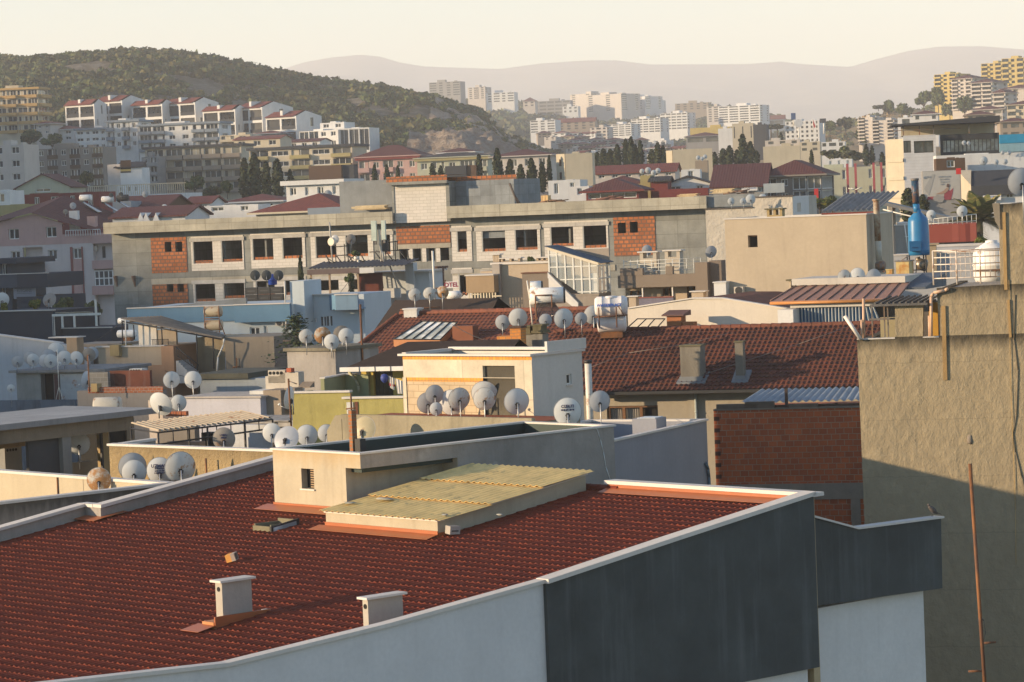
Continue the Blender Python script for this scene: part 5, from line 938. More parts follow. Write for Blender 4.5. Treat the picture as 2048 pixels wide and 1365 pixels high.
def boiler():
    Y=150; k=Y/FPX; p=P(1836,600,Y); o=thing('boiler_flue','tall blue bottle shaped boiler flue on an iron frame','boiler',(p.x,p.y,p.z)); L=lambda u,v,y=0:Vector((P(u,v,Y)-p))+Vector((0,y,0))
    bl=paint('bright blue paint',(.02,.165,.36),.4,var=.18); sootb=paint('sooty dark blue',(.02,.06,.11),.5,rust=.4)
    def ring(v0): return L(1836,v0)
    zs=lambda v:L(1835,v).z; x=L(1837,470).x; x2=L(1831,380).x; w=lambda px:px*k/2
    q=MB(); q.lathe([(w(42),zs(511)),(w(42.5),zs(500)),(w(41),zs(445)),(w(38),zs(437)),(w(14),zs(425)),(w(13),zs(420))],28,(x,0,0)); q.build('boiler_drum',bl,o)
    q=MB(); q.tube((x-.03,0,zs(426)),(x2,0,zs(408)),w(13.2),20,0); q.tube((x2,0,zs(408)),(x2-.02,0,zs(362)),w(13.5),20,1,w(14.5)); q.lathe([(w(14.5),0),(w(16.5),.03),(w(16.5),.12),(w(12),.13)],20,(x2-.02,0,zs(362)),(0,0,1),2); q.lathe([(w(14.4),0),(w(14.4),.04)],20,(x2,0,zs(426)),(0,0,1),2); q.build('flue_neck',[bl,sootb,iron],o)
    q=MB(); a=L(1827,500); q.box(a.x-.28,a.x+.28,-w(42)-.12,-w(30),zs(502),zs(482)); q.build('inspection_box',paint('box blue',(.015,.13,.30),.5),o); words('MASAL',.10,paint('box print',(.01,.06,.14),.6),o,(a.x,-w(42)-.13,zs(495)),(R(90),0,0),ext=.004)
    q=MB()
    for (u,y) in ((1819,-.4),(1852,-.4),(1819,.4),(1852,.4)): b_=L(u,590,y); q.tube((b_.x,y,zs(566)),(b_.x,y,zs(510)),.035,6)
    q.tube((L(1819,540).x,-.4,zs(540)),(L(1852,540).x,-.4,zs(540)),.03,6); q.build('iron_frame',black,o)
    q=MB(); q.lathe([(.2,-.3),(.3,-.25),(.3,.2),(.18,.25)],16,L(1845,530,.0),(1,-.3,-.25)); q.path([L(1835,515),L(1838,525),L(1845,530)],.12,8); q.build('blower',paint('greasy steel',(.2,.17,.13),.4,.5,rust=.3),o)
    q=MB(); q.lathe([(.17,0),(.17,.45),(.14,.5)],14,L(1848,566)); q.build('gas_canister',paint('dark canister',(.12,.13,.14),.5),o)
    q=MB(); q.path([L(1818,545,-.3),L(1822,558,-.3),L(1812,570,-.3)],.03,6); q.path([L(1832,530,-.3),L(1829,555,-.35),L(1835,568,-.3)],.025,6); q.build('hose',black,o)
    p=P(1793,566,146); c=P(1823,523,146); b=thing('duct_box','yellow rust streaked sheet metal duct box left of the blue boiler','duct',(p.x,p.y,p.z),-22); W=(c.x-p.x); H=c.z-p.z; q=MB(); q.box(0,W*.85,0,.9,0,H); q.build('casing',paint('yellow stained tin',(.50,.38,.16),.6,rust=.55,rustcol=(.36,.15,.02)),b); q=MB(); q.box(-.06,W*.9,-.05,.95,H,H+.06); q.tube((W*.2,.2,H+.02),(W*.85,.1,H+.3),.03,6); q.build('lid',iron,b)
    p=P(1773,570,145); b=thing('small_duct_stand','small rusty tin duct on legs under the flue pipe','duct',(p.x,p.y,p.z-.1),-20); q=MB(); q.box(0,.3,0,.4,.3,.8); q.box(-.02,.32,-.03,.43,.8,.85); q.build('casing',paint('yellow stained tin',(.5,.38,.16)),b); q=MB(); [q.tube((x,y,-.1),(x,y,.3),.02,5) for x in (.02,.28) for y in (.02,.38)]; q.build('legs',black,b)
boiler()
def right_back():
    b=Bld('red_block_house','low house with a red panelled parapet and a white rail behind the boiler','house',1858,450,205,-8,zb=0); s=b.S; W=s(1953,443)[0]; z=b.zt; zb_=s(1900,485)[1]; rd=plaster('brick red render',(.36,.085,.06),.06,.08,.1); mb=MB(); mb.box(0,W,0,5,zb_,z); b.part(mb,'parapet',rd); 
    for f0,f1,m in ((.48,.62,sc3((.42,.11,.08),1.)),(.76,.86,(.22,.045,.035)),(.86,.99,(.40,.11,.08))): q=MB(); q.box(W*f0,W*f1,-.012,0,zb_+.02,z-.02); b.part(q,'wall_panel',plaster('red panel %.2f'%f0,m,.06,.05,.1))
    mb=MB(); mb.box(.6,W-.3,.4,4.6,0,zb_); b.part(mb,'wall',plaster('pale ochre lower wall',(.5,.42,.3),.1,.2)); q=MB(); x0=s(1930,490,.38)[0]; q.box(x0-1.4,x0+.8,.34,.39,zb_-2,zb_-.02); b.part(q,'roller_shutter',paint('grey shutter',(.22,.18,.17),.6))
    q=MB(); q.tube((-.2,.1,z+.35),(W,.1,z+.6),.03,6); q.tube((-.2,.1,z+.05),(W,.1,z+.15),.025,6)
    for k in range(11): x=W*k/10; q.tube((x,.1,z),(x,.1,z+.36+.25*k/10),.022,5)
    b.part(q,'roof_rail',paint('white roof rail',(.6,.6,.56),.5))
    g=Bld('grey_side_wall','small grey cement wall directly left of the blue boiler','wall',1790,452,190,-10,zb=0); W2=g.w(1822,450); q=MB(); q.box(0,W2*1.2,0,.4,0,g.zt); g.part(q,'wall',grey); q=MB(); q.box(-.05,W2*1.25,-.05,.45,g.zt,g.zt+.08); q.blob((W2*.5,.2,g.zt+.14),.45,.2,.1); g.part(q,'coping',coping)
    q=MB(); a=g.S(1809,448,-.2); c=g.S(1816,505,-.2); q.tube((c[0],-.2,c[1]),(a[0],-.2,a[1]),.04,6); q.tube((a[0],-.2,a[1]-.8),(a[0]+.4,-.2,a[1]-.85),.03,6); g.part(q,'white_pipe',pvc)
    l=Bld('low_terrace_house','low white house with a long coping behind the terrace railing','house',1785,497,170,-10,zb=0); s=l.S; W3=s(2060,485)[0]; q=MB(); zt=l.zt; xm=s(1866,490)[0]; q.box(0,W3,0,5,0,s(1900,508)[1]); l.part(q,'wall',plaster('bluish white wall',(.50,.51,.53),.1,.15)); q=MB(); q.box(xm,W3,2.,2.3,0,s(1950,492,2)[1]); l.part(q,'back_wall',plaster('bluish white wall',(.5,.51,.53))); q=MB(); q.box(xm,W3,1.95,2.4,s(1950,492,2)[1],s(1950,487,2)[1]); q.box(0,W3,-.05,.2,s(1900,508)[1],s(1900,505)[1]); l.part(q,'coping',coping)
    q=MB(); a=s(1853,518,-.3); c=s(1872,487,-.3); q.box(a[0],c[0],-.3,.4,a[1]-1,c[1]-.1); q.box(a[0]-.15,c[0]+.15,-.4,.5,c[1]-.1,c[1]); l.part(q,'chimney',plaster('ochre chimney',(.45,.36,.24)))
    t=Bld('lean_to_shed','grey sloping sheet roof running down to the right behind the blue flue','shed',1766,404,215,-15,zb=0); s=t.S; A=s(1766,404); B=s(1905,436); q=MB(); q.extr([(A[0],A[1]-.25),(B[0],B[1]-.2),(B[0],B[1]),(A[0],A[1])],0,2.5); t.part(q,'roof',paint('grey roof sheet',(.17,.17,.17),.6,.2)); q=MB(); q.tube((A[0],-.15,A[1]-.55),(B[0]-.4,-.15,B[1]-.5),.05,6); t.part(q,'white_gutter',pvc); q=MB(); q.box(A[0]+.3,A[0]+.6,.4,2,0,A[1]-.3); q.box(B[0]-.8,B[0]-.6,.4,2,0,B[1]-.3); t.part(q,'post',grey)
right_back()
dd(1862,430,19,200,'pinkish dish on the white rail above the red parapet','w',-6,10,.8); dd(1924,423,22,200,'white dish on a mast at the right of the red parapet rail','w',0,10,.9); dd(2042,364,54,84,'very large grey dish cut by the right edge on the tan house','y',8,12,1.2)
def construction():
    b=Bld('unfinished_building','long unfinished concrete building with empty window openings and brick infill','building',222,446,245,-21,zb=0); s=b.S
    W=s(1450,392)[0]; zt=s(700,436)[1]; zf=lambda v,u=700:s(u,v)[1]
    con=concrete('shuttered grey concrete',(.265,.27,.25),2.2,1.05,.4,.5); aer=bricks('white aerated block',(.62,.58,.53),(.56,.53,.48),(.42,.39,.34),.6,.25,.014,.3,.15); bk=bricks('orange hollow brick',(.46,.16,.06),(.30,.105,.045),(.17,.10,.07),.42,.3,.05,.5,.5)
    holes=[];wins=[]
    def H(*r): h=b.rect(*r); holes.append(h); return h
    groups=[((383,472,488,541),((386,482,426,527),(443,480,485,524))),((388,557,491,640),((390,564,431,603),(447,561,489,597))),((502,466,611,536),((505,477,547,520),(565,475,605,517))),((508,551,612,620),((512,558,550,590),(570,557,606,590))),((622,461,747,531),((631,472,673,516),(691,468,736,513))),((630,549,748,620),((637,556,678,596),(697,556,738,590))),((764,459,786,512),((767,467,781,509),)),((904,452,944,523),((914,459,934,504),)),((953,450,1081,521),((964,458,1011,503),(1030,453,1075,500))),((1089,442,1217,512),((1101,451,1147,493),(1166,448,1213,496))),((906,536,945,600),((918,545,936,590),)),((965,535,1085,600),((978,545,1015,580),(1035,540,1075,570)))]
    panels=[]
    for pr,hs in groups:
        p=b.rect(*pr); L=[H(*h) for h in hs]; panels.append((p,L))
    bricksp=[((303,475,374,546),((330,484,343,504),(351,484,365,504))),((306,558,377,640),((334,565,347,584),(355,565,368,584))),((1228,434,1311,512),((1236,446,1252,467),(1260,444,1276,466))),((793,452,901,488),())]
    bp=[(b.rect(*pr),[H(*h) for h in hs]) for pr,hs in bricksp]
    row=[H(*h) for h in ((799,496,815,524),(827,496,842,523),(855,495,870,522),(880,494,898,521))]
    mb=MB(); mb.wall(0,0,1,0,W,0,zt,holes,.35,0); mb.wall(W,0,0,1,14,0,zt); mb.wall(0,14,0,-1,14,0,zt); mb.wall(W,14,-1,0,W,0,zt); mb.face([(0,0,zt),(W,0,zt),(W,14,zt),(0,14,zt)])
    for k in range(3): z=zf(545)-3.25*k; mb.box(.3,W-.3,.36,13.8,z-.2,z)
    mb.box(.3,W-.3,5.5,5.7,0,zt-.1)
    for x in np.arange(2.5,W,3.7): mb.box(x,x+.15,.36,5.5,0,zt-.1)
    b.part(mb,'concrete_frame',con)
    for p,L in panels:
        q=MB(); q.wall(p[0],-.05,1,0,p[2]-p[0],p[1],p[3],[(h[0]-p[0],h[1],h[2]-p[0],h[3]) for h in L],.35,0); q.box(p[0]-.1,p[2]+.1,-.12,-.055,p[3]-.42,p[3]-.12,1); o=b.part(q,'block_panel',[aer,concrete('lintel concrete',(.5,.48,.45),9,9)])
        for h in L:
            q=MB(); q.box(h[0],h[2],.0,.3,h[1]-.0,h[1]+.22); b.part(q,'brick_sill',bk,o)
            q=MB(); q.box(h[0],h[0]+.1,-.08,.0,h[1],h[3]); b.part(q,'opening_post',paint('grey profile',(.3,.31,.3),.6),o)
    for p,L in bp:
        q=MB(); q.wall(p[0],-.045,1,0,p[2]-p[0],p[1],p[3],[(h[0]-p[0],h[1],h[2]-p[0],h[3]) for h in L],.3,0); b.part(q,'brick_panel',bk)
    q=MB(); r=b.rect(795,488,902,497); q.box(r[0],r[2],-.08,-.0,r[1],r[3]); z=zf(545); q.box(s(303,548)[0],s(790,525)[0],-.07,-.0,z-.5,z-.05); q.box(s(905,530)[0],s(1230,515)[0],-.07,0,z-.5,z-.05); b.part(q,'floor_beam',concrete('pale beam concrete',(.42,.39,.32),3,2))
    for row_h in row: pass
    for u in (818,845,873): q=MB(); r=b.rect(u,497,u+8,524); q.box(r[0],r[2],-.06,0,r[1],r[3]); b.part(q,'block_pier',aer)
    ban=concrete('yellow grey parapet concrete',(.42,.395,.32),2.3,.62,.4,.55); ov=1.25
    for (u0,u1,va,vb) in ((206,784,446,469),(893,1412,413,437)):
        a=b.S(u0,va,-ov); c=b.S(u1,va-.042*(u1-u0),-ov); hgt=b.S(u0,va,-ov)[1]-b.S(u0,vb,-ov)[1]; zz=a[1]
        q=MB(); q.box(a[0],c[0],-ov,-ov+.2,zz-hgt,zz); q.box(a[0],c[0],-ov+.2,0,zz-hgt,zz-hgt+.18); o=b.part(q,'parapet_band',ban)
    q=MB(); a=b.S(1398,392,-.9); c=b.S(1530,384,-.9); q.box(a[0]-.4,c[0],-.9,-.7,a[1]-.9,a[1]); b.part(q,'shade_toned_band',concrete('blue grey concrete',(.26,.28,.29),1.2,.8,.3))  # side of the parapet band, its shade painted in as blue grey
    P0=b.rect(785,366,899,445,-.6); q=MB(); q.wall(P0[0],-.6,1,0,P0[2]-P0[0],P0[1],P0[3]); b.part(q,'block_wall',aer); q=MB(); q.box(P0[0],P0[0]+.18,-.66,-.61,P0[1]+.0,P0[3]); q.box(P0[2]-.25,P0[2]+.05,-.66,-.61,P0[1],P0[3]); q.box(P0[0],P0[2],-.59,6,P0[1],P0[3]); b.part(q,'penthouse_frame',con)
    q=MB(); a=b.S(772,369,-1.2); c=b.S(893,363,-1.2); q.box(a[0],c[0],-1.2,5,a[1]-.1,a[1]+.03); q.box(a[0]-.3,c[0],-1.15,-.9,a[1]+.03,a[1]+.13,0); b.part(q,'penthouse_slab',con); q=MB(); q.wall(a[0],-1.1,1,0,c[0]-a[0],a[1]+.13,a[1]+.55); q.wall(a[0],4,0,-1,5.1,a[1]+.03,a[1]+.55); q.face([(a[0],-1.1,a[1]+.55),(c[0],-1.1,a[1]+.55),(c[0],4,a[1]+.55),(a[0],4,a[1]+.55)]); b.part(q,'brick_course',bk)
    bg=concrete('blue grey concrete',(.26,.28,.29)); a=b.S(678,364,1.5); c=b.S(785,360,1.5); q=MB(); q.box(a[0],c[0]+1,1.5,6,zt-2,a[1]); b.part(q,'lift_wall',plaster('blotchy blue grey cement',(.27,.29,.30),.35,.3,.4)); a=b.S(893,364,.8); m=b.S(937,362,.8); c=b.S(1033,360,.8); q=MB(); q.box(a[0],c[0],.8,6,zt-2,a[1]); q.box(m[0],c[0],.2,.79,zt-2,a[1]-.0); b.part(q,'stair_wall',bg); q=MB(); q.wall(a[0],.78,1,0,c[0]-a[0],a[1],a[1]+.35); q.face([(a[0],.78,a[1]+.35),(c[0],.78,a[1]+.35),(c[0],5,a[1]+.35),(a[0],5,a[1]+.35)]); b.part(q,'brick_course',bk)
    for (u,v,w,h,lab) in ((740,417,68,9,'pale timber planks stacked on the unfinished roof left of the penthouse'),(1442,384,42,9,'pale timber planks stacked on the roof edge near the cream dishes'),(1374,391,36,6,'low pile of pale boards on the unfinished roof by the maroon wall')):
        p=b.W(*[b.S(u-w/2,v,.2)[0],.2,0]); z=b.S(u,v,.2)[1]; o=thing('timber_stack',lab,'timber stack',(p.x,p.y,z-.12),b.yaw,'timber stacks on the unfinished roof'); L=w*245/FPX; q=MB()
        for i in range(int(h*.7)): x=random.uniform(-.2,.25); q.box(x,L+x*.6,random.uniform(0,.1),.8,i*.06,i*.06+.045)
        q.build('plank',paint('new plank',(.60,.47,.27),.8,var=.3),o)
    for (u,v,lab,c) in ((1110,402,'heap of brown boards beside the yellow crate on the unfinished roof',(.2,.12,.08)),(1222,396,'heap of rusty scrap on the unfinished roof edge below the long dark sign',(.18,.09,.07)),(1478,385,'heap of dark brown scrap boards right of the timber planks',(.16,.10,.08))):
        p=b.S(u,v,.3); o=thing('scrap_heap',lab,'scrap heap',b.W(p[0],.3,p[1]-.1),b.yaw); q=MB()
        for i in range(12): x=random.uniform(-.8,.8); z=random.uniform(0,.3)*(1-abs(x)); q.tube((x-.5,random.uniform(-.2,.3),z),(x+.5,random.uniform(-.2,.3),z+random.uniform(-.1,.12)),.04,5)
        q.build('boards',paint('scrap %.2f'%c[0],c,.9,var=.4),o)
    p=b.S(1084,405,.3); o=thing('crate','yellow plywood crate standing on the unfinished roof edge','crate',b.W(p[0],.3,p[1]-.1),b.yaw); q=MB(); q.box(-.05,.5,0,.7,0,.62); [q.box(-.06+x,.01+x,-.02,-.001,0,.62) for x in (0,.26,.5)]; q.build('body',paint('yellow plywood',(.62,.42,.2),.8),o)
    q=MB(); a=b.S(1019,367,-.1); c=b.S(1037,410,-.1); q.tube((a[0],-.1,a[1]),(c[0],-.1,c[1]),.09,6); q.tube((a[0]+.25,-.1,a[1]-.7),(c[0]+.2,-.1,c[1]),.05,6); b.part(q,'leaning_board',paint('dark board',(.10,.08,.07),.9))
    q=MB(); a=b.S(235,562,-.02); 
    for u in (232,268): a=b.S(u,552,-.02); q.prism([(a[0],-.5),(a[0]+.12,-.5),(a[0]+.12,-.01),(a[0],-.01)],[a[1]-.1,a[1]-.1,a[1]-.9,a[1]-.9],[a[1]]*4)
    b.part(q,'timber_bracket',paint('weathered bracket',(.2,.13,.1),.9))
construction()
def telecom_hut():
    b=Bld('white_hut','white rooftop hut with an iron ladder under the telecom masts','hut',748,548,212,-14,zb=0); s=b.S; W=s(858,540)[0]; q=MB(); zt=b.zt; q.box(0,W,0,4,0,zt); b.part(q,'wall',plaster('pale blue white wall',(.60,.63,.64),.1,.3,.15)); x=s(817,540)[0]; q=MB(); q.box(x-.1,x+.5,-.5,.5,0,s(820,526)[1]); b.part(q,'pier',plaster('pale blue white wall',(.6,.63,.64))); q=MB(); q.box(-.3,W+.2,-.4,4.2,zt,zt+.12); b.part(q,'roof_edge',plaster('white slab edge',(.62,.58,.52)))
    q=MB(); a=s(754,545,-.3); c=s(762,602,-.3)
    for dx in (0,.33): q.tube((a[0]+dx,-.3,a[1]),(c[0]+dx-.05,-.3,c[1]),.03,5)
    for k in range(11): f=k/10; q.tube((a[0]+(c[0]-a[0]-.05)*f,-.3,a[1]+(c[1]-a[1])*f),(a[0]+.33+(c[0]-a[0]-.05)*f,-.3,a[1]+(c[1]-a[1])*f),.018,5)
    b.part(q,'ladder',black)
    t=Bld('terrace_canopy','rooftop terrace with a dark sheet canopy on posts left of the white hut','canopy',617,538,209,-14,zb=0); s=t.S; W=s(748,536)[0]; q=MB(); zt=t.zt; corrug(q,(0,-.3,zt),(W+2.3,-.3,zt),(W+2.3,3.5,zt+.35),(0,3.5,zt+.35),.3,.04,.02); t.part(q,'roof_sheet',paint('dark brown roof sheet',(.11,.09,.085),.7)); q=MB(); q.box(0,W*.8,-.35,-.2,zt-.42,zt-.06); t.part(q,'fascia',paint('brown fascia',(.13,.095,.09),.8)); q=MB(); q.box(W*.8,W+.1,-.36,-.22,zt-.42,zt-.06); t.part(q,'white_fascia',white)
    q=MB()
    for u in (622,659,716): x=s(u,560)[0]; q.box(x,x+.12,-.2,-.08,0,zt-.42)
    t.part(q,'post',paint('pale timber post',(.34,.24,.16),.8)); q=MB(); q.box(s(705,560)[0],W+.1,1.5,1.7,0,zt-.5); t.part(q,'maroon_wall',plaster('maroon wall',(.17,.05,.035)))
    q=MB(); q.box(s(610,600)[0],W+1,2.8,3.,s(700,590)[1]-.4,s(700,582)[1]); t.part(q,'back_parapet',white)
    o=thing('antenna_frame','iron lattice frame with poles and panel antennas above the terrace canopy','antenna',P(700,535,211),-14); b0=P(700,535,211); k=211/FPX; L=lambda u,v,y=0:Vector(((u-700)*k,y,-(v-535)*k))
    q=MB()
    for a,c in (((650,508),(664,536)),((672,510),(688,533)),((698,512),(713,535)),((725,512),(735,533)),((753,506),(766,523)),((776,506),(790,525))): q.tube(L(*a),L(*c),.045,5)
    for a,c in (((655,516),(672,527)),((671,510),(671,536)),((690,488),(690,535)),((697,492),(697,534)),((673,511),(697,510)),((671,493),(697,492)),((697,513),(730,525)),((742,506),(825,504)),((756,504),(768,509)),((796,485),(795,530)),((800,485),(800,505)),((776,488),(802,487)),((720,504),(697,523)),((820,505),(824,528)),((805,507),(822,528)),((775,506),(776,530)),((628,533),(820,528)),((628,534),(628,538))): q.tube(L(*a),L(*c),.038,5)
    q.build('lattice',black,o)
    for (u,v0,v1,nm) in ((661,443,536,'mast'),(764,462,530,'mast'),(768,494,530,'mast')): q=MB(); q.tube(L(u,v0),L(u+3,v1),.055 if u<700 else .08,8); q.build(nm,paint('pale mast',(.42,.4,.36),.5),o)
    for (u,w) in ((755,10),(775,8)):
        q=MB(); a=L(u-w/2,444,-.3); c=L(u+w/2,484 if u<760 else 482,-.1); q.box(a.x,c.x,-.32,-.08,c.z,a.z); q.build('panel_antenna',paint('pale green radome',(.48,.55,.48),.45),o); q=MB(); q.box(a.x+.08,c.x-.05,-.25,-.1,c.z-.25,c.z-.004); q.build('mount',iron,o)
    q=MB(); q.box(L(769,0).x,L(781,0).x,-.1,.2,L(0,505).z,L(0,483).z); q.build('radio_box',black,o)
    q=MB(); q.path([L(705,537),L(718,562),L(737,574)],.05,6); q.path([L(782,532),L(792,560),L(796,580)],.06,6); q.path([L(768,500),L(767,515),L(764,533)],.07,6); q.build('cable_bundle',paint('pale cable',(.5,.48,.44),.7),o)
    q=MB(); a=L(717,534); q.tube(a,L(718,520),.09,8); q.lathe([(.05,.18),(.18,.1),(.2,-.08),(.1,-.12)],12,L(715,517)); q.build('vent_cowl',pvc,o)
    p=P(664,484,208); o=thing('drum_antenna','small pale drum antenna on the left telecom mast','antenna',p); q=MB(); q.lathe([(.25,-.12),(.3,-.1),(.3,.1),(.26,.14)],18,(0,0,0),(-.5,-.8,0)); q.build('drum',paint('cream drum',(.66,.58,.46),.5),o)
    dish(670,479,16,209.5,'blue grey dish behind the cream drum antenna on the left mast','y',-20,5,.5); dish(702,479,19,210,'dark brown dish on the middle of the telecom frame','b',10,8,.6)
    p=P(903,570,205); o=thing('otel_sign','white OTEL sign in dark red letters on a post right of the white hut','sign',p,-14); k=205/FPX; q=MB(); q.box(-12*k,11*k,0,.08,-6.5*k,6.5*k); q.build('panel',paint('sign white',(.7,.68,.66),.5),o); words('OTEL',.42,paint('sign red',(.28,.02,.05),.5),o,(-.02,-.012,-.01),(R(90),0,0),ext=.006,bold=.01); q=MB(); q.tube((-13*k,.04,-1.8),(-13*k,.04,.35),.05,6); q.build('post',rusty,o)
    q=MB(); p=P(867,606,206); o=thing('pergola_frame','brown timber porch with a sloping roof beside the OTEL sign','porch',p,-14); k=206/FPX; q.box(.0,36*k*.5,0,2,70*k*.97-.0,72*k); q.tube((0,.1,72*k),(28*k,.1,69*k),.06,6); q.tube((22*k,.1,0),(22*k,.1,70*k),.07,6); q.tube((0,.1,28*k),(22*k,.1,30*k),.05,6); q.build('frame',paint('dark brown timber',(.09,.045,.03),.8),o); q=MB(); q.tube((5*k,-.2,0),(4*k,-.2,104*k),.08,8); q.build('white_pole',pvc,o)
    p=P(908,592,180); o=thing('white_boiler_tank','white horizontal water tank beside the dark pipes under the OTEL sign','water tank',p-Vector((.2,0,.25)),-10); q=MB(); q.lathe([(.1,0),(.24,.04),(.24,.86),(.1,.92)],16,(-.25,0,.3),(1,0,0)); q.build('vessel',whitem,o); q=MB(); q.path([(.6,-.1,.5),(1.,-.1,.25),(1.1,-.1,.45)],.03,5); q.path([(.7,-.1,.2),(1.,-.1,.5)],.03,5); q.build('pipework',black,o)
telecom_hut()
def blue_house():
    b=Bld('blue_white_house','pale blue and white rendered house with mid blue parapet bands','house',256,636,195,-18,zb=0); s=b.S; wb=plaster('pale blue white render',(.55,.62,.66),.06,.2,.12); mbm=plaster('mid blue render',(.14,.27,.40),.1,.15,.15); lb=plaster('soft blue render',(.30,.43,.54),.08,.15,.12)
    A=s(256,620); xA=s(475,606)[0]; xB=s(583,600)[0]; zt=b.zt
    mb=MB(); zl=s(475,612)[1]; hs=[b.rect(*r) for r in ((500,655,520,685),(528,652,536,683),(502,690,518,700))]
    mb.wall(0,0,1,0,xB,0,zl,hs,.2); mb.wall(xB,0,0,1,3,0,zl); mb.face([(0,0,zl),(xB,0,zl),(xB,8,zl),(0,8,zl)]); b.part(mb,'wall',wb)
    for h in hs: b.win(h,.2)
    q=MB(); zz=s(475,645)[1]; q.box(xA,xB+.1,-.6,-.4,zz,zl+.05); q.box(xA,xB+.1,-.4,0,zz,zz+.1); q.box(0,xA-.0,-.12,-.01,zz+.1,zl+.02); b.part(q,'parapet_band',mbm); q=MB(); q.box(0,xA,-.2,.1,zl+.02,zl+.08); q.box(xA,xB+.15,-.68,-.3,zl+.05,zl+.12); b.part(q,'coping',coping)
    q=MB(); a=s(255,621,3); c=s(492,596,3); q.extr([(a[0],0),(c[0],0),(c[0],c[1]),(a[0],a[1])],3,3.2); b.part(q,'rear_parapet',plaster('blotchy blue grey cement',(.27,.29,.3)))
    xp0=s(575,600)[0]; xp1=s(603,600)[0]; q=MB(); q.box(xp0,xp1,.5,3.5,0,s(590,563)[1]); b.part(q,'pillar',wb)
    x1=s(705,590)[0]; z2=s(640,593)[1]; hs=[b.rect(642,634,652,652,2),b.rect(653,633,665,652,2),b.rect(629,637,634,645,2)]; mb=MB(); mb.wall(xp1,2,1,0,x1-xp1,0,z2,[(h[0]-xp1,h[1],h[2]-xp1,h[3]) for h in hs],.2); mb.wall(x1,2,0,1,5,0,z2); mb.face([(xp1,2,z2),(x1,2,z2),(x1,7,z2),(xp1,7,z2)]); b.part(mb,'wall',wb)
    for h in hs: 
        hh=h; q=MB(); q.box(hh[0],hh[2],2.1,2.14,hh[1],hh[3],1); q.box((hh[0]+hh[2])/2-.04,(hh[0]+hh[2])/2+.04,2.05,2.1,hh[1],hh[3],0); b.part(q,'window',[PAL['frame'],PAL['glass']])
    xb0=s(637,600)[0]; xm=s(664,600)[0]; zb_=s(660,622)[1]; q=MB(); q.prism([(xb0,1.9),(xm,.6),(xm,.8),(xb0,2.1)],zb_,z2+.02); b.part(q,'parapet_band',mbm); q=MB(); q.box(xm,x1+.1,.6,.8,zb_,z2+.02); q.box(xm,x1+.1,.8,2,zb_,zb_+.1); b.part(q,'parapet_band',plaster('grey blue render',(.20,.31,.43),.1)); q=MB(); q.box(xm-.05,x1+.16,.5,.85,z2+.02,z2+.08); q.box(s(605,592,2)[0],xm,1.8,2.2,z2+.02,z2+.08); b.part(q,'coping',coping)
    q=MB(); r=b.rect(611,605,619,650,1.99); q.box(r[0],r[2],1.96,1.999,r[1],r[3]); b.part(q,'blue_stripe',mbm)
    q=MB(); r=b.rect(551,640,566,652,-.3); q.box(r[0],r[2],-.35,0,r[1],r[3]); o=b.part(q,'air_conditioner',paint('ac casing',(.5,.45,.38))); q=MB(); q.lathe([(.18,0),(.18,.015)],14,((r[0]+r[2])/2,-.36,(r[1]+r[3])/2),(0,-1,0)); b.part(q,'fan_grille',black,o)
    q=MB(); x=s(570,590,.3)[0]; q.tube((x,.3,zl),(x,.3,s(570,563,.3)[1]),.05,6); q.tube((s(572,650,-.5)[0],-.5,s(572,660,-.5)[1]),(s(572,615,-.5)[0],-.5,s(572,615,-.5)[1]),.06,6); b.part(q,'white_pole',pvc)
    p=P(492,610,204); o=thing('black_crate_stack','wall of stacked black plastic crates on the blue house roof','crate stack',(p.x,p.y,p.z-.3),-18); k=204/FPX; w=27*k;h=15*k; q=MB()
    for i in range(3):
        for j in range(3): q.box(i*w,i*w+w-.05,0,.6,j*h*.98,j*h*.98+h-.06); q.box(i*w+.15,i*w+w-.2,-.012,0,j*h*.98+h*.35,j*h*.98+h*.5,1)
    q.build('crates',[paint('black crate',(.022,.023,.025),.5),paint('crate slot',(.06,.06,.06),.6)],o)
    for (u,lab) in ((510,'dark dish, leftmost above the stacked black crates'),(533,'dark dish, middle above the stacked black crates'),(557,'dark dish, rightmost above the stacked black crates')): dish(u,551,20,203,lab,'d',4,8,.4)
    p=P(545,560,204); o=thing('blue_barrel','blue plastic barrel between the dark dishes on the crate stack','barrel',p-Vector((0,0,.35))); q=MB(); q.lathe([(.26,0),(.3,.05),(.3,.35),(.32,.37),(.3,.39),(.3,.7),(.26,.74)],16,(0,0,0)); q.build('body',paint('barrel blue',(.01,.05,.32),.4),o)
    for (u,v) in ((522,648),): pass
blue_house()
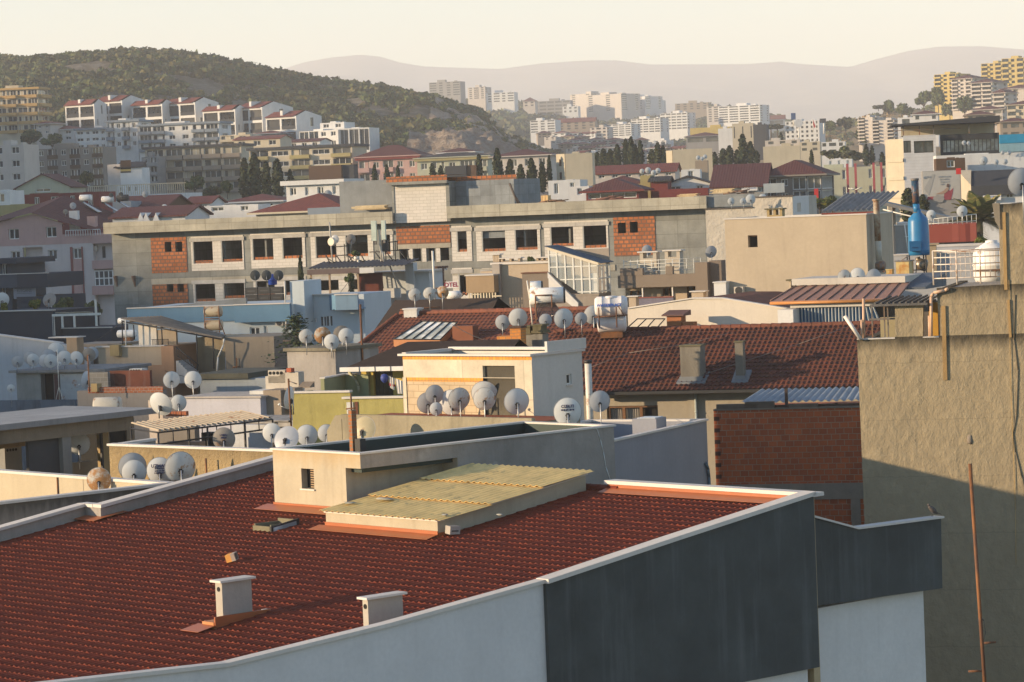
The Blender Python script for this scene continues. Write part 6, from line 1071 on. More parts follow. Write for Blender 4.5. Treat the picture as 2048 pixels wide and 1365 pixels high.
def taupe_house():
    b=Bld('taupe_house','taupe and beige house with a glazed roof stair and a long terrace parapet','house',988,530,172,-22,zb=0); s=b.S; tp=plaster('taupe render',(.25,.205,.165),.1,.2,.15); bg=plaster('sand render',(.52,.42,.31),.12,.25,.2); li=plaster('grey pier render',(.40,.36,.32),.1)
    x0=s(1003,540)[0]; x1=s(1098,540)[0]; zt=b.zt; mb=MB(); mb.box(x0,x1,0,5,0,zt); b.part(mb,'wall',bg); q=MB(); q.box(s(988,540)[0],x0,-.3,.6,0,zt+.05); b.part(q,'pier',li); q=MB(); q.box(-.2,x1,-.1,.3,zt,zt+.12); b.part(q,'coping',coping)
    q=MB(); r=b.rect(1045,547,1100,600,-.8); q.box(r[0],r[2],-.8,.0,0,r[3]); b.part(q,'lower_block',tp); q=MB(); q.box(r[0]-.05,r[2],-.88,0,r[3],r[3]+.06); b.part(q,'coping',plaster('brown coping',(.2,.1,.07)))
    r=b.rect(932,552,988,586,-1.); q=MB(); q.box(r[0],r[2],-1,1.,r[1],r[3]); b.part(q,'balcony_band',plaster('light brown render',(.40,.29,.18),.1,.2)); q=MB(); q.box(r[0]+.1,r[2],1,3,0,r[3]+.2); b.part(q,'wall',bg); q=MB(); q.box(r[0]-.05,r[2],-1.06,1,r[3],r[3]+.07); b.part(q,'coping',coping)
    q=MB(); zb_=s(950,625,-.95)[1]; n=9
    for k in range(n+1): x=r[0]+.1+(r[2]-r[0]-.1)*k/n; q.box(x,x+.07,-.95,-.9,zb_,r[1]); 
    for k in range(6): z=zb_+(r[1]-zb_)*(.3+.12*k); x=r[0]+.1+(r[2]-r[0])*((k*2)%n)/n; q.box(x,x+.5,-.95,-.9,z,z+.06)
    b.part(q,'window_grille',paint('cream grille',(.6,.52,.38),.6)); q=MB(); q.box(r[0]+.1,r[2],-.3,-.25,zb_,r[1]); b.part(q,'window_glass',PAL['glass'])
    for (u0,u1,v0,v1) in ((1002,1040,517,530),(1073,1096,516,529),(986,998,510,525)):
        a=b.S(u0,v1,2); c=b.S(u1,v0,2); q=MB(); z1=c[1]; q.box(a[0],a[0]+.12,2,2.4,zt,z1); q.box(c[0]-.12,c[0],2,2.4,zt,z1); q.box((a[0]+c[0])/2-.06,(a[0]+c[0])/2+.06,2,2.4,zt,z1); q.box(a[0],c[0],2,2.4,zt,zt+.12); o=b.part(q,'chimney',bg); q=MB(); q.box(a[0]-.08,c[0]+.08,1.9,2.5,z1,z1+.06); b.part(q,'cap',coping,o)
    t0=-1.2; pr=lambda u,v:Vector((b.S(u,v,t0)[0],t0,b.S(u,v,t0)[1])); A,B=pr(1097,499),pr(1195,530); D=1.9; E_,F_=pr(1195,587),pr(1097,545)
    wf=paint('white stair frame',(.66,.66,.62),.5); q=MB(); bot=lambda f:F_.lerp(pr(1158,603),min(1,f*1.55)) if f<.62 else pr(1158,603).lerp(E_,0)*0+Vector((A.x+(B.x-A.x)*f,t0,E_.z))
    n=6
    for i in range(n+1):
        f=i/n; x=A.x+(B.x-A.x)*f; zt_=A.z+(B.z-A.z)*f; zb_=max(E_.z,F_.z+(E_.z-F_.z)*min(1,f/.62)); q.box(x-.04,x+.04,t0-.04,t0+.04,zb_,zt_)
    for k in range(4):
        z=E_.z+.1+k*.72; fx=min(1,max(0,(A.z-z)/(A.z-B.z))) if z>B.z else 1; f0=max(0,.62*(F_.z-z)/(F_.z-E_.z)); q.box(A.x+(B.x-A.x)*f0,A.x+(B.x-A.x)*fx,t0-.03,t0+.03,z-.03,z+.03)
    for i in range(4): y=t0+D*i/3; q.box(B.x-.04,B.x+.04,y-.04,y+.04,E_.z,B.z)
    for k in range(3): z=E_.z+.1+k*.72; q.box(B.x-.03,B.x+.03,t0,t0+D,z-.03,z+.03)
    o=b.part(q,'stair_glazing',wf); q=MB(); q.face([(A.x,t0,F_.z),(A.x+(B.x-A.x)*.62,t0,E_.z),(B.x,t0,E_.z),(B.x,t0,B.z),(A.x,t0,A.z)]); q.face([(B.x,t0,E_.z),(B.x,t0+D,E_.z),(B.x,t0+D,B.z),(B.x,t0,B.z)]); b.part(q,'pane',clear_glass('stair glass'),o)
    q=MB(); q.extr([(A.x-.05,A.z-.02),(B.x+.1,B.z-.02),(B.x+.1,B.z+.12),(A.x-.05,A.z+.14)],t0-.12,t0-.05); b.part(q,'fascia',paint('cream fascia',(.62,.55,.43),.6),o)
    q=MB(); corrug(q,(A.x-.2,t0-.15,A.z+.2),(A.x-.2,t0+D+.1,A.z+.2),(B.x+.25,t0+D+.1,B.z+.1),(B.x+.25,t0-.15,B.z+.1),.2,.02,.01); b.part(q,'stair_roof',tiles('blue grey sheet tile',(.11,.14,.17),(.08,.10,.13),(.04,.05,.06),.3,.4,.6),o)
    q=MB(); G=pr(1158,606); q.extr([(F_.x,F_.z-.32),(G.x,G.z-.3),(G.x,G.z),(F_.x,F_.z+.0)],t0-.16,t0+.1); q.extr([(F_.x,F_.z-.9),(G.x,G.z-.5),(G.x,G.z-.31),(F_.x,F_.z-.33)],t0-.05,t0+.1); b.part(q,'stair_stringer',white); q=MB(); q.box(A.x,B.x,t0+D+.05,t0+D+.15,0,A.z-.1); q.box(A.x,B.x,t0+.05,t0+D,E_.z-.12,E_.z-.02); q.box(A.x+.3,B.x,t0,t0+D,0,E_.z-.13); b.part(q,'stair_back_wall',plaster('dim stair wall',(.36,.31,.26))); q=MB(); r=b.rect(1180,547,1195,585,t0+.6); q.box(r[0],r[2],t0+.6,t0+.65,r[1],r[3]); b.part(q,'white_door',white)
    xa=s(1235,545)[0]; xb=s(1397,530)[0]; zz=s(1300,550)[1]; zlo=s(1300,575)[1]; mb=MB(); mb.box(xa,xb,-.0,.2,zlo,zz); mb.box(xa,xb,.2,4,zlo,zlo+.15); b.part(mb,'terrace_parapet',tp)
    q=MB(); 
    for (u0,u1,v) in ((1240,1262,537),(1262,1285,537),(1331,1345,533)): r0=s(u0,v)[0]; r1=s(u1,v)[0]; q.box(r0,r1,-.03,.25,zz,s((u0+u1)/2,v)[1])
    q.box(s(1391,520)[0],s(1416,520)[0],-.2,.3,0,s(1400,525)[1]); b.part(q,'parapet_pier',tp); q=MB(); q.box(s(1416,525)[0],s(1440,525)[0],.2,1.,0,s(1420,522)[1]); b.part(q,'side_pier',plaster('brown grey render',(.2,.165,.14)))
    hs=[b.rect(*r,1.2) for r in ((1260,582,1289,600),(1325,577,1348,592),(1374,573,1398,600))]; mb=MB(); mb.wall(xa,1.2,1,0,xb-xa,0,zlo,[(h[0]-xa,h[1],h[2]-xa,h[3]) for h in hs],.2); b.part(mb,'wall',bg)
    for h in hs: q=MB(); q.box(h[0],h[2],1.35,1.38,h[1],h[3],1); q.box(h[0],h[0]+.07,1.25,1.35,h[1],h[3]); q.box((h[0]+h[2])/2,(h[0]+h[2])/2+.07,1.25,1.35,h[1],h[3]); q.box(h[2]-.07,h[2],1.25,1.35,h[1],h[3]); b.part(q,'window',[PAL['woodframe'],PAL['glass']])
    q=MB(); 
    for u in (1284,1344): x=s(u,590)[0]; q.tube((x,.15,0),(x,.15,zlo),.05,7)
    b.part(q,'white_post',pvc); q=MB(); r=b.rect(1276,596,1347,620,-.8); q.box(r[0],r[2],-.8,-.7,r[1],r[3]); q.box(r[0],r[2],-.85,-.65,r[3],r[3]+.06,1); b.part(q,'purple_awning',[plaster('purple grey board',(.20,.19,.25)),paint('maroon rail',(.2,.05,.04),.6)])
    for (u0,u1,v0,v1) in ((1279,1314,505,548),(1329,1361,502,545)):
        a=b.S(u0,v1,1.5); c=b.S(u1,v0,1.5); q=MB(); z1=c[1]; z0=zlo; zh=z1-.33; q.box(a[0]+.05,c[0]-.05,1.5,2.1,z0,zh); q.box(a[0]+.05,a[0]+.25,1.5,2.1,zh,z1); q.box(c[0]-.25,c[0]-.05,1.5,2.1,zh,z1); o=b.part(q,'chimney',plaster('cream chimney',(.56,.50,.41),.12,.35)); q=MB(); q.box(a[0]-.06,c[0]+.06,1.4,2.2,z1,z1+.07); b.part(q,'cap',coping,o)
    q=MB(); 
    for k in range(4): z=zz+.15+k*.2; q.tube((xa,1.1,z),(xb,.4,z+.1),.018,5)
    for k in range(12): f=k/11; x=xa+(xb-xa)*f; q.tube((x,1.1-.7*f,zz-.1),(x,1.1-.7*f,zz+.85),.02,5)
    b.part(q,'terrace_rail',paint('white roof rail',(.6,.6,.56)))
    for (u0,u1,v0,v1) in ((1255,1275,594,620),(1380,1410,584,600)): a=b.S(u0,v1,-4); c=b.S(u1,v0,-4); q=MB(); q.box(a[0]+.1,c[0]-.1,-4,-3.5,a[1]-2,c[1]); o=b.part(q,'chimney',bg); q=MB(); q.box(a[0],c[0]+.05,-4.1,-3.4,c[1],c[1]+.06); b.part(q,'cap',coping,o)
taupe_house()
def canopy_house():
    b=Bld('terrace_house','peach and tan terrace house with a sloping corrugated canopy and outside stair','house',196,702,160,-26,zb=0); s=b.S; pe=plaster('peach render',(.47,.28,.17),.12,.2,.15); zt=b.zt
    x1=s(327,692)[0]; x2=s(352,700)[0]; zm=s(260,731)[1]; mb=MB(); mb.box(0,x1,0,4,zm,s(280,694)[1]); b.part(mb,'upper_wall',plaster('sand render',(.52,.42,.31))); mb=MB(); mb.box(.4,x2,-.25,4,0,zm+.0); mb.box(x1,x2,-.25,4,zm,s(335,692)[1]); b.part(mb,'lower_wall',pe); q=MB(); q.box(-.1,x1+.1,-.1,.2,s(280,694)[1],s(280,694)[1]+.07); b.part(q,'coping',coping)
    q=MB(); x3=s(470,700,2)[0]; zz=s(420,675,2)[1]; q.box(x2,x3,2.,5,0,zz); b.part(q,'tan_wall',tan); q=MB(); x4=s(548,690,1)[0]; q.box(x3,x4,1.,5,0,s(510,674,1)[1]); b.part(q,'grey_wall',plaster('stained brown grey wall',(.29,.25,.2),.25,.6,.4))
    q=MB(); q.box(s(150,690,2)[0],0.4,1.5,4,0,s(200,688,1.5)[1]); b.part(q,'rear_wall',plaster('dull tan wall',(.36,.3,.24),.2,.4)); r=b.rect(226,690,244,712,.0); q=MB(); q.box(r[0],r[2],-.3,1.,r[1],r[3]); b.part(q,'vent_chimney',plaster('yellow chimney',(.45,.34,.17)))
    q=MB(); a=s(97,688,-1); c=s(155,676,-1); q.box(a[0]+1.3*0,c[0],-1,-.2,c[1]-.0,c[1]+.06,1); q.box(c[0]-.75,c[0]-.1,-.95,-.3,a[1]-1.5,c[1]); b.part(q,'chimney',[plaster('peach chimney',(.52,.37,.24)),coping])
    F=lambda u,v,t:Vector((b.S(u,v,t)[0],t,b.S(u,v,t)[1])); A=F(240,637,.3); B=F(443,677,.3); C=F(452,672,3.); D_=F(322,633,3.); q=MB(); corrug(q,D_,A,B,C,.22,.035,.012); 
    for f in (.1,.4,.7,.97): q.tube(A.lerp(B,f)+Vector((0,0,-.07)),D_.lerp(C,f)+Vector((0,0,-.07)),.04,5)
    b.part(q,'canopy',paint('brown corrugated sheet',(.20,.16,.12),.7,var=.3))
    q=MB()
    for (u,v0,v1,t) in ((244,641,697,.3),(267,650,680,1.5),(323,655,692,.3),(341,650,690,2.),(393,668,742,.3),(426,674,738,.3)): a=F(u,v0,t); c=F(u+2,v1,t); q.tube(c,a,.035,6)
    for (p,r) in (((244,641),(443,677)),): q.tube(F(*p,.3)-Vector((0,0,.05)),F(*r,.3)-Vector((0,0,.05)),.04,5)
    b.part(q,'canopy_post',black); q=MB(); q.path([F(251,640,.2),F(252,695,.2)],.035,6); q.path([F(448,678,.2),F(447,690,.2),F(436,715,.2),F(434,745,.2)],.045,6); b.part(q,'rain_pipe',pvc)
    r=b.rect(277,650,313,692,1.); q=MB(); q.box(r[0],r[2],1,1.1,r[1],r[3]); q.box(r[2],s(352,690,1.)[0],1.05,1.2,r[1],r[3]-.3,1); b.part(q,'white_door',[paint('white sheet door',(.68,.63,.55),.5),bg_ if False else plaster('sand render',(.52,.42,.31))]); q=MB(); zr=s(340,690,.9)[1]
    for k in range(14): x=r[2]+.05+k*.075; q.box(x,x+.02,.5,.52,zr,zr+.3)
    q.box(r[2],r[2]+1.05,.49,.53,zr+.3,zr+.33); b.part(q,'fence_rail',black)
    a=F(352,722,-.3); c=F(376,748,-.3); q=MB(); n=6
    for i in range(n): x=a.x+(c.x-a.x)*i/n; q.box(x,x+.16,-.3,.7,c.z-.5,a.z+(c.z-a.z)*i/n)
    b.part(q,'stair',whitew); q=MB(); p0,p1=F(353,695,-.3),F(397,730,-.3); p2,p3=F(354,712,-.3),F(395,740,-.3); q.tube(p0,p1,.025,6); q.tube(p2,p3,.02,6)
    for i in range(15): q.tube(p0.lerp(p1,i/14),p2.lerp(p3,i/14),.014,5)
    b.part(q,'stair_rail',black); q=MB(); r=b.rect(451,715,462,748,1.95); q.box(r[0],r[2],1.93,2.,r[1],r[3]); b.part(q,'white_door',paint('pale blue door',(.45,.48,.55),.5)); q=MB(); x=s(472,700,.9)[0]; q.tube((x,.9,s(472,752,.9)[1]),(x,.9,s(472,716,.9)[1]),.03,5); q.tube((x-.25,.9,s(472,735,.9)[1]),(x+.2,.9,s(472,733,.9)[1]),.025,5); b.part(q,'iron_bracket',rusty)
    p=P(428,660,163); k=163/FPX; o=thing('old_solar_heater','old tan solar heater with two stacked tanks and a dark collector','water heater',p-Vector((0,0,.8)),-16); 
    for z,nm in ((1.05,'storage_tank'),(1.8,'storage_tank')): q=MB(); q.lathe([(.2,0),(.29,.03),(.3,.1),(.3,.86),(.29,.93),(.2,.96)],18,(-.48,0,z),(1,0,0)); q.build(nm,paint('stained tank',(.44,.37,.26),.5,rust=.35),o)
    q=MB(); q.tube((-.4,-.3,0),(-.4,-.3,2.1),.025,5); q.tube((.45,-.3,-.3),(.45,-.3,2.1),.025,5); q.tube((-.4,-.3,1.42),(.45,-.3,1.42),.025,5); q.tube((-.4,-.3,.7),(.45,-.3,.7),.025,5); q.tube((.45,-.3,1.3),(.75,-.2,.4),.03,5); q.build('stand',rusty,o); q=MB(); q.prism([(.1,-.1),(1.8,-.1),(1.8,.9),(.1,.9)],[.55,-.5,-.5,.55],[.63,-.42,-.42,.63]); q.build('collector',glass('collector glass',(.015,.017,.02)),o); q=MB(); q.box(.55,.95,-.3,.1,-.6,.55); q.build('pier',plaster('sand render',(.52,.42,.31)),o)
    p=P(255,668,168); o=thing('white_drum_tank','white horizontal drum tank under the corrugated canopy','water tank',p-Vector((0,0,.3)),-20); q=MB(); q.lathe([(.1,0),(.2,.02),(.22,.08),(.22,1.0),(.2,1.08),(.1,1.1)],18,(-.6,0,.3),(1,0,0)); q.build('vessel',whitem,o); q=MB(); q.box(-.3,.3,-.15,.15,-.1,.1); q.build('saddle',rusty,o)
    p=P(248,642,170); o=thing('white_drum_tank','white drum tank tucked under the high end of the corrugated canopy','water tank',p-Vector((0,0,.2)),-20); q=MB(); q.lathe([(.1,0),(.17,.02),(.18,.6),(.1,.62)],16,(-.35,0,.2),(1,0,0)); q.build('vessel',whitem,o)
canopy_house()
def left_dark():
    b=Bld('charcoal_house','low charcoal rendered house with a pale coping at the left edge','house',-30,628,235,-28,zb=0); s=b.S; W=s(106,618)[0]; mb=MB(); ch=plaster('charcoal blue render',(.05,.057,.072),.1,.15,.12); mb.box(0,W,0,6,0,s(40,623)[1]); b.part(mb,'wall',ch); q=MB(); q.box(0,W+.1,-.1,.2,s(40,623)[1],s(40,623)[1]+.08); b.part(q,'coping',coping)
    x=s(222,655,1)[0]; mb=MB(); mb.box(W,x,1,6,0,s(170,657,1)[1]); b.part(mb,'low_wall',ch); q=MB(); q.box(W,x,.9,1.2,s(170,657,1)[1],s(170,657,1)[1]+.07); b.part(q,'coping',coping)
    p=P(108,660,232); o=thing('white_pergola','white timber pergola frame over green plants','pergola',p,-20); k=232/FPX; L=lambda u,v,y=0:Vector(((u-108)*k,y,-(v-660)*k)); q=MB()
    for u,v0,v1 in ((108,630,672),(128,632,656),(155,633,656),(204,602,655)): a=L(u,v0); c=L(u+1,v1); q.box(a.x-.07,a.x+.07,-.07,.07,c.z,a.z)
    a=L(106,632); c=L(214,628); q.box(a.x,c.x,-.09,.09,a.z-.05,a.z+.13); q.build('frame',paint('white timber',(.62,.62,.57),.6),o); q=MB()
    for i in range(12): q.tube(L(112+i*6,626,-.2+random.random()*.3),L(125+i*6,628,.5),.04,5)
    q.build('reed_cover',paint('dry reed',(.38,.33,.25),.9),o)
    b=Bld('slate_blue_house','slate blue banded house with a sign panel at the left edge','house',-40,524,290,-24,zb=0); s=b.S; sb=plaster('slate blue render',(.075,.092,.12),.1,.15,.12); sd=plaster('dark slate render',(.045,.055,.075),.1,.15,.12); xr=s(22,545)[0]
    hs=[b.rect(4,528,14,553),b.rect(4,575,15,598)]; mb=MB(); mb.wall(0,.0,1,0,xr,0,b.zt,hs,.2); mb.wall(xr,0,0,1,6,0,b.zt); b.part(mb,'wall',sb); [b.win(h,.2) for h in hs]
    q=MB(); a=b.rect(-40,518,31,529,-1.); q.box(a[0],a[2],-1.,6,a[1],a[3]); b.part(q,'roof_band',sd); q=MB(); a=b.rect(-40,551,34,577,-1.4); q.box(a[0],a[2],-1.4,.0,a[1],a[3]); b.part(q,'balcony_band',sb); q=MB(); c=b.rect(34,548,95,576,-1.4); q.box(c[0],c[2],-1.4,5,c[1],c[3]); b.part(q,'balcony_band',sd); q=MB(); q.box(a[0],c[2]+.1,-1.5,-1.2,c[3],c[3]+.07); b.part(q,'coping',coping)
    q=MB(); c=b.rect(34,600,100,625,-1.4); q.box(c[0],c[2],-1.4,5,c[1]-3,c[3]+.3); b.part(q,'lower_band',sd)
    r=b.rect(27,577,71,598,-1.0); q=MB(); q.box(r[0],r[2],-1.,-.9,r[1],r[3]); o=b.part(q,'sign_panel',plaster('grey sign board',(.27,.29,.34),.05,.05)); words('ELEGANS',.4,paint('sign ink',(.05,.055,.07),.6),o,((r[0]+r[2])/2,-1.01,(r[1]+r[3])/2+.25-b.zb+b.zb*1.),(R(90),0,0),ext=.006)
    q=MB(); q.box(r[0]+.4,r[2]-.4,-1.012,-1.,(r[1]+r[3])/2,(r[1]+r[3])/2+.03); q.box(r[0]+.3,r[2]-.3,-1.012,-1.,r[1]+.15,r[1]+.17); b.part(q,'sign_line',paint('sign ink',(.05,.055,.07)),o)
    dish(99,600,27,236,'brown tilted dish on the charcoal house coping','b',-14,-20,.8); dish(4,600,28,236,'white dish cut by the left edge above the charcoal house','w',16,12,.8)
left_dark()
def left_near():
    b=Bld('cream_parapet_house','house with sunlit cream parapet and black stained wall left of the red roof','house',335,971,88,yN,zb=0); z=b.zt; sL=b.H(-60,946,z)[0]; tL=b.H(-60,1014,z)[1]; print('cream',b.H(0,950,z),b.H(0,1005,z))
    cr=plaster('sunlit cream parapet',(.50,.43,.31),.1,.25,.2); sw=plaster('black stained parapet',(.40,.36,.31),.25,.6,.4,dark=(.035,.033,.035),top=(z-.7,z-.1,1.3,.75)); mb=MB(); mb.wall(sL,0,1,0,-sL-.2,z-2.5,z); mb.wall(0,.2,-1,0,-sL,0,z); mb.box(-4.45,-4.4,-.012,0,z-2.4,z); b.part(mb,'cream_wall',cr); q=MB(); q.box(-.2,0,tL,.2,0,z); b.part(q,'stained_wall',sw); q=MB(); q.box(sL,.05,-.05,.28,z,z+.08); q.box(-.28,.06,tL,-.06,z-.0,z+.075); b.part(q,'coping',coping); q=MB(); q.face([(sL,0,z-1.1),(sL,tL,z-1.1),(-.2,tL,z-1.1),(-.2,0,z-1.1)]); b.part(q,'terrace_floor',grey); q=MB(); q.tube((b.S(115,960,-.02)[0],-.03,z-1.1),(b.S(115,960,-.02)[0],-.03,z),.025,6); b.part(q,'rusty_rod',rusty)
    yw,W=yaw2(218,892,94,600,906); p=Bld('pebble_dash_house','house behind a tan pebble dash parapet wall with four dishes before it','house',218,892,94,yw,zb=0); print('pebble',yw,W); z=p.zt; x,y=p.H(303,880,z); mb=MB(); mb.box(0,W,0,.2,0,z); p.part(mb,'parapet_wall',plaster('tan pebble dash',(.47,.35,.185),.25,.35,1.,fs=22,bd=.06,top=(z-.5,z,.8,.35))); q=MB(); q.prism([(0,.2),(.2,.2),(x+.2,y),(x,y)],0,z-.02); q.box(-.3,W,.2,9,0,z-1.3); p.part(q,'side_parapet',grey); q=MB(); q.box(-.05,W,-.05,.25,z,z+.07); q.prism([(-.05,.26),(.25,.26),(x+.25,y),(x-.05,y)],z-.02,z+.055); p.part(q,'coping',coping); q=MB(); a=p.S(413,947,-.3); q.tube((a[0],-.3,a[1]-.6),(a[0],-.3,p.S(411,917,-.3)[1]),.03,6); p.part(q,'iron_stub',rusty)
    g='dishes before the pebble dash wall'
    dish(265,934,56,92.6,'dark shadowed dish behind the pale dish before the pebble dash wall','y',8,14,1.,g); dish(268,945,50,91,'plain pale dish before the pebble dash wall left of the lettered one','w',4,12,1.,g); dish(320,942,54,92,'dish lettered UZMAN before the pebble dash wall','w',0,10,1.,g,text=(('UZMAN',.17,.22),('ELEKTRONIK',.06,.12),('614 14 88',.09,.03),('0 542 401 88 47',.06,-.05))); dish(360,935,60,90,'large white dish with rusty rim at the right of the pebble dash wall','r',16,12,1.,g)
    dish(198,960,49,90,'dish with two big orange rust patches rising behind the cream parapet','R',0,10,.8,g)
    A=P(0,850,101); z=A.z; B=PZ(317,816,z); yw=math.degrees(math.atan2(B.y-A.y,B.x-A.x)); s_=Bld('flat_slab_house','unfinished house with a wide weathered flat slab on concrete columns at the left edge','house',0,850,101,yw,zb=0); s=s_.S; W=(B-A).length; D=s_.H(120,813,z)[1]; D=max(4,min(D,12)); print('slab',yw,W,D)
    dk=plaster('grey weathered slab',(.36,.37,.38),.22,.45,.5,fs=5); cn=plaster('brown stained beam',(.30,.24,.175),.3,.6,.5); q=MB(); th=.2; q.box(-6,W,0,D,z-th,z,0,1); s_.part(q,'roof_slab',[plaster('slab edge cement',(.30,.29,.29),.2,.4,.4),dk])
    q=MB(); bt=z-th-.5; q.box(-6,W-.9,.35,.75,bt,z-th); s_.part(q,'beam',cn); q=MB()
    for u0,u1 in ((118,131),): q.box(s(u0,900,.6)[0],s(u1,900,.6)[0]+.1,.4,.8,0,bt)
    s_.part(q,'column',plaster('lit side grey',(.3,.29,.27),.25,.5)); q=MB(); q.box(s(57,900,.6)[0],s(118,900,.6)[0],.6,.75,0,bt); s_.part(q,'dark_wall',plaster('dark grey wall',(.085,.085,.09),.2,.3)); q=MB(); q.box(s(202,900,1.5)[0],s(214,900,1.5)[0],1.4,1.7,0,bt+.2); s_.part(q,'tan_column',plaster('tan column',(.45,.33,.17),.2,.5)); q=MB(); q.box(s(200,900,1.3)[0],s(203,900,1.3)[0],1.2,1.3,0,bt+.2); s_.part(q,'iron_post',black)  # column is the dark wall's lit side, light painted as paler grey
    q=MB(); q.box(s(215,870,3)[0],s(248,870,3)[0],2.9,4.5,0,z-th-.35); q.box(s(247,870,3)[0],s(262,870,3)[0],2.8,3.1,0,z-th-.3,1); s_.part(q,'back_wall',[darkhole,cn]); q=MB(); q.box(-6,s(60,900,3)[0],3,3.3,0,s(30,945,3)[1]); q.box(-6,W-2,3.2,3.5,0,s(160,938,3)[1]-.2); q.box(s(135,930,2.4)[0],s(195,930,2.4)[0],2.4,2.7,0,s(160,925,2.4)[1]); s_.part(q,'low_parapet',plaster('stained low parapet',(.34,.28,.2),.3,.6)); q=MB(); q.box(-6,s(55,890,3.4)[0],3.4,3.6,s(30,895,3.4)[1],s(30,882,3.4)[1]); s_.part(q,'rear_beam',plaster('yellow stained beam',(.45,.33,.19),.3,.7)); q=MB(); r=s_.rect(10,893,44,940,3.8); q.box(r[0],r[2],3.8,4.3,0,r[3]); 
    for i in range(4): x=r[0]+.12+i*.13; q.lathe([(.05,0),(.05,.01)],10,(x,3.79,r[3]-.12),(0,-1,0),1)
    s_.part(q,'chimney',[plaster('grey chimney',(.28,.28,.27),.2,.5),darkhole])
    dish(158,888,44,106,'pale dish standing in the shade under the flat slab','w',6,10,.9); dish(127,888,42,107,'dish half hidden by the column under the flat slab','w',6,10,.9)
    p=P(216,812,114); o=thing('half_tank','weathered horizontal steel tank lying on the far side of the flat slab','water tank',p-Vector((0,0,.45)),-10); q=MB(); q.lathe([(.25,0),(.38,.02),(.4,.06),(.4,.98),(.38,1.02),(.25,1.04)],22,(-.55,0,.38),(1,.1,0)); q.build('vessel',paint('weathered pale steel',(.5,.47,.4),.5,rust=.25),o); q=MB(); q.box(-.4,-.3,-.3,.3,-.1,.05); q.build('saddle',iron,o)
    dish(322,808,46,105,'white dish tilted on its side at the end of the flat slab','w',-22,24,.5); dish(357,806,32,112,'white dish behind the tilted dish by the hollow bricks','w',4,12,.6)
    A=P(316,862,98); z=A.z; pts=[PZ(u,v,z) for u,v in ((316,862),(545,836),(470,822),(262,854))]; o=thing('corrugated_canopy','beige corrugated sheet canopy on thin iron posts over a roof terrace','canopy',(A.x,A.y,z-1.6)); q=MB(); L=[p-Vector((A.x,A.y,z-1.6)) for p in pts]; u1=(L[1]-L[0]); L[2]=L[3]+u1; mid=(L[3]+L[0])/2; corrug(q,L[0],L[1],L[2]+Vector((0,0,.12)),L[3]+Vector((0,0,.12)),.24,.035,.01); q.build('roof_sheet',paint('beige fibre cement',(.44,.36,.255),.85,var=.15,rust=.05),o)
    q=MB(); dn=Vector((0,0,-.2)); lo=Vector((0,0,-.45))
    for f in (.0,.42,.75,1.): p=L[0].lerp(L[1],f)+dn*.3; q.tube(p+Vector((0,0,-1.8)),p,.035,6)
    for f in (.0,.5,1.): p=L[3].lerp(L[2],f); q.tube(p+Vector((0,0,-1.8)),p,.035,6)
    q.tube(L[0]+dn*.3,L[1]+dn*.3,.03,6); q.tube(L[0]+lo,L[1]+lo*.8,.03,6); q.tube(L[3]+dn*.3,L[0]+dn*.3,.03,6); q.tube(L[3]+lo,L[0]+lo,.03,6)
    for i in range(9): q.tube(L[0].lerp(L[1],i/8)+dn*.3,L[0].lerp(L[1],i/8)+lo*.9,.02,5)
    q.build('frame',black,o)
    w_=Bld('terrace_back_house','low white house with clutter and dishes behind the canopy terrace','house',320,880,112,-30,zb=0); s=w_.S; q=MB(); zz=s(400,858)[1]; q.box(s(318,880)[0],s(390,880)[0],0,.3,0,zz+.3); w_.part(q,'dim_wall',plaster('dim grey wall',(.22,.2,.18),.2,.4)); q=MB(); q.box(s(388,880)[0],s(720,880)[0],2.5,2.8,0,s(560,850,2.5)[1]); w_.part(q,'white_wall',plaster('bluish patched white wall',(.50,.52,.55),.25,.4,.4)); q=MB(); q.box(s(403,880,1)[0],s(424,880,1)[0],1,1.5,0,s(412,866,1)[1]); w_.part(q,'cupboard',darkhole); q=MB(); q.box(s(335,890,-1)[0],s(398,890,-1)[0],-1,-.6,s(360,890,-1)[1]-.3,s(360,884,-1)[1]); w_.part(q,'bench',paint('brown bench',(.3,.2,.14),.8))
    q=MB()
    for i in range(7): x=s(470+i*28,845,1.)[0]; q.prism([(x,1.),(x+1.2,.9),(x+1.3,2.6),(x+.1,2.7)],[zz+.1+random.uniform(-.1,.1)]*4,[zz+.14+random.uniform(-.05,.1)]*2+[zz+.3]*2)
    w_.part(q,'loose_sheets',paint('patched roof sheets',(.26,.25,.24),.7,var=.5))
    g='dishes in front of the white terrace wall'
    dish(448,878,45,98.5,'dim lettered dish under the right end of the beige canopy','b',0,10,.8,g,text=(('UYDU',.12,.2),('SERVIS',.09,.08)))
    dish(544,866,39,99,'white dish, leftmost of the four behind the long parapet','w',-6,12,.8,g); dish(573,878,50,96,'flattened dish tilted back, second of the four behind the long parapet','y',-18,-28,.6,g); dish(614,871,43,98,'grey white dish, third of the four behind the long parapet','w',0,14,.8,g); dish(653,867,36,99,'white dish, rightmost of the four behind the long parapet','w',4,12,.8,g); dish(727,860,48,95,'ochre dish tilted to the right beside the brick post','g',-24,-18,.7,g); dish(578,796,22,106,'narrow white dish seen edge on beside the rusty pole','w',68,8,.6,g); dish(679,880,11,104,'tiny grey dish right of the four behind the long parapet','y',0,8,.4,g)
    p=P(584,870,104); o=thing('rusty_mast','thin rusty mast with a crooked arm left of the yellow green wall','mast',p); k=104/FPX; q=MB(); q.tube((0,0,-.5),(-.04,0,(870-757)*k),.035,6); q.build('shaft',rusty,o); q=MB(); q.tube((-.02,0,(870-762)*k),(.25,-.1,(870-768)*k),.02,5); q.build('arm',iron,o)
left_near()
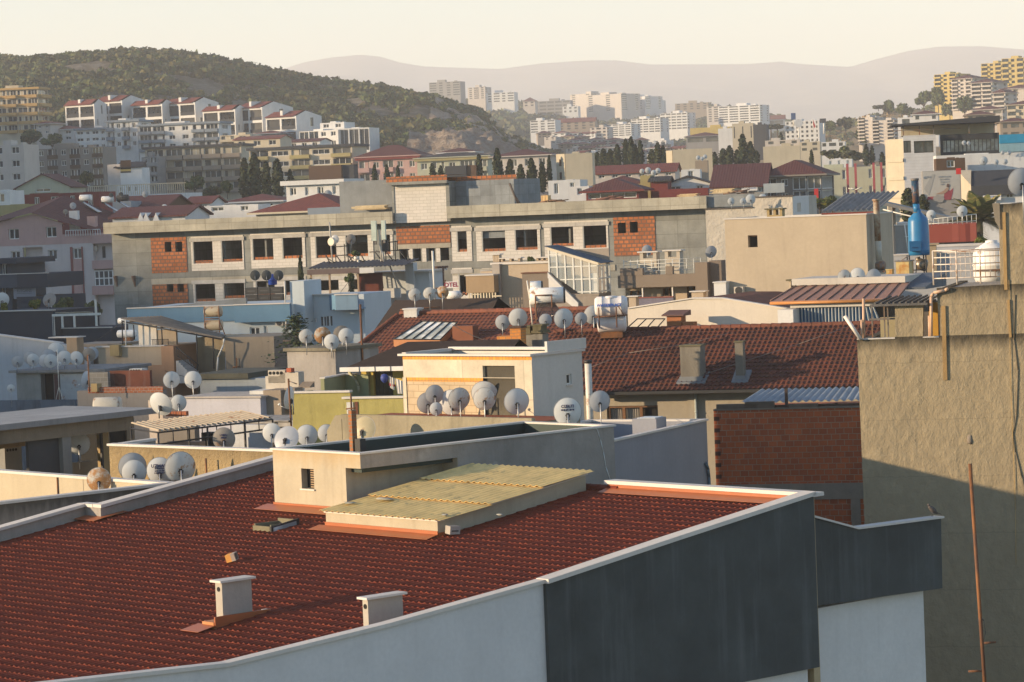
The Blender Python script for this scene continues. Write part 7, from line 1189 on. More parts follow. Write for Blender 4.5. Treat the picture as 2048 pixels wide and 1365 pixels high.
def left_mid():
    b=Bld('bluish_wall_house','house with a long bluish white gable wall behind the cluster of dishes','house',-40,666,165,-30,zb=0); s=b.S; A=s(-40,667); C=s(120,688); q=MB(); q.extr([(A[0],0),(C[0]+2,0),(C[0]+2,C[1]-.3),(C[0],C[1]),(A[0],A[1])],0,.3); b.part(q,'gable_wall',plaster('bluish white wall b',(.48,.51,.55),.12,.35,.25)); q=MB(); q.extr([(A[0],A[1]),(C[0],C[1]),(C[0],C[1]+.07),(A[0],A[1]+.07)],-.06,.35); b.part(q,'coping',coping)
    h=Bld('dish_hut','small cement hut with an open dark door under the cluster of dishes','hut',32,746,150,-24,zb=0); s=h.S; W=s(212,738)[0]; z=h.zt; d=h.rect(82,748,108,800); mb=MB(); mb.wall(0,0,1,0,W,0,z,[(d[0],0.5,d[2],z-.08)],.4,0,mback=1); mb.wall(W,0,0,1,4,0,z); mb.wall(0,4,0,-1,4,0,z); h.part(mb,'wall',[plaster('patched grey hut render',(.34,.34,.32),.3,.6,.5),darkhole]); q=MB(); q.box(-.25,W+.1,-.3,4.2,z,z+.13); h.part(q,'roof_slab',plaster('rough slab',(.27,.27,.27),.3,.5,.8)); q=MB(); q.box(d[2]+.05,d[2]+.35,-.04,-.003,.5,z-.1); h.part(q,'door_leaf',paint('dark maroon door',(.07,.03,.03),.7)); q=MB(); q.box(d[2]+.4,W-.05,-.02,-.002,s(150,800)[1],z-.1); h.part(q,'tin_panel',paint('grey tin panel',(.32,.35,.38),.5,.3,rust=.1))
    q=MB(); q.box(-3,s(155,800,-1.4)[0],-1.6,-1.45,0,s(100,800,-1.5)[1]); h.part(q,'stained_parapet',plaster('blue black stained parapet',(.16,.19,.23),.4,.9,.4,dark=(.02,.02,.025))); q=MB(); x=s(117,760,-.4)[0]; q.tube((x,-.4,z-1.4),(x,-.4,z+1.15),.02,5); q.tube((x,-.4,z-.7),(x-.25,-.4,z-1.5),.014,5); q.tube((x,-.4,z-.7),(x+.25,-.4,z-1.5),.014,5); h.part(q,'antenna_mast',pvc)
    g='dishes on the cement hut with the open door'
    for (u,v,w,Y,k,t,l) in ((35,724,23,149,'y',4,'leftmost dish of the hut cluster standing apart'),(60,716,26,152,'y',0,'dish second from left in the hut cluster, behind its twin'),(66,720,25,149.5,'w',6,'dish third from left in the hut cluster, in front of its twin'),(112,702,34,152.5,'w',0,'highest dish, in the middle of the hut cluster'),(96,714,30,151.5,'y',8,'dish behind the lowest dish of the hut cluster'),(90,722,26,151,'w',4,'dish at the left of the lowest dish of the hut cluster'),(101,722,27,149,'w',12,'lowest dish, in front in the middle of the hut cluster'),(129,716,29,149.5,'w',3,'dish right of the thin antenna mast in the hut cluster'),(153,717,28,149.5,'w',-3,'third dish from the right in the hut cluster'),(178,710,27,149.5,'b',2,'brownish dish before the rightmost dish of the hut cluster'),(184,707,26,151.5,'y',4,'rightmost dish of the hut cluster, edged in blue')): dish(u,v,w,Y,l,k,t,12,.6,g)
    dish(22,777,16,142,'small dish with white feed arm left of the hut door','w',10,14,.9,g); dish(172,760,17,146,'narrow dish on the rusty pole right of the hut','w',62,8,.6,g); dish(119,728,9,146,'tiny dish clamped to the thin antenna mast','w',10,8,.3,g)
    b=Bld('grey_rendered_house','grey rendered wall with broken red brick coping behind the steel tank','house',154,782,135,-24,zb=0); s=b.S; W=s(326,776)[0]; z=b.zt; q=MB(); q.box(0,W,0,.3,0,z); b.part(q,'wall',plaster('striped grey render',(.27,.25,.235),.2,.55,.4)); q=MB(); x=s(176,778)[0]; q.wall(x,-.02,1,0,W-x,z-.12,z+.14); q.face([(x,-.02,z+.14),(W,-.02,z+.14),(W,.3,z+.14),(x,.3,z+.14)]); b.part(q,'brick_coping',bricks('red coping brick',(.34,.11,.05),(.25,.09,.05),(.3,.24,.2),.22,.13))
    q=MB(); q.box(s(176,762,3)[0],s(216,762,3)[0],3,3.2,0,s(196,745,3)[1]); b.part(q,'block_wall',bricks('grey block',(.26,.24,.21),(.2,.19,.17),(.32,.31,.29),.4,.2)); q=MB(); q.box(s(219,760,3.5)[0],s(300,760,3.5)[0],3.5,3.7,0,s(240,742,3.5)[1]); b.part(q,'red_wall',plaster('peeling red brown wall',(.2,.07,.045),.5,.5,.4,dark=(.3,.28,.27)))
    q=MB(); r=b.rect(182,768,194,784,-.2); q.box(r[0],r[2],-.2,.2,r[1],r[3]); b.part(q,'yellow_block',plaster('ochre stub',(.45,.33,.16)))
    p=P(260,772,140); o=thing('vent_box','white box chimney with a row of dark flue holes','chimney',p-Vector((0,0,.4)),-22); q=MB(); k=140/FPX; q.box(0,29*k,0,.5,0,34*k+.4); q.build('body',whitew,o); q=MB(); [q.lathe([(.06,0),(.06,.012)],10,(.1+i*.14,-.002,30*k+.4),(0,-1,0)) for i in range(4)]; q.build('flue_hole',darkhole,o)
    q=MB(); x=s(175,700,-1)[0]; q.tube((x,-1,s(175,785,-1)[1]),(x,-1,s(175,710,-1)[1]),.03,6); b.part(q,'rusty_pole',rusty)
    b=Bld('white_wall_house','low house with a lilac white wall and rough cement roof behind the beige canopy','house',300,800,124,-26,zb=0); s=b.S; A=s(362,797); C=s(520,786); D=b.H(372,782,A[1]); q=MB(); q.prism([(A[0],0),(C[0],0),(C[0]+.6,2.6),(A[0]+.2,2.6)],0,A[1]); b.part(q,'wall',plaster('lilac white render',(.54,.54,.60),.15,.3,.3)); q=MB(); q.prism([(A[0]-.1,-.1),(C[0]+.1,-.1),(C[0]+.6,2.7),(A[0]+.1,2.7)],A[1],A[1]+.07); b.part(q,'roof_slab',plaster('rough pale cement',(.5,.46,.42),.25,.4,.6)); r=b.rect(297,801,325,835,.4); q=MB(); q.box(r[0],r[2],.4,2,0,r[3]); b.part(q,'side_block',plaster('sunlit tone white block',(.62,.52,.43)))  # peach puts sunlight on the wall's small left piece into its colour
    p=P(353,833,108); o=thing('hollow_bricks','two red hollow bricks lying on the edge of the beige canopy','brick',p,-20); q=MB(); [q.box(-.42+i*.21,-.24+i*.21,0,.2,0,.17) for i in range(4)]; q.build('brick',bricks('hollow pair',(.35,.12,.06),(.28,.1,.05),(.2,.1,.07),.19,.2),o)
    dish(343,760,33,125,'white dish lit on its left on the cement slab, left of a pair','w',14,14,1.1,'pair of dishes on the cement slab'); dish(386,760,35,125,'pale dish on a tripod on the cement slab, right of a pair','w',2,12,1.1,'pair of dishes on the cement slab')
    b=Bld('mossy_roof_house','low grey house with a dark mossy roof edge left of the yellow green wall','house',400,768,140,-24,zb=0); s=b.S; q=MB(); q.box(s(400,770)[0],s(578,750)[0],0,4,0,s(500,757)[1]); b.part(q,'wall',plaster('pale blue grey wall',(.36,.40,.43),.2,.5,.4)); q=MB(); q.box(-.2,s(500,750)[0],-.2,4.,s(500,757)[1],s(500,757)[1]+.25); b.part(q,'roof_edge',plaster('dark mossy roof',(.11,.11,.085),.4,.5,.6))
    b=Bld('chimney_row_house','house with a row of white brick vents and stubby chimneys left of the yellow house','house',525,782,122,-24,zb=0); s=b.S; tq=tan; q=MB(); r=b.rect(527,781,562,821); q.box(r[0],r[2],0,1.2,0,r[3]); q.box(r[2],s(583,800)[0],.3,1.,r[1],r[3]+.05); b.part(q,'tan_wall',plaster('tan sprayed wall',(.34,.28,.22),.2,.4,.6,fs=14)); q=MB(); r=b.rect(500,782,528,830,.6); q.box(r[0],r[2],.6,2,0,r[3]); b.part(q,'white_wall',whitew)
    for (u0,u1,v0,v1,n) in ((536,570,741,752,4),(560,574,746,778,0),(574,597,745,778,0),(531,560,753,778,0)):
        r=b.rect(u0,v0,u1,v1,1.5); q=MB(); q.box(r[0],r[2],1.5,2,r[1]-.3,r[3]); 
        for i in range(n): q.lathe([(.07,0),(.07,.012)],8,(r[0]+.1+i*(r[2]-r[0]-.1)/n,1.498,(r[1]+r[3])/2),(0,-1,0),1)
        b.part(q,'chimney',[plaster('white vent brick',(.58,.53,.45),.2,.4),darkhole])
    q=MB(); r=b.rect(573,737,582,745,1.4); q.box(r[0],r[2],1.4,1.7,r[1],r[3]); b.part(q,'red_brick',paint('loose red brick',(.4,.1,.05),.9)); r=b.rect(596,765,620,776,1.2); q=MB(); q.prism([(r[0],1.2),(r[2],1.2),(r[2],1.6),(r[0],1.6)],[r[1]]*4,[r[1]+.04]*2+[r[3]]*2); b.part(q,'leaning_board',paint('brown panel',(.2,.16,.12),.8))
left_mid()
def ridge_x(pts,Y): q=[P(u,v,Y) for u,v in pts]; return [a.x for a in q],[a.z for a in q]
def heightfield(name,xs,ys,fn,mat):
    A,B=np.meshgrid(xs,ys,indexing='ij'); Z=fn(A,B); return tag(gridmesh(name,np.stack([A,B,Z],-1).reshape(-1,3),len(xs),len(ys),mat,smooth=True),kind='structure')
def fbm(x,y,s,seed=0,o=5):
    r=np.zeros_like(x,dtype=float); a=1.; f=1./s; g=np.random.default_rng(seed)
    for i in range(o):
        p=g.uniform(0,99,6); th=p[0]; xr=x*math.cos(th)-y*math.sin(th); yr=x*math.sin(th)+y*math.cos(th)
        r+=a*np.sin(xr*f*2.1+p[1]+1.3*np.sin(yr*f*1.7+p[2]))*np.sin(yr*f*1.9+p[3]+1.1*np.sin(xr*f*1.3+p[4])); a*=.55; f*=1.9
    return r
gbase=lambda B:np.interp(B,[a for a,_ in GB],[b for _,b in GB])
HX,HZ=ridge_x([(-700,175),(-300,140),(0,127),(100,127),(150,121),(235,109),(300,110),(370,116),(420,123),(480,135),(560,151),(640,164),(700,176),(770,185),(830,199),(870,200),(920,218),(962,228),(985,258),(1010,280),(1060,302),(1120,326),(1180,350),(1260,378),(1350,400)],1250)
def hill_h(x,y):
    g=gbase(y); r=np.interp(x,HX,HZ,left=HZ[0],right=30); f=np.clip((y-660)/(1250-660),0,1); f=f*f*(3-2*f)*.45+f*.55; k=np.clip((1900-y)/(1900-1250),0,1); k=k*k*(3-2*k)
    amp=np.clip((r-g)/40,0,1); h=g+(r-g)*np.where(y<1250,f,k)+fbm(x,y,60,3)*2.4*amp*np.clip(f*4*(1.05-f)+.12,0,1); return np.where(r>g,h,g-2)
def hills():
    rockm=earth('scrub hillside',((.10,.085,.055),(.17,.14,.10),(.26,.235,.2)),.03,.8); quarry=earth('quarry rock',((.24,.20,.165),(.40,.34,.28),(.20,.12,.08)),.05,1.)
    heightfield('hill',np.linspace(-420,120,181),np.linspace(640,1900,180),hill_h,rockm)
    q=lambda x,y:hill_h(x,y)+np.where(hill_h(x,y)-gbase(y)>4,.9,-3)+fbm(x,y,12,11)*1.1+fbm(x,y,4,13)*.8
    heightfield('quarry_face',np.linspace(-25,95,100),np.linspace(680,1240,180),q,quarry)
    cx,cz=ridge_x([(860,262),(930,256),(985,264),(1010,282),(1060,302),(1120,324),(1180,343),(1240,362),(1290,385)],770)
    heightfield('quarry_slope',np.linspace(-24,36,90),np.linspace(640,900,110),lambda x,y:gbase(y)-1+np.maximum(np.interp(x,cx,cz)-gbase(y),0)*np.exp(-((y-770)/62.)**2)+fbm(x,y,9,17)*1.+fbm(x,y,3,18)*.6,quarry)
    fx,fz=ridge_x([(700,215),(850,205),(960,205),(1030,206),(1100,224),(1150,236),(1330,232),(1400,212),(1450,222),(1540,262),(1650,292),(1800,320)],2600)
    def fh(x,y): g=gbase(y); r=np.interp(x,fx,fz,right=40); f=np.clip((y-1650)/950,0,1); k=np.clip((3600-y)/1000,0,1); return g-1+np.maximum(r-g,0)*np.where(y<2600,f**1.2,k)+fbm(x,y,150,5)*2*f
    heightfield('far_hill',np.linspace(-250,420,90),np.linspace(1600,3600,80),fh,earth('wooded far hill',((.05,.06,.035),(.09,.085,.05),(.03,.04,.025)),.02,.8))
    rx,rz=ridge_x([(1480,330),(1560,300),(1640,272),(1700,250),(1760,228),(1820,222),(1870,215),(1930,205),(2048,176),(2300,130)],1500)
    def rh(x,y): g=gbase(y); r=np.interp(x,rx,rz,left=30); f=np.clip((y-900)/600,0,1); k=np.clip((2300-y)/800,0,1); return g-1+np.maximum(r-g,0)*np.where(y<1500,f*.5+.5*f*f,k)+fbm(x,y,70,6)*1.5*f
    heightfield('right_hill',np.linspace(110,480,90),np.linspace(880,2300,90),rh,earth('dry grass hill',((.17,.125,.07),(.23,.17,.10),(.07,.075,.04)),.03,.6))
    mx,mz=ridge_x([(-600,200),(100,165),(400,158),(520,148),(570,136),(610,123),(660,114),(720,108),(760,112),(800,124),(850,132),(1000,137),(1080,126),(1180,120),(1230,120),(1300,128),(1500,127),(1560,122),(1600,127),(1700,133),(1750,118),(1820,100),(1880,92),(1960,91),(2048,98),(2300,125),(2700,160)],9300)
    def mh(x,y): r=np.interp(x,mx,mz); f=np.clip((y-6500)/2800,0,1); k=np.clip((10300-y)/1000,0,1); return 15+(r-15)*np.where(y<9300,f**.8,k)+fbm(x,y,500,8)*22*np.where(y<9300,f*(1-f)*4,0)
    heightfield('mountains',np.linspace(-2450,2450,260),np.linspace(6450,10300,90),mh,earth('mountain forest',((.13,.13,.11),(.18,.17,.14),(.09,.1,.08)),.004,.5))
    lx,lz=ridge_x([(-900,60),(-300,88),(0,108),(45,112),(100,122),(200,150)],3900)
    heightfield('far_left_hill',np.linspace(-1500,-300,60),np.linspace(3000,5000,50),lambda x,y:25+np.maximum(np.interp(x,lx,lz,right=20)-25,0)*np.clip(1-abs(y-3900)/900,0,1)+fbm(x,y,90,2)*2,earth('wooded far hill',((.05,.06,.035),)*3))
    sy,sz=[-340,-100,-20,10,40,140,180,230,300,650,900,1200,1700],[10,70,99,106,111.5,111.5,113,114,118,124,124,105,50]
    heightfield('unseen_shade_hill',np.linspace(-760,-300,60),np.linspace(-330,1600,120),lambda x,y:gbase(y)-1+np.maximum(np.interp(y,sy,sz)-gbase(y),0)*np.clip(1-(np.abs(x+480)/175)**1.6,0,1)+fbm(x,y,40,9)*.5,rockm)  # unseen hill left of the view, ridge heights shaped to shade the town
hills()
def shrubs(name,n,fn,xr,yr,size,cols,keep,label,seed,leaf=(.45,1.),per=38):
    g=np.random.default_rng(seed); x=g.uniform(*xr,n*3); y=g.uniform(*yr,n*3); m=keep(x,y); x,y=x[m][:n],y[m][:n]; z=fn(x,y); R_=size*(.55+g.random(len(x))**2*1.1); k=per
    d=g.normal(size=(len(x),k,3)); d/=np.linalg.norm(d,axis=2,keepdims=True); d[...,2]=np.abs(d[...,2])*.9-.15; rr=(.55+.5*g.random((len(x),k,1)))
    C=np.stack([x,y,z+R_*.25],-1)[:,None,:]+d*rr*R_[:,None,None]*np.array([1,1,.85]); C=C.reshape(-1,3); dd=d.reshape(-1,3); N_=len(C)
    nr=dd+g.normal(size=(N_,3))*.45; nr/=np.linalg.norm(nr,axis=1,keepdims=True); t=np.cross(nr,g.normal(size=(N_,3))); t/=np.linalg.norm(t,axis=1,keepdims=True)+1e-9; b=np.cross(nr,t); s=(g.uniform(*leaf,(N_,1))*np.repeat(R_,k)[:,None]*.5)
    V=np.stack([C-t*s-b*s*.8,C+t*s-b*s*.6,C+t*s*.8+b*s,C-t*s*.9+b*s*.7],1); mi=np.repeat(g.integers(0,len(cols),len(x)),k)
    o=quads(name,V,cols,mi); return tag(o,label,'shrubs',kind='stuff')
lf=[leafm('maquis olive',(.068,.09,.032),.5,.25),leafm('maquis green',(.048,.075,.026),.5,.25),leafm('maquis dry',(.10,.10,.042),.4,.25),leafm('maquis dark',(.04,.055,.025),.5,.25)]
def kh(x,y): d=fbm(x,y,45,21); px=np.clip((x+40)/75,0,1); return (hill_h(x,y)-gbase(y)>2)&(d>-.75+px*1.15+.35*np.clip((y-1050)/200,0,1)*np.clip((x+130)/80,0,1))
shrubs('shrubland',11000,hill_h,(-300,75),(690,1275),2.1,lf,kh,'dark green shrubs covering the hillside behind the white villas',31,(.32,.65),34)
def fh2(x,y): return np.interp(x,*ridge_x([(700,215),(850,205),(960,205),(1030,206),(1100,224),(1150,236),(1330,232),(1400,212),(1450,222),(1540,262),(1650,292)],2600))
def fhz(x,y): g=gbase(y); return g-1+np.maximum(fh2(x,y)-g,0)*np.clip((y-1650)/950,0,1)**1.2+fbm(x,y,150,5)*2*np.clip((y-1650)/950,0,1)
shrubs('far_woods',5200,fhz,(-120,230),(1700,2600),4.5,lf,lambda x,y:fbm(x,y,120,41)>-.5,'hazy woods on the distant ridge below the white tower blocks',32,(.4,.8),20)
def rhz(x,y): g=gbase(y); r=np.interp(x,*ridge_x([(1480,330),(1560,300),(1640,272),(1700,250),(1760,228),(1820,222),(1870,215),(1930,205),(2048,176),(2300,130)],1500)); f=np.clip((y-900)/600,0,1); return g-1+np.maximum(r-g,0)*(f*.5+.5*f*f)
shrubs('hill_scrub',900,rhz,(150,290),(1000,1520),2.6,[leafm('scrub green',(.085,.10,.04),.4,.3),leafm('scrub dry',(.17,.125,.06),.4,.3),lf[0]],lambda x,y:fbm(x,y,60,51)>-.2,'dry scrub on the right hill between the apartment blocks',33,(.3,.7),30)
g4=np.random.default_rng(4)
def crown_quads(C,size,outward=None):
    N_=len(C); nr=g4.normal(size=(N_,3)) if outward is None else outward+g4.normal(size=(N_,3))*.5; nr/=np.linalg.norm(nr,axis=1,keepdims=True); t=np.cross(nr,g4.normal(size=(N_,3))); t/=np.linalg.norm(t,axis=1,keepdims=True); b=np.cross(nr,t); s=size*g4.uniform(.5,1.2,(N_,1)); return np.stack([C-t*s-b*s*.6,C+t*s-b*s*.8,C+t*s*.7+b*s,C-t*s*.9+b*s*.8],1)
def cyp_mesh(n=950,blunt=.5):
    z=g4.random(n)**.85; prof=np.sin(np.clip(z*.93+.05,0,1)*math.pi)**.55*(1-z*blunt)*(1-.25*np.abs(np.sin(z*23+g4.random()*6))); a=g4.random(n)*6.283; lump=1+.22*np.sin(a*3+z*14)+.18*np.sin(a*5-z*9); r=prof*lump*(.45+.6*np.sqrt(g4.random(n))); C=np.stack([r*np.cos(a),r*np.sin(a),z],-1); C=C*np.array([1,1,1.]); return C,np.stack([np.cos(a),np.sin(a),.3+0*a],-1)
bark=paint('tree bark',(.11,.08,.055),.9,var=.3)
LEAF={'cy':[leafm('cypress dark',(.022,.036,.018),.5,1.5),leafm('cypress light',(.045,.058,.025),.5,1.5)],'rd':[leafm('broadleaf dark',(.05,.075,.026),.5,1.),leafm('broadleaf light',(.09,.115,.038),.5,1.)],'ol':[leafm('olive leaf',(.085,.095,.05),.4,1.),leafm('olive dark',(.05,.06,.03),.4,1.)],'yl':[leafm('yellow green leaf',(.17,.17,.03),.4,1.),leafm('fresh green leaf',(.06,.10,.02),.4,1.)]}  # second olive tone is a darker leaf colour, mixed in at random
TP={}
def tree(u,vt,vb,Y,wpx,label,kind='cy',name=None,group=None,n=None):
    base=P(u,vb,Y); h=(vb-vt)*Y/FPX; r=wpx*Y/FPX/2; cat='tree'; name=name or {'cy':'cypress_tree'}.get(kind,'tree'); key=(kind,random.randrange(4))
    o=thing(name,label,cat,base,random.uniform(0,360),group)
    if key not in TP:
        if kind=='cy': C,out=cyp_mesh(n or 950,.35+.3*random.random()); V=crown_quads(C*np.array([1,1,1]),np.stack([np.full(len(C),.2)]*2+[np.full(len(C),.035)],-1),out)
        else:
            B=[(g4.uniform(-.55,.55),g4.uniform(-.55,.55),g4.uniform(.42,.78),g4.uniform(.25,.42)) for _ in range(9)]+[(0,0,.7,.45)]; L=[];O=[]
            for (x,y,z,rr) in B:
                k=130; d=g4.normal(size=(k,3)); d/=np.linalg.norm(d,axis=1,keepdims=True); L.append(np.array([x,y,z])+d*rr*(.6+.45*g4.random((k,1)))*np.array([1,1,.55])); O.append(d)
            C=np.concatenate(L); V=crown_quads(C,np.stack([np.full(len(C),.11)]*2+[np.full(len(C),.06)],-1),np.concatenate(O))
        m=quads('crown',V,LEAF[kind],(g4.random(len(V))>.55).astype(int)); t=MB(); t.tube((0,0,-.08),(0,0,.5),.07 if kind=='cy' else .06,7,0,.03)
        if kind!='cy':
            for a in range(5): t.tube((0,0,.25),(.5*math.cos(a*1.26),.5*math.sin(a*1.26),.62),.035,5,0,.012)
        k=t.build('trunk',bark); TP[key]=(m.data,k.data); bpy.data.objects.remove(m); bpy.data.objects.remove(k)
    for nm,me in zip(('crown','trunk'),TP[key]): c=bpy.data.objects.new(nm,me); COL.objects.link(c); c.parent=o
    o.scale=(r,r,h); return o
def trees():
    g='cypresses behind the unfinished building'
    W=['slim','broad','tall','bushy','dark','ragged']
    L=[(492,318,395,430,30,'leftmost of the dense conifers left of the brown boarded hut'),(512,308,398,425,34,'tallest broad conifer left of the brown boarded hut'),(535,325,398,420,26,'bushy conifer in the middle of the group left of the brown boarded hut'),(557,320,396,415,32,'broad conifer nearest the brown boarded hut'),(582,340,385,415,20,'small conifer touching the left side of the brown boarded hut'),(750,330,365,420,14,'small cypress before the left half of the pink house'),(775,330,365,420,14,'small cypress before the middle of the pink house'),(797,332,366,425,12,'smallest cypress before the right half of the pink house'),(866,328,366,430,18,'cypress at the left before the yellow green house'),(883,332,366,430,16,'cypress at the right before the yellow green house'),(960,310,366,420,20,'cypress right of the black roof box'),(997,298,372,400,26,'tall cypress left of the white low house'),(1022,320,378,400,26,'bushy cypress between two taller ones left of the cream tower'),(1043,330,378,395,24,'dark cypress next to the small orange roof'),(1065,318,380,395,28,'broad cypress left of the cream tower'),(1086,325,378,395,22,'squat cypress near the foot of the cream tower'),(1100,312,372,395,14,'slim cypress touching the cream tower'),
       (1195,305,335,520,22,'cypress at the left end of the row behind the long tile roof'),(1208,298,336,515,24,'second cypress from the left in the row behind the long tile roof'),(1222,300,336,510,26,'third cypress from the left in the row behind the long tile roof'),(1236,290,336,505,22,'tall cypress in the left half of the row behind the long tile roof'),(1253,279,334,505,20,'tallest slim cypress of the row behind the long tile roof'),(1264,275,334,500,20,'highest cypress tip in the middle of the row'),(1272,290,334,500,18,'cypress right of the highest tip in the row'),(1282,282,332,505,18,'slim cypress before the small white facade in the row'),(1305,300,333,510,24,'cypress left of the gap before the cream block'),(1317,286,333,505,22,'pointed cypress near the left edge of the cream block'),(1327,292,333,505,20,'cypress touching the left edge of the cream block'),
       (1430,305,330,520,18,'low cypress just right of the cream block'),(1447,298,328,520,24,'ragged cypress second from left, right of the cream block'),(1460,292,326,515,22,'cypress third from left, right of the cream block'),(1475,300,324,515,20,'dark cypress left of the tallest one before the mall'),(1487,270,324,510,26,'tallest ragged conifer before the dark mall wall'),(1502,284,322,515,22,'cypress right of the tallest ragged conifer'),(1514,302,322,520,16,'low cypress left of the rough cream block'),(1560,272,290,800,12,'small cypress left of the umbrella pines'),(1563,266,290,780,12,'pointed cypress under the umbrella pines'),(1624,300,330,480,12,'single cypress right of the rough cream block'),(1733,290,325,560,18,'cypress left of the white tower'),(1745,292,325,560,14,'slim cypress close to the white tower'),(1765,305,330,560,16,'cypress directly beside the white tower'),(1777,300,328,560,10,'slim cypress half hidden by the white tower'),(1818,378,440,270,40,'broad conifer between the white tower and the blue flue'),(1847,390,430,262,30,'conifer right of the blue flue below the advert'),(604,513,600,206,16,'thin cypress beside the stacked black crates'),(704,548,592,207,14,'potted cypress by the terrace post')]
    for u,vt,vb,Y,w,l in L: tree(u,vt,vb+6,Y,w,l,'cy',group=g)
    g='round trees in the town'
    for u,vt,vb,Y,w,l,k in [(172,340,385,470,34,'sparse tree between the unfinished brick block and the white tower','ol'),(390,350,395,480,44,'round dark tree before the yellow apartment block','rd'),(455,360,396,470,36,'dark tree right of the round one before the yellow apartments','rd'),(425,370,405,450,50,'reddish bushes between the two dark trees','ol'),(405,385,415,430,60,'low dark shrubs above the white tiled house','rd'),(60,258,300,720,60,'dark trees below the ochre balcony tower','rd'),(105,266,304,700,46,'dark trees right of the ochre balcony tower','rd'),(1690,290,325,650,44,'dark green tree left of the pale flats','rd'),(1660,300,325,560,46,'low green tree above the pale striped building','ol'),(1700,300,330,600,60,'olive tree group above the pale striped building','ol'),(1740,270,300,900,40,'tree below the beige flats on the right hill','rd'),(1720,258,290,1000,34,'dark tree beside the yellow quarry bank','rd'),(1660,240,272,1100,40,'tree clump left of the beige flats','rd'),(1692,232,268,1100,36,'tree clump touching the beige flats','ol'),(1778,198,240,1300,40,'round pine on top of the right hill','rd'),(1810,205,245,1250,36,'dark pine right of the round pine on the right hill','rd'),(1848,180,225,1250,44,'tall dark tree in front of the yellow flats','rd'),(1877,172,222,1230,34,'tree before the left corner of the pink flats','rd'),(1930,190,240,1150,44,'big dark tree before the white and pink flats','rd'),(1900,205,240,1200,36,'tree between the dry slope and the pink flats','rd'),(1757,210,222,1300,30,'bush on the skyline of the right hill','ol'),(1545,250,290,900,4,'bare trunk like tree below the umbrella pines','ol'),(1080,345,372,420,1,'tiny shrub','ol')][:-2]: tree(u,vt,vb,Y,w,l,k,group=g)
    for u,vt,vb,Y,w,l,k in [(128,592,640,262,44,'green bush behind the white pergola, left of the pink house strip','rd'),(190,600,650,262,50,'leafy tree behind the white pergola by the concrete wall','rd'),(150,636,662,236,60,'dark plants growing under the white pergola','rd'),(72,598,630,238,32,'yellow green shrub before the slate blue house','yl'),(6,604,632,236,22,'yellow green plant at the left edge','yl'),(622,555,605,206,26,'dark shrub under the terrace canopy','rd'),(700,545,575,206,22,'climbing plant on the terrace','rd'),(712,500,520,207,22,'spiky plant on the telecom frame','rd'),(1063,512,532,172,18,'small palm like shrub on the taupe house roof','rd'),(1640,395,428,300,60,'green shrubs behind the roughcast white house','yl'),(1665,390,425,300,40,'bush left of the corrugated roof','rd'),(1960,470,500,205,44,'bright green bush under the palm fronds','yl')]: tree(u,vt,vb,Y,w,l,k,'shrub',group='garden shrubs')
    o=thing('cedar_tree','green cedar with drooping branches beside the cement hut','tree',P(598,770,136)); k=136/FPX; V=[]; H=(770-632)*k; t=MB(); t.tube((0,0,0),(.0,0,H),.1,7,0,.02)
    for i in range(46):
        z=H*(1-.62*(i/46)); L_=(.25+1.35*(i/46)**.8)*random.uniform(.6,1.15); a=i*2.4+random.random(); d=np.array([math.cos(a),math.sin(a),.12]); 
        if i%3==0: t.tube((0,0,z),tuple(d*L_*.9+np.array([0,0,z-.1*L_*L_])),.02,4)
        f=np.linspace(.1,1,26)[:,None]; C=f*d*L_+np.array([0,0,z])-np.array([0,0,1])*(f**2)*L_*.28+g4.normal(size=(26,3))*np.array([.09,.09,.05]); V.append(crown_quads(C,np.array([[.085,.085,.03]])))
    V=np.concatenate(V); quads('crown',V,[leafm('cedar dark',(.03,.055,.035),.4,2.),leafm('cedar light',(.06,.085,.045),.4,2.)],(g4.random(len(V))>.5).astype(int),o); t.build('trunk',bark,o)
    o=thing('palm_tree','tall date palm with long fronds right of the blue boiler','tree',P(1962,560,232)); k=232/FPX; H=(560-440)*k; t=MB(); t.tube((0,0,0),(0,0,H),.35,9,0,.28); t.build('trunk',bark,o); V=[]
    for i in range(70):
        a=i*2.399; el=random.uniform(-.1,1.15); L_=random.uniform(2.4,3.4); d=np.array([math.cos(a)*math.cos(el),math.sin(a)*math.cos(el),math.sin(el)]); side=np.cross(d,[0,0,1]); side/=np.linalg.norm(side)
        for f in np.linspace(.08,1,22):
            c=d*L_*f+np.array([0,0,H-.9*f*f*L_*.55*math.cos(el)-.0]); 
            for s_ in (-1,1):
                lt=.62*math.sin(math.pi*min(1,f*.85+.12))+.1; e=c+side*s_*lt*.8+d*.45*lt+np.array([0,0,-.25*lt]); w_=d*.065; V.append([c-w_,c+w_,e+w_*.4,e-w_*.4])
    V=np.array(V); quads('crown',V,[leafm('palm frond',(.085,.105,.035),.4,1.),leafm('palm dry tip',(.17,.15,.06),.4,1.)],(g4.random(len(V))>.75).astype(int),o)
    for u,l in ((1543,'left umbrella pine before the white hotel'),(1556,'right umbrella pine before the white hotel')):
        o=thing('umbrella_pine',l,'tree',P(u,290,1000),0,'umbrella pines'); k=1000/FPX; d=g4.normal(size=(420,3)); d/=np.linalg.norm(d,axis=1,keepdims=True); quads('crown',crown_quads(d*np.array([2.2,2.,.8])*(.6+.4*g4.random((420,1)))+np.array([0,0,36*k]),np.array([[.4,.4,.2]])),LEAF['ol'],None,o); t=MB(); t.tube((0,0,-2),(0,0,33*k),.2,6); t.build('trunk',bark,o)
trees()
C=lambda n,c,**k:plaster('far '+n,c,.12,.25,.12,**k)
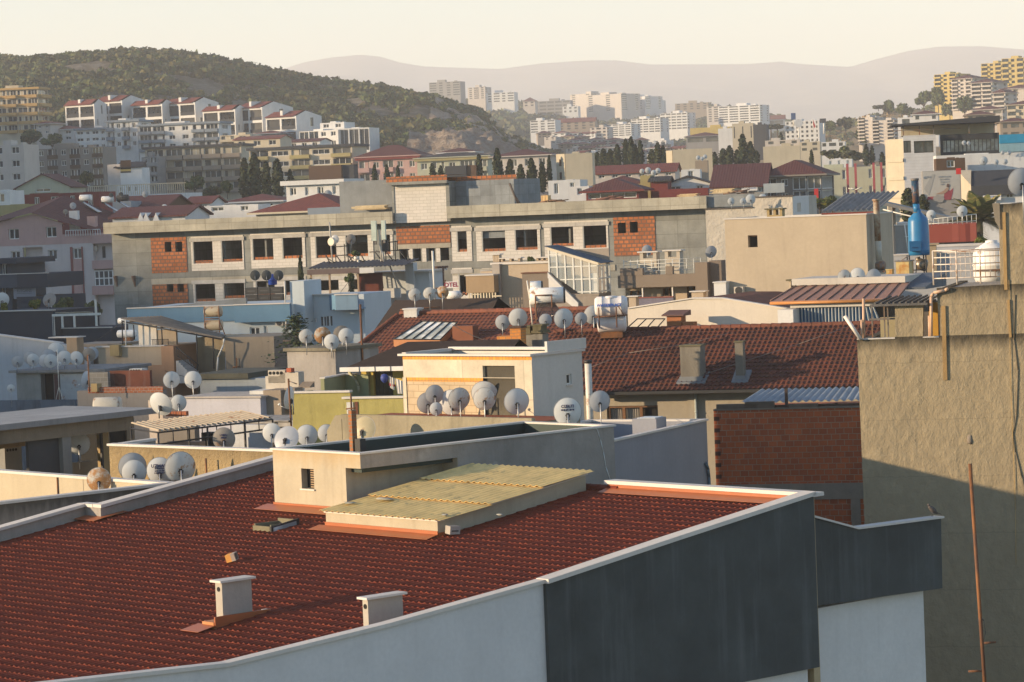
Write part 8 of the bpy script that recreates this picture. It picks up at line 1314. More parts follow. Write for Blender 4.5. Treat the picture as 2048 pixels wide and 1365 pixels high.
FW={'w':C('white',(.76,.76,.75)),'c':C('cream',(.60,.53,.40)),'p':C('pink',(.56,.37,.34)),'y':C('yellow',(.62,.48,.18)),'o':C('ochre',(.55,.36,.15)),'g':C('grey',(.34,.33,.32)),'b':C('blue grey',(.25,.30,.36)),'t':C('taupe',(.38,.31,.24)),'m':C('maroon',(.22,.05,.045)),'n':C('brown',(.12,.075,.05)),'e':C('pale green',(.52,.53,.40)),'d':C('anthracite',(.06,.065,.075)),'k':C('bare concrete',(.28,.25,.22)),'r':C('rose white',(.60,.55,.50)),'l':C('olive',(.42,.36,.17))}
TR=tiles('far red tile',(.24,.062,.042),(.18,.052,.04),(.10,.035,.03),.3,.4,.8,.35); TM=tiles('far maroon tile',(.14,.042,.036),(.11,.036,.034),(.06,.025,.022),.3,.4,.8,.3); TD=tiles('far dark tile',(.05,.045,.045),(.04,.036,.036),(.025,.022,.022),.3,.4,.8,.3)
ROOFM={'r':TR,'m':TM,'d':TD}
def apt(label,u0,v0,u1,vb,Y,yaw,ns,pat,wall='w',bal=None,roof='f',rh=10,D=10,rp='',merge=False,name='apartment_block',roofm='r',group='apartment blocks',trim=None,dn=4):
    o=P(u0,v0,Y); zb=P(u0,vb,Y).z-dn; b=Bld(name,label,'building',u0,v0,Y,yaw,zb=zb,group=group); W=abs(b.w(u1)); z0=P(u0,vb,Y).z; H=b.zt-z0; sh=H/ns; bal=FW[bal or wall]; wm=FW[wall]; rec=.35 if Y<1000 else .5
    gl=PAL['glass']; fr=PAL['frame']; mats=[wm,gl,bal,fr]; X=MB(); parts=[]
    def side(pat,L,fx):
        hs=[]; n=len(pat); bw=L/max(1,n)
        for i in range(ns):
            zz=z0+i*sh
            for j,ch in enumerate(pat):
                a=bw*j
                if ch=='w': h=(a+bw*.27,zz+sh*.34,a+bw*.73,zz+sh*.84)
                elif ch=='s': h=(a+bw*.08,zz+sh*.36,a+bw*.92,zz+sh*.84)
                elif ch in 'bl': h=(a+bw*.06,zz+sh*.06,a+bw*.94,zz+sh*.90)
                elif ch=='d': h=(a+bw*.04,zz+sh*.05,a+bw*.96,zz+sh*.95)
                elif ch=='n': h=(a+bw*.36,zz+sh*.3,a+bw*.64,zz+sh*.85)
                else: continue
                hs.append(h); parts.append((ch,h,a,bw,zz,fx))
        return hs
    fh=side(pat,W,0); rhs=side(rp,D,1) if rp else []
    X.wall(0,0,1,0,W,zb,b.zt,fh,rec,0,mback=1 if merge else None); X.wall(W,0,0,1,D,zb,b.zt,rhs,rec,0,mback=1 if merge else None); X.wall(W,D,-1,0,W,zb,b.zt); X.wall(0,D,0,-1,D,zb,b.zt); X.face([(0,0,b.zt),(W,0,b.zt),(W,D,b.zt),(0,D,b.zt)])
    cnt=0
    for ch,h,a,bw,zz,fx in parts:
        m=X if merge else MB(); f=(lambda p,q,r0,r1,za,zc,mi: m.box(p,q,r0,r1,za,zc,mi)) if not fx else (lambda p,q,r0,r1,za,zc,mi: m.box(W-r1,W-r0,p,q,za,zc,mi))
        if ch in 'bl':
            o_=-.95 if ch=='b' else -.06
            f(a+bw*.03,a+bw*.97,o_,o_+.14,zz+sh*.02,zz+sh*.38,2)
            if ch=='b': f(a+bw*.03,a+bw*.97,o_+.14,-.003,zz+sh*.0,zz+sh*.06,2); f(a+bw*.03,a+bw*.03+.12,o_+.14,-.003,zz+sh*.06,zz+sh*.38,2); f(a+bw*.97-.12,a+bw*.97,o_+.14,-.003,zz+sh*.06,zz+sh*.38,2)
            if not merge:
                b.part(m,'balcony',mats); m=MB(); f(h[0],h[2],rec-.06,rec-.03,h[1],h[3],1); 
                k=random.choice((2,3)); 
                for i in range(k+1): x=h[0]+(h[2]-h[0]-.1)*i/k; f(x,x+.1,rec-.14,rec-.06,h[1],h[3],3)
                if random.random()<.5: x=h[0]+(h[2]-h[0])*random.random()*.5; f(x,x+(h[2]-h[0])*.4,rec-.12,rec-.07,h[1],h[3],0)
                b.part(m,'window',mats)
        elif not merge and cnt<95:
            cnt+=1; f(h[0],h[2],rec-.06,rec-.03,h[1],h[3],1); t=.09; f(h[0],h[0]+t,rec-.2,rec-.06,h[1],h[3],3); f(h[2]-t,h[2],rec-.2,rec-.06,h[1],h[3],3); f(h[0]+t,h[2]-t,rec-.2,rec-.06,h[3]-t,h[3],3); f(h[0]+t,h[2]-t,rec-.2,rec-.06,h[1],h[1]+t,3)
            for i in range(1,max(2,int((h[2]-h[0])/1.1))): x=h[0]+(h[2]-h[0])*i/max(2,int((h[2]-h[0])/1.1)); f(x-.04,x+.04,rec-.19,rec-.07,h[1]+t,h[3]-t,3)
            b.part(m,'window',mats)
    if trim: X.box(-.5,W+.5,-.5,D+.5,b.zt-.0,b.zt+.5,4); mats=mats+[FW[trim]]
    b.part(X,'wall',mats)
    rr=rh*Y/FPX; RM=ROOFM[roofm]
    if roof=='h': hiproof(b,W,D,b.zt+(.5 if trim else .0)+.2,rr,RM,.7,trim=wm)
    elif roof=='g': gable(b,W,D,b.zt,rr,RM,wm,'y')
    elif roof=='x': gable(b,W,D,b.zt,rr,RM,wm,'x')
    else:
        q=MB(); x=W*random.uniform(.15,.5); q.box(x,x+W*.25,D*.3,D*.7,b.zt+(.5 if trim else 0),b.zt+rr,0); b.part(q,'roof_house',wm); q=MB(); q.box(W*.75,W*.82,D*.4,D*.6,b.zt,b.zt+rr*.5); b.part(q,'chimney',wm)
    return b
def far_left():
    apt('tan tower block with ochre balconies at the left edge below the hill',-30,183,75,270,750,-8,5,'blblb','c','o',D=9,trim='o',rp='b')
    V=[(130,203,188,800,212,13,'first white villa from the left'),(190,196,244,805,292,15,'second white villa from the left with the tallest gable'),(263,203,324,800,350,12,'third white villa, between the two tallest gables'),(328,200,390,798,437,14,'fourth white villa with a wide white side wall'),(405,214,470,790,497,12,'fifth white villa, lower than the fourth'),(472,209,524,788,586,16,'sixth white villa with a broad gable to the right'),(531,227,592,775,643,15,'last white villa, lowest in the row at the right')]
    for u0,v0,uc,Y,u1,rh,l in V:
        b=Bld('white_villa',l+' under the wooded hill','villa',u0,v0+9,Y,-33,drop=13,group='white villas in a row'); W=b.w(uc); D=min(14,max(5,b.T(u1,v0+9-.04*(u1-u0),W)[0])); z=b.zt; hs=[(W*.04,z-3.3,W*.46,z-.6),(W*.52,z-3.3,W*.97,z-.6),(W*.04,z-6.6,W*.46,z-4),(W*.52,z-6.6,W*.97,z-4),(W*.04,z-9.8,W*.97,z-7.2)]; zb=b.zb
        mb=MB(); mb.wall(0,0,1,0,W,zb,z,hs,.5,0); mb.wall(W,0,0,1,D,zb,z,[(D*.55,z-2.6,D*.68,z-.4),(D*.2,z-5.5,D*.3,z-4)],.3,0,mback=1); mb.wall(W,D,-1,0,W,zb,z); mb.wall(0,D,0,-1,D,zb,z); b.part(mb,'wall',[FW['w'],PAL['glass']])
        for h in hs: q=MB(); q.box(h[0],h[2],.38,.42,h[1],h[3],1); q.box(h[0],h[2],-.06,.0,h[1],h[1]+.9,2); b.part(q,'terrace_window',[FW['w'],glass('black villa glass',(.012,.014,.017)),FW['d']])
        rr=rh*.72*Y/FPX; p=D*.38; q=MB(); q.face([(W,0,z),(W,D,z),(W,p,z+rr)]); q.face([(0,D,z),(0,0,z),(0,p,z+rr)]); q.box(W*.42,W*.5,p*.2,p,z,z+rr+.2); b.part(q,'gable_wall',FW['w']); q=MB(); q.face([(-.3,-.5,z-.1),(W*.92,-.5,z-.1),(W*.92,p,z+rr+.1),(-.3,p,z+rr+.1)]); q.face([(W*1.0,D+.5,z-.3),(-.3,D+.5,z-.3),(-.3,p,z+rr+.1),(W,p,z+rr+.1)]); b.part(q,'roof',TR)
    apt('white block with dark glass front at the right end of the villas',598,264,676,300,760,-30,2,'ddww','w',rp='',D=12,roof='f',rh=4,group=None); apt('dark glazed wing with white fins beside the last villa',677,258,738,306,755,-14,1,'ddd','w','d',D=9,rh=2,group=None); apt('white roof storey with two round tanks above the dark glazed wing',640,247,688,262,765,-20,1,'ww','w',D=7,rh=3,group=None)
    A=[('grey blue topped white flats at the left of the terraced row',152,262,213,302,730,3,'swsw','w'),('pair of white flats with a wide blue grey cornice in the terraced row',213,246,275,300,728,3,'bwbw','w'),('longest white flats with lit windows in the terraced row',277,254,437,305,722,3,'bbwwbb','w')]
    for l,u0,v0,u1,vb,Y,ns,pat,w in A: apt(l,u0,v0,u1,vb,Y,-12,ns,pat,w,'b',D=10,trim='b',rp='w',rh=8)
    for l,u0,v0,u1,vb,Y,ns,pat,w,rf,rh,rm in [('small white house with red hip roof left of the terraced row',100,262,148,285,740,2,'ww','w','h',8,'r'),('lilac white house with tile roof beside the ochre balcony tower',72,250,100,272,735,2,'ww','r','h',5,'r'),('cream house with balconies right of the lit flats',440,272,500,312,700,3,'bw','c','f',5,'r'),('cream house with shallow gable above the yellow apartments',468,281,560,300,690,1,'www','c','x',6,'r'),('dark blue house with red roof under the sixth villa',508,270,558,288,720,1,'ww','b','h',6,'r'),('low white terrace with pitched tile roofs above the right yellow apartments',556,286,640,302,700,1,'wwww','w','x',5,'m')]: apt(l,u0,v0,u1,vb,Y,-15,ns,pat,w,None,rf,rh,8,'',False,'house',rm,'houses on the slope')
    apt('white house with square windows at the left edge under the tower',-20,292,47,372,520,-10,3,'ww','r',D=8,rp='',group=None)
    b=apt('brown unfinished brick apartment block with open floors',48,300,205,385,540,-8,4,'lwlwlwl','k','n',D=9,group=None); b.e.name='unfinished_block'
    apt('yellow apartment block with long balconies and dark roof strip, left of two',290,300,482,392,620,-10,4,'bbbbb','c','t',D=10,trim='d',rh=3); apt('yellow apartment block with dark roof strip, right of two, behind the conifers',498,302,704,385,600,-14,4,'bsbsb','c','l',D=10,trim='d',rh=3); apt('narrow grey block with weathered side left of the yellow apartments',283,315,314,390,612,-10,4,'wb','g',D=6,group=None)
    apt('pink house with maroon eaves under the hill',716,322,836,372,590,-12,2,'bwbww','p',D=10,roof='h',rh=22,roofm='m',trim='m',rp='w'); apt('pale yellow green house with olive eaves right of the pink house',834,324,975,372,580,-10,2,'wbwbb','e',D=10,roof='h',rh=9,roofm='d',trim='l'); apt('rose house with red tile roof beyond the cypresses left of the cream tower',985,316,1098,345,560,-12,1,'wwww','r',D=10,roof='h',rh=13,roofm='m'); apt('house with red roof behind the black roof box',880,308,945,325,600,-10,1,'www','w',D=8,roof='h',rh=9,roofm='m',name='house',group='houses on the slope')
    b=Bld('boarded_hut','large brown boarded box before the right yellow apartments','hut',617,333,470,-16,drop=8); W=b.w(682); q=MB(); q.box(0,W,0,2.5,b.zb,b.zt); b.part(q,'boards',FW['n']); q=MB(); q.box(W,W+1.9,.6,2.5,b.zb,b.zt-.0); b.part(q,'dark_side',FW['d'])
    b=Bld('black_roof_box','black box on the roof behind the penthouse','box',890,333,420,-14,drop=5); W=b.w(932); q=MB(); q.box(0,W,0,2,b.zb,b.zt); q.box(W,W*1.45,.3,2,b.zb,b.zt,1); b.part(q,'box',[FW['d'],FW['n']])
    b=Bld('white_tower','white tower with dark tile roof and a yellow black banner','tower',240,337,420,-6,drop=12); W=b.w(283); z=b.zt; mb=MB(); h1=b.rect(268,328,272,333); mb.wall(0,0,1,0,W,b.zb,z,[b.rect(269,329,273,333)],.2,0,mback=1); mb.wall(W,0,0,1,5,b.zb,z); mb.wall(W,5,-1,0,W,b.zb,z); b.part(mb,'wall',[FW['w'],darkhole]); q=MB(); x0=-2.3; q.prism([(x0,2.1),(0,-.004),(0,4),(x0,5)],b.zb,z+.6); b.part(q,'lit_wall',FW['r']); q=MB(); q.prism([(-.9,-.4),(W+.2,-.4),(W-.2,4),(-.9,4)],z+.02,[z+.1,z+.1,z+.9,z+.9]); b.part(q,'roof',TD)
    for v0,v1,m in ((321,334,'n'),(334,339,'d'),(339,343,'y'),(343,346,'d')): r=b.rect(241,v0,262,v1); q=MB(); q.box(r[0],r[2],-.05,-.01,r[1],r[3]); b.part(q,'banner',FW[m])
    apt('white annex with dark windows at the foot of the white tower',234,371,280,392,415,-6,1,'www','w',D=4,group=None,rh=2)
    b=Bld('terrace_building','long white terrace building with a pale roof rail under the white tower','building',176,394,405,-10,drop=9); W=b.w(372); q=MB(); q.box(0,W,0,8,b.zb,b.zt); b.part(q,'wall',FW['w']); q=MB(); 
    for k in range(46): x=W*k/46; q.box(x,x+.09,.1,.18,b.zt,b.zt+1.3)
    q.box(0,W,.08,.2,b.zt+1.3,b.zt+1.42); b.part(q,'railing',FW['c']); q=MB(); r=b.rect(320,400,333,418); q.box(r[0],r[2],-.05,-.01,r[1],r[3]); r=b.rect(336,397,360,424); q.box(r[0],r[2],-.5,-.02,r[1]-3,r[3],1); b.part(q,'shop_front',[FW['m'],FW['b']])
    apt('mint green gable house with solar tanks before it',32,378,140,390,430,-8,1,'n','e',D=8,roof='g',rh=26,roofm='m',group=None,name='house'); apt('burgundy walled building with dark windows at the left',20,391,198,430,385,-10,1,'nnwnn','m',D=7,group=None,rh=2); apt('white house with one window cut by the left edge',-20,383,19,418,370,-8,1,'w','w',D=6,group=None,rh=2); apt('mossy tan wall building above the pink house',-20,412,90,455,365,-8,1,'','l',D=5,group=None,rh=1)
    apt('brown house with wide maroon metal roof left of the tiled white house',232,418,330,440,345,-14,1,'nww','n',D=9,roof='x',rh=22,roofm='m',group=None,name='house'); apt('blue grey tower house under the maroon metal roof',225,404,262,440,342,-10,1,'','b',D=4,group=None,rh=1); apt('white house with pitched tile roof right of the terrace building',372,408,420,430,370,-12,1,'ww','w',D=6,roof='x',rh=12,roofm='r',group=None,name='house'); apt('long low white house with peeling wall behind the parapet band',408,413,516,430,340,-12,1,'wn','w',D=5,group=None,rh=1); apt('house with red hipped roof between the shrubs and the conifers',455,408,560,420,380,-12,1,'ww','w',D=8,roof='h',rh=14,roofm='r',group=None,name='house')
    b=apt('red roofed house with three white dormers behind the parapet band',225,437,370,450,300,-12,1,'','w',D=8,roof='x',rh=18,roofm='m',group=None,name='house')
    for u in (281,292,312): r=b.S(u,441,-.6); q=MB(); q.extr([(r[0]-.5,r[1]-.4),(r[0]+.5,r[1]-.4),(r[0],r[1]+.75)],-.6,1.5); b.part(q,'dormer',FW['w'])
    apt('hip roofed red tile house with an orange ridge behind the planks',512,430,690,442,300,-20,1,'','c',D=11,roof='h',rh=34,roofm='r',group=None,name='house'); apt('long white house with flat roof and brown vents before the boarded hut',572,372,682,402,330,-16,1,'wnwn','w',D=6,trim='w',group=None,rh=3); apt('slate blue low wall behind the timber planks',615,417,705,428,262,-18,1,'','b',D=3,group=None,rh=.5)
    for u,v,k in ((171,402,0),(215,405,1),(245,402,2)):
        o=thing('solar_heater',('solar heater with white drum by the burgundy wall','solar heater with dark panel left of the blue grey tower house','dark solar tank between two black dishes')[k],'water heater',P(u,v+14,335),-10,'solar heaters'); q=MB(); q.lathe([(.3,0),(.36,.04),(.36,1.3),(.3,1.34)],14,(-.6,0,1.1),(1,0,0)); q.build('tank',whitem if k<2 else FW['d'],o); q=MB(); q.prism([(-.6,-.3),(1.8,-1.2),(1.9,0),(-.5,.2)],[.8,-.6,-.6,.8],[.88,-.52,-.52,.88]); q.build('collector',PAL['glass'],o)
    for u,v,w,Y,k,l in ((146,412,13,330,'y','grey dish left of the solar heater above the pink house'),(131,424,10,325,'b','small brown dish on the pink house ridge'),(316,420,15,320,'w','cream dish, left of a pair above the dormers'),(329,415,12,320,'w','bright cream dish, right of a pair above the dormers'),(222,391,9,332,'d','black dish left of the dark solar tank'),(242,389,9,332,'d','black dish right of the dark solar tank'),(645,392,12,325,'w','pale dish left of a pair on the long white house'),(656,389,16,324,'y','blue grey dish right of a pair on the long white house'),(290,389,12,345,'y','grey dish on the white terrace wall')): dish(u,v,w,Y,l,k,4,12,.5)
def pink_house():
    b=Bld('pink_apartment_house','pink and white apartment house with gable left of the unfinished building','apartment house',-60,462,330,-14,zb=0); s=b.S; z=b.zt; W=s(184,450)[0]; A=s(66,429); pk=FW['p']; pw=C('pinkish white',(.64,.58,.56)); ww=[b.rect(*r) for r in ((17,458,38,479),(92,454,113,475),(22,503,40,523),(96,500,114,520),(98,550,117,571),(146,497,163,518),(148,549,166,570),(150,600,168,622),(100,600,118,618))]; lg=b.rect(46,495,86,544); zl=s(90,490)[1]
    mb=MB(); mb.wall(0,0,1,0,W,0,zl,[w for w in ww if w[1]<zl]+[lg],.4,0); mb.wall(W,0,0,1,10,0,zl); b.part(mb,'wall',pw); mb=MB(); L=s(124,447); mb.wall(0,-.02,1,0,L[0],zl,z+.12,[w for w in ww if w[1]>zl],.4,0); mb.wall(L[0],-.02,1,0,W-L[0],zl,z-.8); mb.extr([(0,z+.12),(L[0],z+.12),(L[0],L[1]),(A[0],A[1]),(0,z+.2)],-.02,.3); mb.wall(W,-.02,0,1,10,zl,z-.8); b.part(mb,'pink_gable',pk)
    for w in ww: b.win(w,.4,nx=2,fw=.09)
    q=MB(); q.box(lg[0],lg[2],.9,1.,lg[1],lg[3]); b.part(q,'balcony_wall',pw); q=MB(); r=b.rect(43,525,88,543,-.5); q.box(r[0],r[2],-.6,-.45,r[1],r[3]); q.box(r[0],r[2],-.45,0,r[1],r[1]+.15); b.part(q,'balcony',pk); q=MB(); r=b.rect(143,494,168,620,-.05); q.box(r[0],ww[5][0]-.03,-.12,-.01,r[1],r[3]); q.box(ww[5][2]+.03,r[2],-.12,-.01,r[1],r[3]); b.part(q,'red_strip',C('dusty red',(.30,.11,.10))); q=MB()
    for a,c in ((518,549),(570,600)): r=b.rect(147,a,165,c); q.box(r[0],r[2],-.08,-.01,r[1],r[3])
    b.part(q,'strip_panel',pk); q=MB(); q.face([(A[0]-.0,-.6,A[1]+.15),(W+.6,-.6,z-.55),(W+.6,9,z+.8),(A[0],9,A[1]+2.)]); q.face([(-3,-.6,z-.4),(A[0],-.6,A[1]+.15),(A[0],9,A[1]+2),(-3,9,z-.4)]); b.part(q,'roof',TM)
    x0,x1=s(184,470)[0],s(224,470)[0]; q=MB(); q.box(x0,x1,.8,8,0,s(205,470)[1]); b.part(q,'side_wing',pw)
    for va,vb in ((521,538),(572,590),(470,487)): q=MB(); r=b.rect(184,va,226,vb,-.3); q.box(r[0],r[2],-.3,-.15,r[1],r[3]); q.box(r[0],r[2],-.15,.8,r[1],r[1]+.15); b.part(q,'balcony',pk)
    r=b.rect(187,541,225,573,-.25); b.win((r[0],r[1],r[2],r[3]),.1,nx=4,ny=2,fw=.12); r=b.rect(205,493,211,516,.8); q=MB(); q.box(r[0],r[2],.75,.8,r[1],r[3]); b.part(q,'door',PAL['glass']); q=MB(); r=b.rect(184,493,195,502,.5); q.box(r[0],r[2],.3,.8,r[1],r[3]); b.part(q,'air_conditioner',paint('ac casing',(.5,.45,.38))); q=MB(); r=b.rect(138,422,155,442,2); q.box(r[0],r[2],2,2.6,r[1]-1,r[3]); b.part(q,'chimney',FW['w']); q=MB(); q.box(s(174,440,1)[0],s(190,440,1)[0],1,1.8,r[1]-1,s(182,433,1)[1]); b.part(q,'chimney',pk)
    q=MB(); r=b.rect(131,461,200,472,-.35); [q.box(r[0]+(r[2]-r[0])*k/14,r[0]+(r[2]-r[0])*k/14+.06,-.38,-.32,r[1],r[3]) for k in range(15)]; q.box(r[0],r[2],-.4,-.3,r[3],r[3]+.08); b.part(q,'railing',FW['w'])
def far_right():
    H='houses behind the unfinished building'
    apt('cream tower block with a sunlit left face between cypresses',1130,308,1184,362,395,-4,1,'','c',D=8,group=None,rh=4); b=Bld('lit_tower_side','sunlit ribbed stair side of the cream tower','tower',1112,309,396,-40,drop=6); q=MB(); W=b.w(1129); q.box(0,W,0,4,b.zb,b.zt); b.part(q,'wall',FW['c']); q=MB(); [q.box(W*.35,W*.6,-.04,-.003,b.zt-a,b.zt-a+.9) for a in (1.6,3.3)]; b.part(q,'slot_window',FW['n'])
    apt('low white house with two small square windows below the cream tower',1096,362,1160,400,360,-8,1,'nn','w',D=8,group=None,rh=1); apt('yellow house with maroon tile roof and two air conditioners',1196,375,1282,400,345,-12,1,'wnw','l',D=6,roof='h',rh=18,roofm='m',group=None,name='house'); apt('brown hip roofed house with a long framed dark board',1172,387,1277,400,330,-10,1,'d','m','n',D=8,roof='h',rh=24,roofm='m',group=None,name='house'); apt('white house left of the brown hip roof',1140,374,1178,398,342,-10,1,'n','w',D=5,group=None,rh=1)
    apt('long house under a long straight maroon tile roof before the cypress row',1190,349,1350,362,420,-8,1,'wwwwww','r',D=8,roof='x',rh=15,roofm='r',group=None,name='house'); apt('plain cream block right of the cypress row',1345,300,1424,345,440,-4,1,'','c',D=9,group=None,rh=.5); b=Bld('lit_block_side','sunlit left end of the plain cream block','building',1332,302,441,-45,drop=8); q=MB(); q.box(0,b.w(1344),0,3,b.zb,b.zt); b.part(q,'wall',FW['c']); apt('small tan box carrying dishes before the plain cream block',1390,322,1415,346,400,-6,1,'','t',D=3,group=None,rh=.5)
    apt('yellow pier house with a thin pipe right of the air conditioners',1280,352,1300,398,340,-8,1,'','l',D=5,group=None,rh=1); apt('maroon walled house under a white gable roof',1302,364,1335,400,338,-8,1,'','m',D=5,roof='x',rh=8,roofm='d',group=None,name='house'); apt('white house with wide grey roof right of the maroon walled house',1326,372,1424,385,345,-8,1,'wn','w',D=7,roof='g',rh=16,roofm='d',group=None,name='house'); apt('long maroon parapet wall before the grey roof',1318,380,1416,400,325,-6,1,'','m',D=3,group=None,rh=.5); apt('white house with solar tank right of the small tan box',1362,340,1400,360,390,-6,1,'n','w',D=5,group=None,rh=1)
    b=apt('grey house with maroon tile roof, awnings and shop signs',1425,376,1530,412,330,-8,2,'wwww','g',D=17,roof='x',rh=44,roofm='m',group=None,name='house'); apt('house with broad hipped maroon roof and dark shop windows',1525,356,1642,412,335,-12,2,'dwdd','k',D=14,roof='h',rh=30,roofm='m',group=None,name='house',rp='d')
    r=b.rect(1483,372,1515,382,-.3); q=MB(); q.box(r[0],r[2],-.3,-.2,r[1],r[3]); o=b.part(q,'sign_board',paint('sign white',(.7,.68,.66))); words('DAYOZ',.34,FW['d'],o,((r[0]+r[2])/2-.45,-.31,(r[1]+r[3])/2-b.zb+.08),(R(90),0,0)); words('SIGORTA',.16,paint('sign blue',(.02,.12,.4)),o,((r[0]+r[2])/2+.45,-.31,(r[1]+r[3])/2-b.zb),(R(90),0,0))
    q=MB(); r=b.rect(1527,367,1569,386,-.6); q.box(r[0],r[2],-.6,-.45,r[1],r[3]); b.part(q,'pale_banner',C('pale blue banner',(.45,.50,.52)))
    b=Bld('turkish_flag','small red flag hanging on the shop corner','flag',1628,378,322,-8,drop=2); q=MB(); q.box(0,.45,0,.03,b.zt-1.8,b.zt); b.part(q,'cloth',paint('flag red',(.5,.02,.02),.7))
    apt('rough cream block with a chimney right of the dark mall conifers',1526,294,1600,335,430,-6,1,'','c',D=8,rp='',group=None,rh=6); apt('pale building with red vertical stripes and square windows',1622,338,1780,405,410,-8,2,'n.n.nn','e',D=8,group=None,rh=7)
    b=Bld('stripe_pilasters','pair of red pilasters on the pale striped building','pilaster',1692,328,407,-8,drop=6); q=MB(); k=407/FPX; [q.box(x*k,x*k+.32,0,.4,b.zt-5.2,b.zt) for x in (0,16,52,67)]; b.part(q,'pilaster',paint('red pilaster',(.35,.07,.08),.8))
    apt('small white roof house with three tiny windows on the pale building',1652,320,1704,336,425,-8,1,'nnn','w',D=5,group=None,rh=2)
    b=Bld('white_corner_building','white corner tower with dark windows and a wide roof terrace canopy','building',1806,272,300,-5,drop=13); W=b.w(1871); z=b.zt; zb=b.zb; hs=[b.rect(1807,282,1822,306),b.rect(1828,282,1867,306)]; mb=MB(); mb.wall(0,0,1,0,W,zb,z,hs,.3,0); mb.wall(W,0,0,1,8,zb,z); mb.face([(0,0,z),(W,0,z),(W,8,z),(0,8,z)]); b.part(mb,'wall',bricks('white cladding',(.62,.61,.60),(.6,.59,.58),(.5,.49,.48),3,.3)); [b.win(h,.3,PAL['darkframe'],PAL['glass'],2,1,.08) for h in hs]
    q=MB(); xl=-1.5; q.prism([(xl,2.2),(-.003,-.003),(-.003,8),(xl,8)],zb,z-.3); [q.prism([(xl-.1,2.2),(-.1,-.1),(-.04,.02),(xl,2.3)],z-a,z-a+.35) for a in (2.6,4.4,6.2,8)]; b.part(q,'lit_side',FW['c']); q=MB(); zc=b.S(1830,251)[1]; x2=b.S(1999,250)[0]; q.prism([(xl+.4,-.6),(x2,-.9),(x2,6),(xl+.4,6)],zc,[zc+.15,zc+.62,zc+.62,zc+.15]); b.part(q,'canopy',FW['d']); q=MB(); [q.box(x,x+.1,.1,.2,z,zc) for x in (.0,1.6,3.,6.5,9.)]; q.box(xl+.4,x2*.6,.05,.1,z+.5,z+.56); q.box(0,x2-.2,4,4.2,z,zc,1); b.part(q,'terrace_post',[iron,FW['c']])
    xa=W+.5; q=MB(); zz=b.S(1930,268)[1]; h=(xa+.2,b.S(1930,303)[1],x2-.1,b.S(1930,280)[1]); q.wall(xa,1,1,0,x2-xa,zb,zz,[(h[0]-xa,h[1],h[2]-xa,h[3])],.3,0); b.part(q,'dark_wing',FW['d']); q=MB(); n=14; [q.box(h[0]+(h[2]-h[0])*i/n,h[0]+(h[2]-h[0])*i/n+.07,1.1,1.2,h[1],h[3]) for i in range(n+1)]; q.box(h[0],h[2],1.22,1.25,h[1],h[3],1); b.part(q,'strip_window',[FW['d'],glass('pale strip glass',(.16,.17,.17))])
    b=Bld('blue_panel_building','bright blue clad building at the right edge','building',1999,270,310,-4,drop=6); W=b.w(2090); q=MB(); q.box(0,W,0,6,b.zt-.9,b.zt); b.part(q,'upper_band',paint('cyan panel',(.02,.28,.5),.5)); q=MB(); q.box(0,W,.05,6,b.zt-1.8,b.zt-.91); b.part(q,'pale_band',paint('pale cyan panel',(.25,.42,.5),.5)); q=MB(); q.box(0,W,.1,6,b.zb,b.zt-1.81); b.part(q,'wall',FW['b'])
    apt('cluttered white roof block with dishes under the dark glazed wing',1872,312,2060,345,285,-5,1,'','w',D=5,group=None,rh=2); apt('brown roofed block between the white tower and the advert wall',1872,318,1930,344,280,-5,1,'n','n',D=4,group=None,rh=2)
    b=Bld('advert_wall','large wall advert with a woman in a pale dress lying on a red chaise','advert',1845,343,262,-6,drop=9); W=b.w(1922); q=MB(); q.box(0,W,0,4,b.zb,b.zt); b.part(q,'wall',FW['g']); r=b.rect(1846,345,1916,400); q=MB(); q.box(0.02,W-.1,-.06,-.01,r[1],b.zt-.05); o=b.part(q,'poster',plaster('poster paper',(.50,.49,.46),.06,.05,.05)); X=lambda u,v:b.S(u,v,-.07)
    def fig(name,pts,m,d): q=MB(); p=[X(u,v) for u,v in pts]; q.extr(p,-.075-d,-.065-d); b.part(q,name,m,o)
    fig('poster_chaise',[(1852,403),(1856,394),(1885,393),(1905,396),(1903,400),(1902,384),(1906,375),(1908,382),(1904,400),(1885,400),(1858,402)][:3]+[(1888,396),(1889,380),(1893,377),(1900,382),(1907,376),(1905,388),(1902,400),(1858,400)],paint('poster red',(.26,.05,.07),.7),0.); fig('poster_dress',[(1866,396),(1874,390),(1886,392),(1889,398),(1885,405),(1873,406),(1867,401)],C('poster grey',(.36,.35,.34)),.012); fig('poster_figure',[(1871,389),(1880,385),(1889,381),(1893,376),(1898,376),(1896,382),(1890,387),(1883,389)],C('poster skin',(.42,.29,.22)),.02); fig('poster_head',[(1893,374),(1894,368),(1898,368),(1899,372),(1897,376)],paint('poster hair',(.1,.06,.05),.8),.024); fig('poster_ray',[(1848,378),(1864,349),(1870,349),(1858,392)],C('poster light grey',(.40,.40,.39)),0.)
    for tx,u,v,sz in (('QNB',1856,355,.26),('QNB First ile',1889,354,.2),('ayricaliklar',1889,359,.2),('dunyasi ve',1890,364,.2),('sizin.',1885,369,.2)): p=X(u,v); words(tx,sz,FW['b'],o,(p[0],-.085,p[1]-b.zb),(R(90),0,0),ext=.004)
    q=MB(); p=X(1849,356); q.lathe([(.1,0),(.1,.02)],12,(p[0],-.08,p[1]),(0,-1,0)); b.part(q,'round_logo',FW['b'],o)
